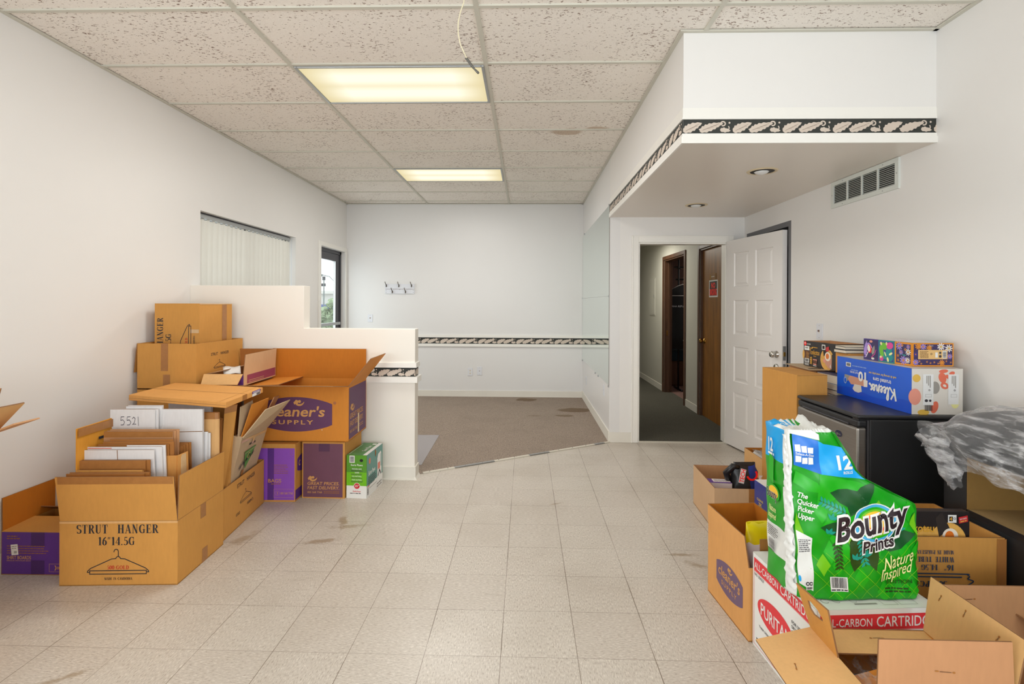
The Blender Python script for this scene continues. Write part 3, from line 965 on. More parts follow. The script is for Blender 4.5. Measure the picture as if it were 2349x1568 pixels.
struct('trim_soffit', b)
b = MB()
for s, m, l in border(0, XR - XP, .077, .267): b.pr(s, fr((XP, YS, SZ + .05), X, Z), m, l)
for s, m, l in border(0, YA - YS, .077, .267): b.pr(s, fr((XP, YA, SZ + .05), -Y, Z), m, l)
struct('trim_soffit_wallpaper_border', b)
# behind the camera: shop front wall around the wide opening
b = MB()
b.box(XL, XR, -2.72, -2.6, 2.7, H, 'wall_paint'); b.box(XL, XR, -2.72, -2.6, 0, .4, 'wall_paint')
b.box(XL, XL + .25, -2.72, -2.6, .4, 2.7, 'wall_paint'); b.box(XR - .25, XR, -2.72, -2.6, .4, 2.7, 'wall_paint')
struct('wall_front', b)

# back wall dado border and rails, baseboards
b = MB()
b.box(XL, XP, YB - .016, YB, .885, .924, 'trim_paint'); b.box(XL, XP, YB - .022, YB, .752, .793, 'trim_paint')
struct('trim_back_rails', b)
b = MB()
for s, m, l in border(0, XP - XL, .092, .284): b.pr(s, fr((XL, YB, .793), X, Z), m, l)
struct('trim_back_wallpaper_border', b)
b = MB(); b.box(XL, XP, YB - .010, YB, .005, .095, 'vinyl_base'); struct('baseboard_back', b)
b = MB(); b.box(XP - .010, XP, YA, YB - .01, .005, .11, 'vinyl_base'); struct('baseboard_partition', b)
b = MB(); b.box(XP, 1.075, YA - .008, YA, 0, .102, 'vinyl_base'); b.box(2.09, XR, YA - .008, YA, 0, .102, 'vinyl_base'); struct('baseboard_alcove', b)
b = MB(); b.box(XL, XL + .008, -2.6, 4.04, 0, .10, 'vinyl_base'); b.box(XL, XL + .008, 4.17, 6.58, .005, .10, 'vinyl_base'); struct('baseboard_left', b)
b = MB(); b.box(XR - .008, XR, -2.6, RD0, 0, .10, 'vinyl_base'); struct('baseboard_right', b)

# stepped half wall
HY, HY2, HX1, HX2, HZ1, HZ2 = 4.047, 4.165, -1.766, -.872, 1.531, 1.191
b = MB()
pr_ = [(XL, 0), (HX2, 0), (HX2, HZ2), (HX1, HZ2), (HX1, HZ1), (XL, HZ1)]
n = len(pr_)
b.add([(x, HY, z) for x, z in pr_] + [(x, HY2, z) for x, z in pr_], [tuple(range(n)), tuple(range(2 * n - 1, n - 1, -1))] + [(i, i + n, (i + 1) % n + n, (i + 1) % n) for i in range(n)], 'half_paint')
o = struct('wall_half', b); bevel(o, .003, 2)
b = MB()
for z0, z1, t in ((.886, .924, .012), (.768, .814, .022)):
    b.box(XL, HX2 + t, HY - t, HY, z0, z1, 'trim_paint'); b.box(HX2, HX2 + t, HY, HY2, z0, z1, 'trim_paint')
    b.box(XL, HX2 + t, HY2, HY2 + t, z0, z1, 'trim_paint')
struct('trim_half_wall_rails', b)
b = MB()
for s, m, l in border(0, HX2 - XL - .02, .072, .215): b.pr(s, fr((XL + .02, HY, .814), X, Z), m, l)
for s, m, l in border(0, HY2 - HY, .072, .2): b.pr(s, fr((HX2, HY, .814), Y, Z), m, l)
struct('trim_half_wall_wallpaper_border', b)
b = MB(); b.box(XL, HX2 + .010, HY - .010, HY, 0, .101, 'vinyl_base'); b.box(HX2, HX2 + .010, HY, HY2, 0, .101, 'vinyl_base')
b.hexa([(HX2, HY - .022, 0), (HX2 + .022, HY - .022, 0), (HX2 + .022, HY2, 0), (HX2, HY2, 0), (HX2, HY - .010, .02), (HX2 + .010, HY - .010, .02), (HX2 + .010, HY2, .02), (HX2, HY2, .02)], 'vinyl_base')
b.box(XL, HX2 + .012, HY - .020, HY, 0, .008, 'vinyl_base')
struct('baseboard_half_wall', b)

# corridor seen through the doorway
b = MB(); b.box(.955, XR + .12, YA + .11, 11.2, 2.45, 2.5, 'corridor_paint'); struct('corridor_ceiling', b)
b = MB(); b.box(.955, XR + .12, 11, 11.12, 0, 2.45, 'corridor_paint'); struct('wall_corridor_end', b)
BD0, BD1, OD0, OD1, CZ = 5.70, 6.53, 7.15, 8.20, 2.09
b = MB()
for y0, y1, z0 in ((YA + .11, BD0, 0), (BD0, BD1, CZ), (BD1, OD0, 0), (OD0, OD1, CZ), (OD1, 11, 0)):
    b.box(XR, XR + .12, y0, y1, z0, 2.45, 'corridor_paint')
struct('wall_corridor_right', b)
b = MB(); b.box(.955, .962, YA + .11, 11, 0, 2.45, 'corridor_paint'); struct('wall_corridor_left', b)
b = MB()
for y0, y1 in ((BD1 + .06, OD0 - .06), (OD1 + .06, 11)): b.box(XR - .008, XR, y0, y1, .006, .10, 'vinyl_base')
struct('baseboard_corridor', b)
# room behind the open corridor door
b = MB(); b.box(XR + .12, 4.0, 6.9, 10.4, 0, .004, 'mauve_floor'); struct('closet_floor', b)
b = MB(); b.box(XR + .12, 4.1, 10.4, 10.5, 0, 2.5, 'mauve'); b.box(4.0, 4.1, 6.8, 10.4, 0, 2.5, 'mauve'); b.box(XR + .12, 4.1, 6.75, 6.9, 0, 2.5, 'mauve'); struct('wall_closet', b)
b = MB(); b.box(XR + .12, 4.1, 6.8, 10.5, 2.5, 2.55, 'corridor_paint'); struct('closet_ceiling', b)

def casing_x(name, x, y0, y1, zt, w, t, m, depth=None):
    """door casing on a wall facing -x"""
    b = MB()
    for z0 in (0,):
        b.box(x - t, x, y0 - w, y0, 0, zt + w, m); b.box(x - t, x, y1, y1 + w, 0, zt + w, m); b.box(x - t, x, y0, y1, zt, zt + w, m)
    if depth:
        b.box(x, x + depth, y0, y0 + .02, 0, zt, m); b.box(x, x + depth, y1 - .02, y1, 0, zt, m); b.box(x, x + depth, y0 + .02, y1 - .02, zt - .02, zt, m)
        b.box(x + depth * .45, x + depth * .75, y1 - .032, y1 - .02, 0, zt - .02, m)
    return bevel(struct(name, b), .004, 2)
casing_x('trim_corridor_opening', XR, OD0, OD1, CZ, .055, .018, 'wood_casing', .12)
casing_x('trim_corridor_door', XR, BD0, BD1, CZ, .05, .016, 'wood_casing', .12)
b = MB(); b.box(XR - .019, XR - .017, OD1 + .004, OD1 + .02, .90, .98, 'brass'); b.box(XR + .03, XR + .075, OD1 - .0225, OD1 - .0205, .90, .98, 'brass'); struct('trim_strike_plate', b)
# white casing of the corridor doorway and its jamb
b = MB()
for x0, x1 in ((1.075, 1.14), (2.02, 2.085)):
    b.box(x0, x1, YA - .016, YA, 0, 2.085, 'trim_paint')
b.box(1.14, 2.02, YA - .016, YA, 2.02, 2.085, 'trim_paint')
for x0, x1 in ((1.072, 1.085), (2.075, 2.088)): b.box(x0, x1, YA - .022, YA, 0, 2.088, 'trim_paint')
b.box(1.085, 2.075, YA - .022, YA, 2.075, 2.088, 'trim_paint')
b.box(1.14, 1.155, YA - .005, YA + .115, 0, 2.02, 'trim_paint'); b.box(2.02 - .008, 2.02, YA - .0, YA + .115, 0, 2.02, 'trim_paint'); b.box(1.155, 2.012, YA - .005, YA + .115, 2.005, 2.02, 'trim_paint')
bevel(struct('door_2_frame', b), .003, 2)

# window with vertical blinds
b = MB()
g0 = XL - .15
for y0, y1, z0, z1 in ((WY0, WY0 + .04, WZ0, WZ1), (WY1 - .04, WY1, WZ0, WZ1), (WY0, WY1, WZ0, WZ0 + .04), (WY0, WY1, WZ1 - .04, WZ1), (5.04, 5.08, WZ0, WZ1)):
    b.box(g0, g0 + .04, y0, y1, z0, z1, 'dark_frame')
b.box(g0 + .015, g0 + .02, WY0 + .04, WY1 - .04, WZ0 + .04, WZ1 - .04, 'glass')
struct('window_1', b)
b = MB(); b.box(XL - .16, XL + .012, WY0, WY1, WZ0 - .02, WZ0, 'trim_paint'); struct('window_1_sill', b)
bl = thing('vertical_blinds', 'off-white vertical blinds closed across the window above the half wall', 'blinds', (XL - .07, WY0 + .9, WZ1))
b = MB(); b.box(-.02, .02, -.885, .82, -.045, -.012, 'alu'); b.box(-.024, .024, -.885, .82, -.012, -.006, 'dark_frame'); b.build('headrail', bl)
vb = MB()
pts = [(-.044 + .088 * i / 6, .010 * math.cos(PI * (i / 6 - .5))) for i in range(7)]
vb.add([(y, x, -.06) for x, y in pts] + [(y, x, -1.20) for x, y in pts], [(i, i + 1, i + 8, i + 7) for i in range(6)], 'vane', None, True)
vb.box(-.003, .003, -.012, .012, -.062, -.04, 'vane')
va = vb.build('vane', bl, fix=False)
vs = [va]
for k in range(1, 22):
    c = va.copy(); COL.objects.link(c); c.parent = bl; vs.append(c)
rv = random.Random(4)
for k, o in enumerate(vs):
    o.location = (0, -.84 + k * .0775, 0); o.rotation_euler = (0, 0, R(-20 + rv.uniform(-8, 8)))
b = MB(); b.tube([(.03, .845, -.03), (.03, .845, -1.15)], .003, 'plate_white', 6); b.build('control_cord', bl)

# glass door on the left
b = MB()
for y0, y1, z1, z0 in ((DY0 - .07, DY0, DZ1 + .06, 0), (DY1, DY1 + .065, DZ1 + .06, 0), (DY0, DY1, DZ1 + .06, DZ1)):
    b.box(XL, XL + .016, y0, y1, z0, z1, 'trim_paint')
bevel(struct('door_1_casing', b), .004, 2)
b = MB()
x0, x1 = XL - .12, XL - .055
b.box(x0, x1, DY0, DY0 + .05, 0, DZ1, 'dark_frame'); b.box(x0, x1, DY1 - .045, DY1, 0, DZ1, 'dark_frame'); b.box(x0, x1, DY0, DY1, DZ1 - .045, DZ1, 'dark_frame')
x0, x1 = XL - .11, XL - .066
b.box(x0, x1, DY0 + .05, DY0 + .12, .01, DZ1 - .05, 'dark_frame'); b.box(x0, x1, DY1 - .17, DY1 - .05, .01, DZ1 - .05, 'dark_frame')
b.box(x0, x1, DY0 + .12, DY1 - .17, DZ1 - .15, DZ1 - .05, 'dark_frame'); b.box(x0, x1, DY0 + .12, DY1 - .17, .01, .25, 'dark_frame')
b.box(x0 + .01, x1 - .004, DY1 - .19, DY1 - .17, .25, DZ1 - .15, 'alu'); b.box(x0 + .01, x1 - .004, DY0 + .12, DY0 + .135, .25, DZ1 - .15, 'alu')
b.box(x0 + .018, x0 + .024, DY0 + .135, DY1 - .19, .25, DZ1 - .15, 'glass')
o = struct('door_1', b)
b = MB(); b.box(XL - .05, XL - .028, DY0 + .08, DY1 - .09, 1.075, 1.115, 'alu'); b.box(XL - .066, XL - .05, DY0 + .1, DY0 + .13, 1.08, 1.11, 'alu'); b.box(XL - .066, XL - .05, DY1 - .13, DY1 - .1, 1.08, 1.11, 'alu')
bevel(tag(b.build('door_1_push_bar', o), 'grey push bar across the glass door'), .004, 2)

# outside, through the glass door
b = MB(); b.box(-60, XL - .17, -20, 90, -.20, -.12, 'asphalt'); struct('ground', b)
b = MB(); b.box(-34, -12, 45, 52, -.2, 2.35, 'outside_wall'); b.box(-34.2, -11.8, 44.8, 45, .55, 1.2, 'outside_band'); b.box(-34.3, -11.7, 44.6, 52.3, 2.15, 2.4, 'outside_wall')
single('flat_roofed_building', b, 'low pale flat-roofed building across the street, seen through the glass door', 'building')
hd = MB()
rh = random.Random(5)
for k in range(1500):
    p = Vector((rh.uniform(-13.2, -8.2), rh.uniform(23.2, 24.8), 0))
    top = 1.0 + .35 * math.sin(p.x * 1.9) + .2 * math.sin(p.x * 4.1)
    p.z = rh.uniform(-.1, 1) * top
    s = rh.uniform(.10, .22)
    q = [p + Vector([rh.uniform(-1, 1) for _ in range(3)]) * s for _ in range(4)]
    hd.add(q, [(0, 1, 2), (0, 2, 3), (1, 3, 2)], 'hedge')
hd.box(-13.2, -8.2, 23.5, 24.6, -.12, .75, 'hedge')
single('hedge', hd, 'grey-green clipped hedge outside, low behind the glass door', 'hedge')
b = MB()
pr = at(756, 634, y=43)
b.tube([Vector((at(771, 700, y=43).x, 43, -.15)), at(771, 650, y=43), pr, at(738, 630, y=43)], .035, 'pole_grey', 6); b.lathe([(.0, .0), (.11, .02), (.11, .08), (0, .10)], 'pole_grey', at(737, 631, y=43), 'x', 8)
single('street_lamp', b, 'tall street lamp with a long curved arm beyond the glass door', 'street lamp')
b = MB()
p = at(743, 667, y=40); b.cyl((p.x, p.y, -.2), (p.x, p.y, at(743, 641, y=40).z), .05, 'pole_grey', 8)
q = at(743, 642, y=40)
b.box(q.x - .12, q.x + .12, q.y - .03, q.y + .03, q.z - .02, q.z + .28, 'dark_frame'); b.box(q.x - .26, q.x + .14, q.y - .03, q.y + .03, q.z - .5, q.z - .26, 'dark_frame')
single('sign_post', b, 'thin post with two small signs outside the glass door', 'sign')

# ================================================================ fixtures on walls and ceiling
def troffer(loc, label):
    t = thing('ceiling_light', label, 'ceiling light', loc, 0, 'fluorescent ceiling lights')
    w, d = .5976, .2928
    b = MB()
    for x0, x1, y0, y1 in ((-w, -w + .018, -d, d), (w - .018, w, -d, d), (-w + .018, w - .018, -d, -d + .018), (-w + .018, w - .018, d - .018, d)):
        b.box(x0, x1, y0, y1, -.009, .003, 'alu')
    bevel(b.build('light_frame', t), .003, 2)
    b = MB(); b.box(-w + .018, w - .018, -d + .018, d - .018, -.003, .002, 'lamp_panel'); b.build('diffuser', t)
    l = bpy.data.lights.new('fluorescent_tubes', 'AREA'); l.shape = 'RECTANGLE'; l.size, l.size_y = 1.1, .5; l.energy = 26; l.color = (1, .97, .93)
    o = bpy.data.objects.new('fluorescent_tubes', l); COL.objects.link(o); o.parent = t; o.location = (0, 0, -.015)
    return t
troffer((-.8626, 3.4696, H - .004), 'lit fluorescent ceiling panel nearest the camera, behind the hanging cable')
troffer((-.8626, 5.9084, H - .004), 'lit fluorescent ceiling panel further back, near the back wall')

# hanging cable
cb = thing('hanging_cable', 'cream electrical cable hanging from the ceiling with its end taped grey', 'cable', (-.27, 2.24, H))
cpts = [Vector((-.262, 2.24, H + .02))] + [at(u, v, y=2.26 + .004 * i) for i, (u, v) in enumerate([(1064, 6), (1056, 28), (1051, 52), (1051, 76), (1056, 102), (1070, 133)])]
M_ = Matrix.Translation((.27, -2.24, -H))
b = MB(); b.tube([M_ @ p for p in cpts], .0026, 'cable_white', 8); b.build('cable_sheath', cb)
b = MB(); e = [M_ @ at(u, v, y=2.285) for u, v in [(1068, 133), (1072, 136), (1078, 145), (1084, 153), (1088, 158), (1095, 165), (1098, 168)]]
b.tube(e, [.006, .006, .0062, .0055, .004, .0056, .005], 'tape_grey', 8); tag(b.build('taped_end', cb), 'grey tape wound round the cable end')

# recessed downlights in the soffit
def can(x, y, label):
    t = thing('recessed_downlight', label, 'light', (x, y, SZ - .001), 0, 'recessed downlights')
    b = MB(); b.lathe([(.072, .0), (.078, -.006), (.092, -.004), (.096, .0)], 'can_ring', n=32); b.build('trim_ring', t)
    b = MB(); b.lathe([(.073, -.0035), (.058, -.002), (.058, -.0022), (.001, -.002)], 'can_dark', n=32); b.build('baffle', t)
    b = MB(); b.lathe([(.001, -.020), (.02, -.018), (.036, -.012), (.045, -.003), (.045, -.002)], 'bulb', (0, .012, 0), n=24); b.build('bulb', t)
can(1.550, 3.41, 'recessed downlight in the soffit, the one nearer the camera')
can(1.505, 4.576, 'recessed downlight in the soffit above the corridor doorway')

# return-air grille on the right wall
g = thing('vent_grille', 'white metal air return grille high on the right wall under the soffit', 'vent', (XR, 3.41, 2.18))
b = MB()
yw, zw = .333, .092
for y0, y1, z0, z1 in ((-yw, -yw + .03, -zw, zw), (yw - .03, yw, -zw, zw), (-yw + .03, yw - .03, -zw, -zw + .028), (-yw + .03, yw - .03, zw - .028, zw)):
    b.box(-.012, 0, y0, y1, z0, z1, 'grille_white')
for k in (-1, 0, 1): b.box(-.011, 0, k * .152 - .006, k * .152 + .006, -zw + .02, zw - .02, 'grille_white')
for y, z in ((-.32, 0), (.32, 0), (-.2, .08), (.2, .08), (-.2, -.08), (.2, -.08)): b.lathe([(.0, -.0135), (.004, -.013), (.004, -.011)], 'alu', (0, y, z), 'x', 8)
b.build('grille_frame', g)
b = MB(); b.box(-.003, 0, -yw + .03, yw - .03, -zw + .028, zw - .028, 'black_matte'); b.build('dark_backing', g)
b = MB()
for k in range(11):
    z = -.058 + k * .0116
    b.hexa([(-.010, -.30, z - .003), (-.010, .30, z - .003), (-.004, .30, z + .002), (-.004, -.30, z + .002), (-.010, -.30, z - .0018), (-.010, .30, z - .0018), (-.004, .30, z + .0032), (-.004, -.30, z + .0032)], 'grille_white')
b.build('louvres', g)

# electrical plates
def plate(name, label, cat, fr_, w, h, kind):
    O, U, V, N = fr_
    t = thing(name, label, cat, O)
    f0 = (Vector((0, 0, 0)), U, V, N)
    def bx(x0, x1, y0, y1, d, m, M):
        q = [U * a + V * c for a, c in ((x0, y0), (x1, y0), (x1, y1), (x0, y1))]
        M.hexa([p for p in q] + [p * 1 + N * d for p in q], m)
    b = MB(); bx(-w / 2, w / 2, -h / 2, h / 2, .006, 'plate_white', b); bevel(b.build('cover_plate', t), .002, 2)
    b = MB()
    if kind == 'switch':
        bx(-.007, .007, -.014, .014, .0068, 'vinyl_base', b); bx(-.004, .004, -.002, .012, .016, 'plate_hole', b); b.build('toggle', t)
    elif kind == 'outlet':
        for s in (-1, 1):
            o = MB(); o.pr(ell(0, s * .021, .0165, .0165, 20), (N * .006, U, V, N), 'vinyl_base', 1)
            for dx in (-.006, .006): o.pr(rect(dx - .0016, s * .021 - .002, dx + .0016, s * .021 + .008), (N * .006, U, V, N), 'plate_hole', 2)
            o.pr(ell(0, s * .021 - .008, .003, .003, 8), (N * .006, U, V, N), 'plate_hole', 2)
            o.build('socket', t, fix=False)
        return t
    else:
        b.pr(ell(0, 0, .006, .006, 14), (N * .006, U, V, N), 'plate_hole', 1); b.build('jack', t, fix=False)
    for s in (-1, 1):
        b = MB(); b.pr(ell(0, s * h * .38, .0028, .0028, 8), (N * .006, U, V, N), 'plate_hole', 1)
        b.build('plate_screw', t, fix=False)
    return t
plate('light_switch', 'white toggle light switch on the back wall below the coat hooks', 'light switch', fr((-2.327, YB, 1.165), X, Z), .073, .115, 'switch')
plate('wall_outlet', 'white double power outlet low on the back wall, left of the blank jack plate', 'outlet', fr((-.82, YB, .372), X, Z), .072, .115, 'outlet')
plate('jack_plate', 'white single-jack cable plate low on the back wall beside the outlet', 'wall plate', fr((-.68, YB, .387), X, Z), .072, .125, 'jack')
plate('light_switch', 'white toggle light switch on the right wall above the noodle box', 'light switch', fr((XR, 3.892, 1.20), -Y, Z), .078, .118, 'switch')
plate('wall_outlet', 'white outlet on the mirror wall under the glass, nearer the back corner', 'outlet', fr((XP, 7.17, .33), -Y, Z), .07, .115, 'outlet')
plate('jack_plate', 'white plate on the mirror wall just above the baseboard corner, nearer the doorway', 'wall plate', fr((XP, 5.58, .465), -Y, Z), .07, .115, 'jack')

# wall mirror on the partition
mr = thing('wall_mirror', 'large two-pane frameless mirror covering the side wall beside the corridor doorway', 'mirror', (XP, 6.43, .57))
for z0, z1 in ((.0, .905), (.909, 1.83)):
    b = MB(); b.box(-.006, 0, -1.20, 1.21, z0, z1, 'mirror'); b.build('mirror_pane', mr)
b = MB(); b.box(-.0075, 0, -1.203, -1.20, -.002, 1.832, 'grey_dot'); b.build('edge_channel', mr)
for y, z in ((-1.19, -.008), (-.45, -.008), (-.2, -.008), (1.19, -.008), (-1.19, 1.832), (1.0, 1.832), (-1.19, .907), (1.19, .907)):
    b = MB(); b.box(-.012, 0, y - .012, y + .012, z - .010, z + .010, 'alu'); b.build('mirror_clip', mr)

# coat rack
cr = thing('coat_rack', 'white painted board with five small metal coat hooks on the back wall', 'coat rack', (-1.88, YB, 1.605))
b = MB(); b.box(-.22, .22, -.018, 0, .0, .074, 'plate_white'); b.box(-.215, .215, -.012, 0, -.005, .0, 'plate_hole'); b.box(-.22, .22, -.018, 0, -.072, -.004, 'plate_white')
for x, z in ((-.205, .03), (-.205, -.02), (-.205, -.05), (.205, .03), (.205, -.02), (.205, -.05), (0, -.012)): b.lathe([(0, -.020), (.004, -.0195), (.004, -.018)], 'dark_frame', (x, 0, z), 'y', 8)
bevel(b.build('backboard', cr), .003, 2)
for x, z in ((-.20, .055), (-.012, .055), (.178, .055), (-.11, -.035), (.088, -.035)):
    b = MB()
    b.box(x - .006, x + .006, -.022, -.018, z - .028, z + .012, 'nickel_dark')
    b.tube([(x, -.022, z + .0), (x - .004, -.045, z + .015), (x - .008, -.062, z + .04), (x - .010, -.062, z + .05)], [.006, .005, .005, .007], 'nickel_dark', 8)
    b.tube([(x, -.022, z - .012), (x + .002, -.04, z - .024), (x + .003, -.052, z - .012), (x + .003, -.052, z - .006)], [.006, .005, .005, .007], 'nickel_dark', 8)
    b.build('coat_hook', cr)

# clear mat behind the half wall
b = MB(); b.add([(-1.9, 4.36, .0055), (-.885, 4.39, .0055), (-.90, 5.385, .0055), (-1.9, 5.36, .0055), (-1.9, 4.36, .009), (-.885, 4.39, .009), (-.90, 5.385, .009), (-1.9, 5.36, .009)], [(4, 5, 6, 7), (0, 1, 5, 4), (1, 2, 6, 5), (2, 3, 7, 6), (3, 0, 4, 7)], 'mat_grey')
single('chair_mat', b, 'smooth grey plastic floor mat on the carpet behind the half wall', 'floor mat')

# the white six-panel style door standing open
HX, HYY = 2.056, 5.210
ang = math.atan2(4.36 - 5.205, 2.158 - 2.013)
DR = thing('panel_door', 'white eight-panel door standing open against the right wall', 'door', (HX, HYY, 0), ang)
DW, DT = .845, .044
# local: x along the leaf from the hinge, the visible face is -y
def pan(b, x0, x1, z0, z1):
    # sunk moulding round a raised field
    y = -DT
    o = [(x0, z0), (x1, z0), (x1, z1), (x0, z1)]
    def ring(i, yy): return [(x0 + i, yy, z0 + i), (x1 - i, yy, z0 + i), (x1 - i, yy, z1 - i), (x0 + i, yy, z1 - i)]
    lv = [ring(0, y), ring(.008, y + .009), ring(.020, y + .009), ring(.040, y + .002)]
    for a, c in zip(lv, lv[1:]):
        b.add(a + c, [(i, (i + 1) % 4, (i + 1) % 4 + 4, i + 4) for i in range(4)], 'door_white')
    b.add(lv[-1], [(0, 1, 2, 3)], 'door_white')
xs = [(.134, .375), (.474, .725)]
zs = [(.19, .545), (.65, .99), (1.105, 1.44), (1.57, 1.90)]
b = MB()
z0d, z1d = .012, 2.028
def cells(b):
    xe = [0, xs[0][0], xs[0][1], xs[1][0], xs[1][1], DW]
    ze = [z0d] + [q for p in zs for q in p] + [z1d]
    for i in range(5):
        for k in range(len(ze) - 1):
            if i in (1, 3) and k % 2 == 1:
                pan(b, xe[i], xe[i + 1], ze[k], ze[k + 1])
            else:
                b.add([(xe[i], -DT, ze[k]), (xe[i + 1], -DT, ze[k]), (xe[i + 1], -DT, ze[k + 1]), (xe[i], -DT, ze[k + 1])], [(0, 1, 2, 3)], 'door_white')
cells(b)
b.add([(0, -DT, z0d), (DW, -DT, z0d), (DW, 0, z0d), (0, 0, z0d), (0, -DT, z1d), (DW, -DT, z1d), (DW, 0, z1d), (0, 0, z1d)], [(0, 1, 2, 3), (4, 5, 6, 7), (1, 2, 6, 5), (3, 0, 4, 7), (2, 3, 7, 6)], 'door_white')
b.build('door_leaf', DR, fix=False)
def knob(z, rr, nm):
    b = MB(); b.lathe([(.030, .0), (.030, .006), (.013, .010), (.013, .024), (rr, .030), (rr * 1.08, .046), (rr * .8, .058), (0, .060)], 'chrome', (0, 0, 0), 'y', 24)
    o = b.build(nm, DR); o.location = (DW - .065, -DT, z); o.rotation_euler = (PI, 0, 0); return o
knob(.975, .026, 'door_knob')
b = MB(); b.lathe([(.030, .0), (.029, .012), (.022, .016), (0, .016)], 'chrome', (0, 0, 0), 'y', 24)
o = b.build('deadbolt', DR); o.location = (DW - .065, -DT, .865); o.rotation_euler = (PI, 0, 0)
b = MB(); b.box(DW, DW + .0015, -DT + .008, -.008, .93, 1.05, 'alu'); b.box(DW + .0015, DW + .008, -DT + .015, -.016, .965, 1.0, 'brass'); b.box(DW, DW + .0012, -DT + .010, -.010, .84, .90, 'alu'); b.build('latch_plate', DR)
for z in (.25, 1.05, 1.8):
    b = MB(); b.cyl((0, -.002, z - .045), (0, -.002, z + .045), .007, 'alu', 10); b.build('hinge', DR)

# brown flush door in the corridor
BDo = thing('flush_door', 'brown wooden flush door in the corridor with a no smoking sign', 'door', (XR + .03, BD1 - .02, .008))
b = MB(); b.box(0, .04, -(BD1 - BD0 - .04), 0, 0, CZ - .03, 'wood_brown'); b.build('door_leaf', BDo)
b = MB(); b.lathe([(.032, 0), (.030, -.008), (.012, -.012), (.012, -.03), (.025, -.036), (.028, -.05), (.02, -.062), (0, -.064)], 'brass', (0, 0, 0), 'x', 20)
o = b.build('door_knob', BDo); o.location = (0, -.06, .935)
def face_neg_x(O): return fr(O, -Y, Z)
sg = thing('no_smoking_sign', 'black and red NO SMOKING sign on the brown corridor door', 'sign', (XR + .029, 6.15, 1.585))
b = MB(); b.box(-.002, 0, -.14, .14, -.102, .102, 'label_white')
f = fr((-.002, .14, -.102), -Y, Z)
b.pr(rect(.022, .018, .258, .188), f, 'sign_black', 1)
b.pr(fit(text('NO', .062, .045), .075, .205, .112), f, 'sign_red', 2)
b.pr(fit(text('SMOKING', .074, .05), .026, .254, .026), f, 'sign_red', 2)
b.build('sign_panel', sg)
sp = thing('door_plaque', 'small clear and brass plaque above the no smoking sign', 'sign', (XR + .029, 6.17, 1.728))
b = MB(); b.box(-.003, 0, -.10, .10, -.036, .036, 'wood_brown'); b.box(-.0045, -.003, .05, .085, -.028, .02, 'brass'); b.box(-.004, -.003, -.10, .10, .033, .036, 'brass'); b.box(-.004, -.003, -.10, -.094, -.036, .036, 'brass')
b.pr(smalltext(.06, .17, .03, 1, .02, .012, 4), fr((-.003, .10, -.036), -Y, Z), 'paper_cream', 1); b.build('plaque_plate', sp)
b = MB(); b.box(XR - .008, XR, 8.74, 9.12, 1.20, 1.84, 'corridor_paint'); b.box(XR - .013, XR - .008, 8.76, 9.10, 1.22, 1.82, 'corridor_paint'); b.box(XR - .018, XR - .013, 8.78, 8.80, 1.5, 1.56, 'alu')
bevel(single('breaker_panel', b, 'flush grey electrical panel door on the far corridor wall', 'electrical panel'), .002, 2)

# hanging clothes in the room behind the open corridor door
rk = thing('clothes_rack', 'black pipe clothes rack standing in the room off the corridor', 'clothes rack', (2.95, 8.45, 0))
b = MB(); b.tube([(-.5, 0, 1.80), (.7, 0, 1.80)], .014, 'black_matte'); b.build('rail', rk)
b = MB(); b.tube([(-.45, .25, 2.02), (.7, .25, 2.02)], .012, 'black_matte'); b.tube([(-.45, .25, 2.02), (-.45, -.1, 1.97)], .010, 'black_matte'); b.build('top_rail', rk)
for x in (-.45, .68):
    b = MB(); b.tube([(x, 0, .0), (x, 0, 2.32)], .015, 'black_matte'); b.build('upright', rk)
    b = MB(); b.tube([(x, -.22, .02), (x, .22, .02)], .015, 'black_matte'); b.build('foot', rk)
def garment(x, y, label, big):
    t = thing('garment_bag' if big else 'dark_garment', label, 'clothing', (x, y, 1.80))
    b = MB(); b.tube([(0, 0, -.085), (0, 0, -.03), (.02, 0, .0), (.012, 0, .018), (-.008, 0, .02)], .003, 'chrome', 6); b.tube([(-.21, 0, -.19), (-.08, 0, -.11), (0, 0, -.085), (.08, 0, -.11), (.21, 0, -.19)], .007, 'hanger_white', 6); b.tube([(-.21, 0, -.19), (-.215, 0, -.215), (-.17, 0, -.20)], .005, 'hanger_white', 6)
    b.build('hanger', t)
    b = MB()
    rings, n = [], 28
    zs_ = [-.10, -.14, -.20, -.30, -.6, -.9, -1.12 if big else -1.0]
    ws_ = [.03, .14, .235, .25, .25, .26, .26]
    for z, w in zip(zs_, ws_):
        for k in range(n):
            a = 2 * PI * k / n
            rip = 1 + .12 * math.sin(k * 2.6 + z * 2)
            b.v.append((w * math.cos(a), (.045 if z < -.15 else .025) * math.sin(a) * rip, z))
    k0 = b.mi('garment')
    for i in range(len(zs_) - 1):
        for k in range(n):
            b.f.append([i * n + k, i * n + (k + 1) % n, (i + 1) * n + (k + 1) % n, (i + 1) * n + k]); b.m.append(k0); b.sm.append(True)
    b.f.append([(len(zs_) - 1) * n + k for k in range(n)]); b.m.append(k0); b.sm.append(False)
    if big:
        f = fr((0, -.062, 0), X, Z)
        b.pr(text('BANANA REPUBLIC', .030, .0, 1.0, 0, 'c'), (f[0] + Z * -.45 + X * -.10, *f[1:]), 'plate_white', 1)
        b.pr(rect(-.22, -.272, .22, -.262), f, 'hanger_white', 1)
        b.pr(ell(.0, -.98, .014, .014, 12), f, 'hanger_white', 1)
    b.build('garment_body', t)
garment(2.53, 8.32, 'black garment bag with pale lettering hanging in the room off the corridor', True)
garment(2.75, 8.6, 'dark garment hanging behind the lettered garment bag', False)
b = MB(); b.box(-.3, .35, -.2, .25, 0, .42, 'wood_casing'); b.box(-.3, .35, -.2, .25, .42, .60, 'garment_blue')
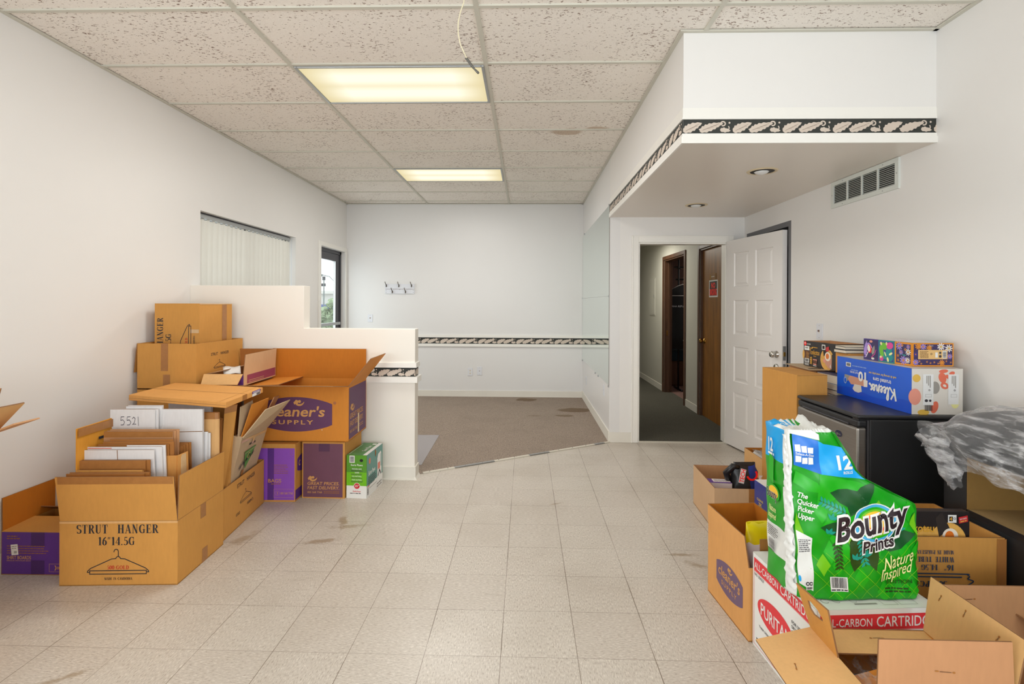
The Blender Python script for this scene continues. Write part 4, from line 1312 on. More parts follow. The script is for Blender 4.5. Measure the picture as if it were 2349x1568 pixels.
o = b.build('storage_chest'); o.location = (2.75, 9.05, .004)
tag(bevel(o, .02, 3), 'low dark chest under the hanging clothes in the room off the corridor', 'chest')
# ================================================================ cartons along the left wall
def strut_print(b, f):
    b.pr(roman('STRUT  HANGER', .043, .082, .478, .257), f, 'ink_black', 1)
    b.pr(roman('16"14.5G', .040, .187, .362, .199), f, 'ink_black', 1)
    b.pr(hanger(.300, .0042, .283, .066), f, 'ink_black', 1)
    b.pr(roman('500\u00b7GOLD', .019, .230, .335, .080), f, 'ink_red', 1)
    b.pr(roman('MADE IN CAMBODIA', .0125, .217, .352, .028), f, 'ink_black', 1)
def small_hanger(b, f, cx, cy, k=1.0):
    O, U, V, N = f
    g = (O + U * cx + V * cy, U, V, N)
    b.pr(fit(text('STRUT', .026 * k, .004), -.125 * k, -.025 * k, .115 * k), g, 'ink_black', 1)
    b.pr(fit(text('HANGER', .026 * k, .004), .012 * k, .135 * k, .115 * k), g, 'ink_black', 1)
    b.pr(hanger(.17 * k, .0028, 0, 0.01 * k), g, 'ink_black', 1)
    b.pr(fit(text('GOLD', .018 * k, .003), -.14 * k, -.085 * k, -.055 * k), g, 'ink_black', 1)
    b.pr(fit(text('500PCS', .018 * k, .003), .02 * k, .11 * k, -.04 * k), g, 'ink_black', 1)

def p_front(b, F, w, d, h):
    strut_print(b, F['front'])
    b.pr(rect(.46 * d, h - .075, .58 * d, h), F['right'], 'tape_brown', 1)
    b.pr(rect(.50 * d, .0, .62 * d, .075), F['right'], 'tape_brown', 1)
    b.pr(rect(0, h - .0015, w, h), F['front'], 'corrugation', 1); b.pr(rect(0, h - .0015, d, h), F['right'], 'corrugation', 1); b.pr(rect(0, h - .012, w, h - .0015), F['front'], 'kraft_light', .6)
L1 = carton('cardboard_carton', 'open strut hanger carton in front, stuffed with folded brown and white cartons', .57, .425, .318, (-2.283, 2.463, 0), R(3.2),
            [dict(side='front', L=.222, ang=4, inset=(-.012, .012), tape=(.0, .186, .555, .222, 'tape_brown')),
             dict(side='right', L=.221, ang=1.5, inset=(.004, .004)), dict(side='back', L=.20, ang=-4)], prints=p_front)
def ply(b, x0, x1, y, t, zb, zt, m, dx=0, dy=0):
    """one upright board, sheared by dx, dy at the top, with a raw corrugated top edge"""
    p = [(x0, y, zb), (x1, y, zb), (x1, y + t, zb), (x0, y + t, zb), (x0 + dx, y + dy, zt), (x1 + dx, y + dy, zt), (x1 + dx, y + dy + t, zt), (x0 + dx, y + dy + t, zt)]
    b.add(p, [(0, 3, 2, 1), (0, 1, 5, 4), (1, 2, 6, 5), (2, 3, 7, 6), (3, 0, 4, 7)], m)
    b.add(p, [(4, 5, 6, 7)], 'corrugation')
RZ1 = R(3.2)
def flat_carton(label, x0, x1, y, zt, m, plies=2, zb=.012, dx=0, dy=0, steps=(), tape=None, extra=None, group='folded cartons in the front strut hanger carton', th=.006, rz=RZ1):
    cx = (x0 + x1) / 2
    t = thing('folded_carton', label, 'box', (cx, y, zb), rz, group)
    hw = (x1 - x0) / 2
    for k in range(plies):
        st = steps[k] if k < len(steps) else (0, 0, 0)
        b = MB()
        ply(b, -hw + st[0], hw + st[1], k * (th + .003), th, 0, zt - zb + st[2], m, dx, dy)
        if k == 0 and extra: extra(b, hw, zt - zb, dx, dy)
        o = b.build('panel', t, fix=False)
        if k == 0 and tape:
            tb = MB()
            h = zt - zb
            tb.add([(-hw + dx * (h - tape) / h, -.0008 + dy * (h - tape) / h, h - tape), (hw + dx * (h - tape) / h, -.0008 + dy * (h - tape) / h, h - tape), (hw + dx, -.0008 + dy, h), (-hw + dx, -.0008 + dy, h)], [(0, 1, 2, 3)], 'tape_brown')
            tb.build('tape_strip', o, fix=False)
    return t
flat_carton('torn brown folded carton nearest the front flap of the strut hanger carton', -2.265, -1.885, 2.505, .540, 'kraft_dark', 2, dx=-.015, steps=((0, 0, 0), (.01, .02, .004)))
flat_carton('thin brown carton pieces just behind the torn folded carton', -2.255, -1.93, 2.532, .549, 'kraft', 2, steps=((0, 0, 0), (.08, .0, -.006)))
flat_carton('short folded carton with a dark taped top edge, in front of the low white pair', -2.255, -1.925, 2.562, .588, 'kraft_dark', 2, dx=-.01, tape=.045, steps=((0, 0, 0), (.0, .016, .0)))
def crease(b, hw, h, dx, dy):
    b.add([(-.02, -.0008 + dy * .7, h * .72), (-.0165, -.0008 + dy * .7, h * .72), (-.0255, -.0008 + dy, h), (-.029, -.0008 + dy, h)], [(0, 1, 2, 3)], 'corrugation')
flat_carton('low white folded carton, front one of the white pair', -2.258, -1.885, 2.592, .634, 'kraft_white', 1, dx=-.03, extra=crease)
flat_carton('low white folded carton, back one of the white pair with a red edge', -2.262, -1.858, 2.612, .645, 'kraft_white', 2, dx=-.03, steps=((0, 0, 0), (.22, .012, .006)),
            extra=lambda b, hw, h, dx, dy: b.add([(-hw + .03 + dx, -.0008, h - .009), (-hw + .15 + dx, -.0008, h - .009), (-hw + .15 + dx, -.0008, h - .005), (-hw + .03 + dx, -.0008, h - .005)], [(0, 1, 2, 3)], 'coral_deep'))
flat_carton('wide brown folded carton standing behind the low white pair', -2.225, -1.84, 2.640, .662, 'kraft_dark', 3, dx=-.01, steps=((0, -.02, -.012), (.02, 0, 0), (.05, -.01, .01)), tape=.0)
flat_carton('brown folded carton with a dark tape edge and faint print, below the 5521 board', -2.255, -1.895, 2.690, .704, 'kraft_tan', 3, dx=.01, tape=.030, steps=((0, 0, 0), (.01, .01, .003), (.02, .022, .008)),
            extra=lambda b, hw, h, dx, dy: b.add(*(lambda s: ([(x - hw + .01, -.0009, y + h - .052) for x, y in s[0]], s[1]))(smalltext(.05, .30, 0, 1, .02, .008, 9)), 'ink_black'))
# folded carton turned on edge, loop of its taped end to the right
t = thing('folded_carton', 'small folded carton bent open on the right, its taped end showing', 'box', (-1.87, 2.66, .012), RZ1, 'folded cartons in the front strut hanger carton')
b = MB(); b.slab([(-.03, .0, .0), (.05, -.03, .0), (.055, -.03, .585), (-.035, .0, .575)], .005, 'kraft_top'); b.build('panel', t)
b = MB(); b.slab([(.052, -.03, .0), (.090, .03, .0), (.072, .03, .590), (.055, -.03, .585)], .005, 'kraft_top'); o = b.build('panel', t)
b = MB(); b.slab([(.066, -.014, .3), (.086, .014, .3), (.074, .014, .585), (.064, -.014, .583)], -.001, 'tape_clear'); b.build('tape_strip', o)
b = MB(); b.slab([(-.035, .03, .0), (.04, .02, .0), (.035, .02, .575), (-.04, .03, .570)], .005, 'kraft_dark'); b.build('panel', t)
flat_carton('narrow stack of brown boards in front of the tall white carton', -1.885, -1.812, 2.735, .628, 'kraft_dark', 4, dx=-.012, steps=((0, -.03, -.012), (0, -.02, -.005), (0, -.01, 0), (0, 0, .003)), th=.005)
def n5521(b, hw, h, dx, dy):
    def P(s, cx): return [((x * .026 + cx) - hw, -.0012, h - .085 + y * .046) for x, y in s]
    five = [(.75, 1.0), (.1, .97), (.05, .55), (.5, .62), (.85, .35), (.6, .02), (.05, .0)]
    two = [(.1, .72), (.4, .95), (.75, .75), (.55, .3), (.15, .05), (.45, .12), (.95, .10)]
    for s, cx in ((five, .052), (five, .086), (two, .112), ([(.3, 1.0), (.42, -.1)], .138)):
        q = line(s, .075)
        b.add(P(q[0], cx), q[1], 'pen')
flat_carton('white folded carton marked 5521 by hand', -2.275, -2.035, 2.770, .805, 'kraft_white', 2, dx=-.004, extra=n5521, steps=((0, 0, 0), (.0, .012, .001)))
flat_carton('white folded carton peeping over the 5521 board', -2.215, -2.02, 2.800, .817, 'kraft_white', 2, steps=((0, 0, 0), (.005, .0, .004)))
def fold(b, hw, h, dx, dy):
    b.add([(-hw, -.0012, h * .835), (hw, -.0012, h * .84), (hw, -.0012, h * .845), (-hw, -.0012, h * .839)], [(0, 1, 2, 3)], 'corrugation')
flat_carton('tall white folded carton, widest of the white boards', -2.055, -1.80, 2.815, .800, 'kraft_white', 2, extra=fold, steps=((0, 0, 0), (.02, .0, .0)))
flat_carton('white folded carton ends sticking out right of the tall white board', -2.02, -1.775, 2.838, .668, 'kraft_white', 2, steps=((0, -.01, 0), (0, .0, -.008)))
t = thing('folded_carton', 'tall brown folded carton with a rounded taped top beside the white boards', 'box', (-1.788, 2.866, .012), RZ1, 'folded cartons in the front strut hanger carton')
b = MB()
pts = [(-.05, 0), (.03, 0), (.045, .006), (.049, .014), (.045, .022), (.03, .026), (-.05, .026)]
b.add([(x, y, 0) for x, y in pts] + [(x, y, .758) for x, y in pts], [(i, i + 1, i + 8, i + 7) for i in range(6)] + [(7, 8, 9, 10, 11, 12, 13)], 'kraft_light'); o = b.build('panel', t)
b = MB(); b.add([(x * 1.004, y - .0008 if y < .01 else y, z) for z in (.722, .758) for x, y in pts[:4]], [(i, i + 1, i + 5, i + 4) for i in range(3)], 'tape_brown'); b.build('tape_strip', o)
# amber board standing along the left side
t = thing('folded_carton', 'amber folded carton with a taped top standing along the left side', 'box', (-2.262, 2.535, .012), R(2), 'folded cartons in the front strut hanger carton')
b = MB(); b.slab([(0, 0, 0), (0, .34, 0), (0, .34, .748), (0, 0, .742)], -.006, 'kraft_amber')
b.pr(smalltext(.13, .25, .655, 1, .03, .014, 3), fr((.006, 0, 0), Y, Z), 'ink_black', 1); b.pr(smalltext(.17, .24, .622, 1, .03, .018, 8), fr((.006, 0, 0), Y, Z), 'ink_black', 1)
b.pr(line([(.07, .60), (.15, .60), (.155, .57)], .003), fr((.006, 0, 0), Y, Z), 'ink_black', 1); o = b.build('panel', t, fix=False)
b = MB(); b.pr(rect(.0, .700, .34, .742), fr((.0062, 0, 0), Y, Z), 'tape_brown', 1); b.build('tape_strip', o, fix=False)

# second strut hanger carton with the beige carton leaning in it
def p_side(b, F, w, d, h):
    small_hanger(b, F['right'], .30, .13, 1.0)
L2 = carton('cardboard_carton', 'strut hanger carton behind the front one, holding a beige carton with a green triangle', .42, .586, .302, (-2.178, 2.914, 0), R(6.0), [], prints=p_side)
G2 = 'folded cartons in the second strut hanger carton'
t = thing('folded_carton', 'tall folded carton with a taped top at the front of the second hanger carton', 'box', (-1.80, 3.0, .012), 0, G2)
b = MB(); b.hexa([(-.02, -.01, 0), (.012, -.01, 0), (-.004, .075, 0), (-.03, .075, 0), (.022, -.005, .765), (.070, .045, .772), (.045, .070, .772), (.0, .03, .765)], 'kraft'); o = b.build('panel', t)
b = MB(); b.slab([(.0205, -.0062, .725), (.0670, .0412, .732), (.0705, .0440, .772), (.0224, -.0062, .765)], .0006, 'tape_brown'); b.build('tape_strip', o)
flat_carton('dark brown boards tightly packed behind the tall folded carton in the second hanger carton', -2.05, -1.80, 2.965, .705, 'kraft_dark', 4, rz=R(4), group=G2, steps=((0, 0, -.02), (0, .01, 0), (0, .0, .01), (0, .01, .006)))
flat_carton('brown boards filling the middle of the second hanger carton under the flat lid', -2.15, -1.82, 3.12, .79, 'kraft', 5, rz=R(4), group=G2, th=.012)
flat_carton('white edged boards at the left of the second hanger carton under the flat lid', -2.15, -1.90, 3.05, .80, 'kraft_white', 2, rz=R(4), group=G2, th=.01)
bg_ = thing('folded_carton', 'beige carton with a green triangle logo and splayed flaps in the second hanger carton', 'box', (-1.80, 3.10, .012), 0, G2)
def rel(o, *p): return [Vector(q) - o for q in p]
o0 = Vector((-1.80, 3.10, .012))
b = MB()
q = rel(o0, (-1.846, 3.075, .05), (-1.905, 3.47, .05), (-1.747, 3.44, .555), (-1.714, 3.07, .577))
b.slab(q, -.05, 'kraft_grey')
U = (q[1] - q[0]).normalized(); V = (q[3] - q[0]).normalized(); V = (V - U * V.dot(U)).normalized(); N = U.cross(V)
def onq(s_, m, l, v0=.235):
    vs = []
    for x, y in s_[0]:
        u_, v_ = x / .40, (y + v0) / .535
        p = q[0].lerp(q[1], u_).lerp(q[3].lerp(q[2], u_), v_)
        vs.append(p + N * (.0012 + .0006 * l))
    b.add(vs, s_[1], m)
onq(shp([(.105, .185), (.275, .200), (.175, .055)]), 'green_box', 1)
onq(line([(.108, .172), (.268, .186)], .004), 'kraft_grey', 2)
onq(tr(text('G', .042, .004), .16, .128), 'kraft_light', 2)
onq(line([(.07, .085), (.09, .105), (.085, .08), (.12, .12), (.13, .10), (.16, .135), (.165, .115), (.20, .155), (.215, .13), (.24, .17), (.235, .14), (.26, .16)], .008), 'ink_black', 3)
onq(smalltext(.15, .25, .222, 1, .02, .013, 7), 'ink_black', 1)
onq(rect(.0, .262, .40, .282), 'tape_clear', 1); onq(rect(.18, .225, .21, .27), 'tape_clear', 2); onq(rect(.13, .0, .165, .06), 'kraft_dark', 1)
b.build('carton_body', bg_)
b = MB(); b.slab(rel(o0, (-1.712, 3.07, .578), (-1.745, 3.44, .556), (-1.59, 3.43, .742), (-1.635, 3.19, .724)), .005, 'kraft_grey'); b.build('flap', bg_)
b = MB(); b.slab(rel(o0, (-1.728, 3.08, .578), (-1.76, 3.42, .560), (-1.703, 3.36, .766), (-1.70, 3.15, .764)), .005, 'kraft_orange'); b.build('flap', bg_)
b = MB(); b.slab(rel(o0, (-1.745, 3.07, .56), (-1.765, 3.30, .56), (-1.735, 3.22, .775), (-1.722, 3.06, .765)), .005, 'kraft_grey'); b.build('flap', bg_)
b = MB(); b.slab(rel(o0, (-1.765, 3.35, .56), (-1.78, 3.46, .56), (-1.70, 3.50, .755), (-1.68, 3.39, .765)), .005, 'kraft_tan'); b.build('flap', bg_)

# flat lid lying across the second hanger carton
lid = thing('flat_carton', 'flat closed carton with a small purple label lying over the second hanger carton', 'box', (-2.01, 3.10, .812), 0)
P0 = [(-2.335, 2.965), (-1.640, 2.775), (-1.688, 3.265), (-2.375, 3.425)]
b = MB()
b.add([(x + 2.01, y - 3.10, z) for z in (.004, .038) for x, y in P0], [(3, 2, 1, 0), (4, 5, 6, 7)] + [(i, (i + 1) % 4, (i + 1) % 4 + 4, i + 4) for i in range(4)], 'kraft_top')
def lp(a, c): # point on the top, a along the front, c back
    p = Vector(P0[0]).lerp(Vector(P0[1]), a); q = Vector(P0[3]).lerp(Vector(P0[2]), a)
    v = p.lerp(q, c); return (v.x + 2.01, v.y - 3.10, .0388)
b.add([lp(0, .47), lp(1, .50), lp(1, .508), lp(0, .478)], [(0, 1, 2, 3)], 'corrugation')
b.add([lp(.93, .0), lp(.94, 0), lp(.94, 1), lp(.93, 1)], [(0, 1, 2, 3)], 'kraft')
o = bevel(b.build('carton_body', lid), .004, 2)
a, c = Vector((P0[1][0] + 2.01, P0[1][1] - 3.10, .004)), Vector((P0[2][0] + 2.01, P0[2][1] - 3.10, .004))
f = (a, (c - a).normalized(), Z, (c - a).normalized().cross(Z))
b = MB(); b.pr(rect(.33, .002, .45, .034), f, 'label_white', 1); b.pr(rect(.33, .018, .45, .034), f, 'purple', 2); b.pr(barcode(.39, .445, .003, .017), f, 'barcode', 2); b.pr(smalltext(.34, .44, .026, 2, .007, .004), f, 'label_white', 3)
tag(b.build('shipping_label', lid, fix=False), 'purple and white bar code label')
strip(lid, f, (.20, .002, .26, .034), 'tape_brown')
b = MB()
q = [lp(0, -.001), lp(1, -.001)]
b.add([(q[0][0], q[0][1] - .001, .018), (q[1][0], q[1][1] - .001, .018), (q[1][0], q[1][1] - .001, .0195), (q[0][0], q[0][1] - .001, .0195)], [(0, 1, 2, 3)], 'corrugation'); b.build('seam', lid, fix=False)

# stack in the corner against the half wall
kb = dict(w=.41, d=.575, rz=0)
carton('cardboard_carton', 'plain carton at the bottom of the corner stack, mostly hidden', .40, .56, .40, (-2.655, 3.455, 0), 0, closed=True, m='kraft_tan')
carton('cardboard_carton', 'closed carton in the corner stack just under the open strut hanger carton', .405, .57, .395, (-2.658, 3.450, .402), 0, closed=True)
def p_m(b, F, w, d, h):
    small_hanger(b, F['right'], .27, .115, .85)
    b.pr(rect(.165, .125, .215, h), F['front'], 'tape_brown', 1); b.pr(rect(.18, 0, .23, .10), F['front'], 'tape_brown', 1)
carton('cardboard_carton', 'open strut hanger carton holding the upright carton in the corner stack', .41, .575, .312, (-2.655, 3.446, .800), 0,
       [dict(side='left', L=.20, ang=174)], prints=p_m)
def p_t(b, F, w, d, h):
    strut_print(b, turned(F['front'], .318))
    b.pr(rect(.255, .37, .318, .395), F['front'], 'tape_clear', 1)
    b.pr(rect(.27, 0, .33, h), F['right'], 'tape_brown', 1)
    b.pr(rect(.0, h - .006, d, h), F['right'], 'tape_clear', 3)
carton('cardboard_carton', 'topmost upright strut hanger carton in the corner stack, lettering turned sideways', .322, .40, .578, (-2.622, 3.565, .808), R(0), closed=True, prints=p_t)

# purple shirt board carton by the left wall
def p_pb(b, F, w, d, h):
    f = F['front']
    b.pr(rect(.002, .004, w - .002, h - .004), f, 'purple', 1)
    b.pr(fit(text('SHIRT BOARDS', .018, .012), .03, .155, .080), f, 'ink_kraft', 2)
    b.pr(fit(text('REGULAR WITH PLAIN BACK', .006, .004), .03, .155, .070), f, 'ink_kraft', 2)
    b.pr(smalltext(.03, .25, .145, 4, .012, .004, 5), f, 'kraft_dark', 2)
    b.pr(smalltext(.03, .10, .195, 2, .012, .005, 6), f, 'kraft_dark', 2)
    b.pr(line([(.25, .018), (.40, .018), (.40, .058), (.25, .058)], .0014, True), f, 'ink_kraft', 2)
    b.pr(line(arc(.272, .038, .013, .014, 60, -60, 8), .005), f, 'ink_kraft', 2)
    b.pr(text('800', .014, .008), (f[0] + X * .290 + Z * .031, *f[1:]), 'ink_kraft', 2)
    b.pr(rect(.155, h - .075, .225, h - .004), f, 'purple_dark', 2); b.pr(rect(.155, .004, .225, .075), f, 'purple_dark', 2)
PBX = carton('cardboard_carton', 'open purple shirt boards carton by the left wall', .365, .30, .222, (-2.674, 2.557, 0), R(.6),
             [dict(side='left', L=.168, ang=0, m2='kraft_inner'), dict(side='front', L=.175, ang=-88), dict(side='right', L=.02, ang=-85), dict(side='back', L=.10, ang=-62, m2='kraft_dark')], prints=p_pb)
b = MB()
f = (Vector((-.365 / 2 + .055, -.15 - .0012, .10)), X * math.cos(.1) + Z * math.sin(.1), Z * math.cos(.1) - X * math.sin(.1), -Y)
b.pr(rect(0, 0, .036, .054), f, 'paper_white', 1); b.pr(smalltext(.005, .03, .042, 2, .010, .004), f, 'grey_dot', 2); b.pr(barcode(.014, .03, .008, .02), f, 'grey_dot', 2); tag(b.build('label_sticker', PBX, fix=False), 'crooked white paper label')

# carton outside the left edge of the picture, only its flap tips showing
carton('cardboard_carton', 'carton at the far left edge, only the tips of its flaps in view', .45, .42, .82, (-2.645, 1.62, 0), 0,
       [dict(side='right', L=.27, ang=50, inset=(0, .05)), dict(side='back', L=.22, ang=15), dict(side='front', L=.2, ang=30)], m='kraft_light')
b = MB(); b.slab([(-2.20, 1.95, .835), (-1.995, 1.955, .915), (-1.955, 2.02, .925), (-2.20, 2.05, .845)], .006, 'kraft_tan')
single('loose_carton_flap', b, 'loose corrugated flap under the flap tips at the far left edge', 'cardboard')

# cartons in front of the half wall
def phone_line(b, f, x, y, s, m):
    b.pr(line([(x, y), (x + .20 * s, y), (x + .20 * s, y + .045 * s), (x, y + .045 * s)], .0012, True), f, m, 2)
    b.pr(line(arc(x + .022 * s, y + .022 * s, .013 * s, .014 * s, 60, -60, 8), .005 * s), f, m, 2)
def p_bags(b, F, w, d, h):
    f = F['front']
    b.pr(rect(.004, .012, w - .006, h - .030), f, 'purple_bright', 1)
    b.pr(rect(w - .195, .012, w - .150, h - .030), f, 'purple', 1.5)
    b.pr(fit(text('BAGS', .026, .010), w - .190, w - .098, .135), f, 'ink_kraft', 2)
    b.pr(smalltext(w - .17, w - .10, .122, 1, .01, .005), f, 'kraft_dark', 2)
    b.pr(smalltext(w - .15, w - .05, .255, 5, .014, .004, 11), f, 'kraft_dark', 2)
    b.pr(line([(w - .036, h - .075), (w - .022, h - .075), (w - .022, h - .036), (w - .036, h - .036)], .0012, True), f, 'kraft_dark', 2)
    g = (f[0] + X * (w - .15), *f[1:])
    b.pr(line([(0, .03), (.137, .03), (.137, .088), (0, .088)], .0012, True), g, 'ink_kraft', 2)
    b.pr(line(arc(.024, .06, .016, .016, 0, 360, 14), .0012), g, 'ink_kraft', 2); b.pr(line(arc(.019, .06, .007, .010, 60, -60, 8), .004), g, 'ink_kraft', 2)
    b.pr(fit(text('800 568 7768', .016, .007), .047, .132, .052), g, 'ink_kraft', 2)
    r = F['right']
    b.pr(barrel(.16, .25, .26, .13), r, 'purple', 1); b.pr(text('c', .06, .008), (r[0] + r[1] * .05 + Z * .235, *r[1:]), 'ink_kraft', 2); b.pr(rect(.0, .012, d, .08), r, 'purple', 1)
carton('cardboard_carton', 'upright bright purple carton printed BAGS under the big supply carton', .35, .40, .405, (-1.958, 3.552, 0), R(1.5), closed=True, prints=p_bags)
def p_gp(b, F, w, d, h):
    f = F['front']
    b.pr(rect(.008, .008, w - .014, h - .012), f, 'plum', 1)
    b.pr(rect(.12, h - .068, .20, h - .012), f, 'plum_dark', 2)
    b.pr(emblem(.075, .135, .062), f, 'ink_kraft', 2)
    b.pr(fit(text('GREAT PRICES.', .023, .012, shear=.12), .040, .270, .095), f, 'ink_kraft', 2)
    b.pr(fit(text('FAST DELIVERY.', .023, .012, shear=.12), .040, .270, .064), f, 'ink_kraft', 2)
    b.pr(fit(text('800 568 7768', .014, .004), .040, .145, .036), f, 'ink_kraft', 2)
    b.pr(smalltext(.158, .27, .046, 2, .010, .004, 3), f, 'kraft_dark', 2)
    b.pr(rect(.04, .057, .27, .0578), f, 'kraft_dark', 2)
carton('cardboard_carton', 'plum carton printed GREAT PRICES under the big supply carton', .308, .36, .402, (-1.592, 3.634, 0), R(-.5), closed=True, prints=p_gp)
def p_cb(b, F, w, d, h):
    f = F['front']
    b.pr(barrel(.372, .192, .525, .245), f, 'violet_oval', 1)
    b.pr(fit(text("cleaner's", .072, .018, .8, .12), .155, .582, .178), f, 'ink_kraft', 2)
    b.pr(fit(text('SUPPLY', .030, .020, space=1.35), .205, .500, .122), f, 'ink_kraft', 2)
    b.pr(emblem(.395, .268, .070), f, 'ink_kraft', 2)
    b.pr(line(arc(.652, .275, .009, .009, 0, 360, 14), .002), f, 'violet_oval', 1); b.pr(text('R', .009, .01, align='c'), (f[0] + X * .652 + Z * .270, *f[1:]), 'violet_oval', 1)
    b.pr(shp([(.556, .086), (.568, .090), (.563, .076)]), f, 'kraft_pale', 1)
    r = F['right']
    b.pr(rect(.012, .012, d - .012, h - .012), r, 'violet_oval', 1)
    b.pr(emblem(.085, .225, .085), r, 'ink_kraft', 2)
    b.pr(fit(text('GREAT PRICES.', .038, .012, shear=.1), .03, .33, .155), r, 'ink_kraft', 2)
    b.pr(fit(text('FAST DELIVERY.', .038, .012, shear=.1), .03, .33, .100), r, 'ink_kraft', 2)
    b.pr(fit(text('800 568 7768', .022, .004), .03, .19, .052), r, 'ink_kraft', 2)
    b.pr(smalltext(.21, .33, .07, 2, .014, .005), r, 'ink_kraft', 2)
    b.pr(rect(.20, .02, .235, .16), r, 'tape_clear', 3)
CB = carton('cardboard_carton', 'big open supply carton with a purple badge, resting on two cartons by the half wall', .75, .41, .390, (-2.0, 3.602, .412), R(.2),
            [dict(side='front', L=.212, ang=81, inset=(0, .03), m2='kraft_top'), dict(side='back', L=.232, ang=0, m2='kraft_inner', inset=(0, .006)),
             dict(side='right', L=.25, ang=38, inset=(.02, .0), m2='kraft_light', pr=lambda fb: fb.pr(smalltext(.15, .22, .13, 2, .01, .006), fb.iframe, 'ink_blue', 1)),
             dict(side='left', L=.25, ang=-87, m='kraft_orange', m2='kraft_orange')], m='kraft_orange', m2='kraft_orange', prints=p_cb)
# small torn open carton with a magenta printed strip, lying on the folded-in flap
sm = thing('cardboard_carton', 'small open carton with a magenta strip lying on the big supply carton', 'box', (-2.085, 3.73, .822), R(2.5))
b = MB()
w, d, h = .27, .50, .078
b.box(-w / 2, w / 2, -d / 2, d / 2, 0, .005, 'kraft_pale')
for x0, x1, y0, y1 in ((-w / 2, -w / 2 + .005, -d / 2, d / 2), (w / 2 - .005, w / 2, -d / 2, d / 2), (-w / 2, w / 2, -d / 2, -d / 2 + .005), (-w / 2, w / 2, d / 2 - .005, d / 2)):
    b.box(x0, x1, y0, y1, .005, h, 'kraft_pale')
r = fr((w / 2, -d / 2, 0), Y, Z)
b.pr(rect(.05, .008, d - .01, h - .010), r, 'magenta_strip', 1); b.pr(smalltext(.07, .3, .025, 2, .012, .004), r, 'kraft_pale', 2)
b.pr(rect(.23, .004, .27, .076), fr((-w / 2, -d / 2, 0), X, Z), 'purple', 1)
b.build('carton_body', sm)
for q in (dict(side='right', L=.135, ang=3, m='kraft_pale', m2='kraft_pale', inset=(.015, .0)), dict(side='front', L=.085, ang=140, m='kraft_light', m2='kraft_light', inset=(.012, .012)), dict(side='back', L=.135, ang=-5, m='kraft_dark', m2='kraft_dark'), dict(side='left', L=.12, ang=-78, m='kraft_pale', m2='kraft_pale')):
    flap_mb(w=w, d=d, h=h, **q).build('flap', sm, fix=False)
b = MB()
pts = [(-.17 + .34 * i / 8, .012 * math.sin(i * 1.1)) for i in range(9)]
q = [at(511, 841, y=3.62), at(551, 839, y=3.64), at(553, 856, y=3.55), at(513, 857, y=3.53)]
cx = sum(q, Vector()) / 4
vs = []
for i in range(7):
    for k in range(4):
        p = q[0].lerp(q[1], i / 6).lerp(q[3].lerp(q[2], i / 6), k / 3)
        vs.append(p - cx + Vector((0, 0, .004 * math.sin(i * 1.2 + k))))
b.add(vs, [(i * 4 + k, i * 4 + k + 1, i * 4 + k + 5, i * 4 + k + 4) for i in range(6) for k in range(3)], 'paper_white', None, True)
o = b.build('paper_sheet'); o.location = cx
sol = o.modifiers.new('thickness', 'SOLIDIFY'); sol.thickness = .0015
tag(o, 'white paper sheet poking out of the small open carton', 'paper')

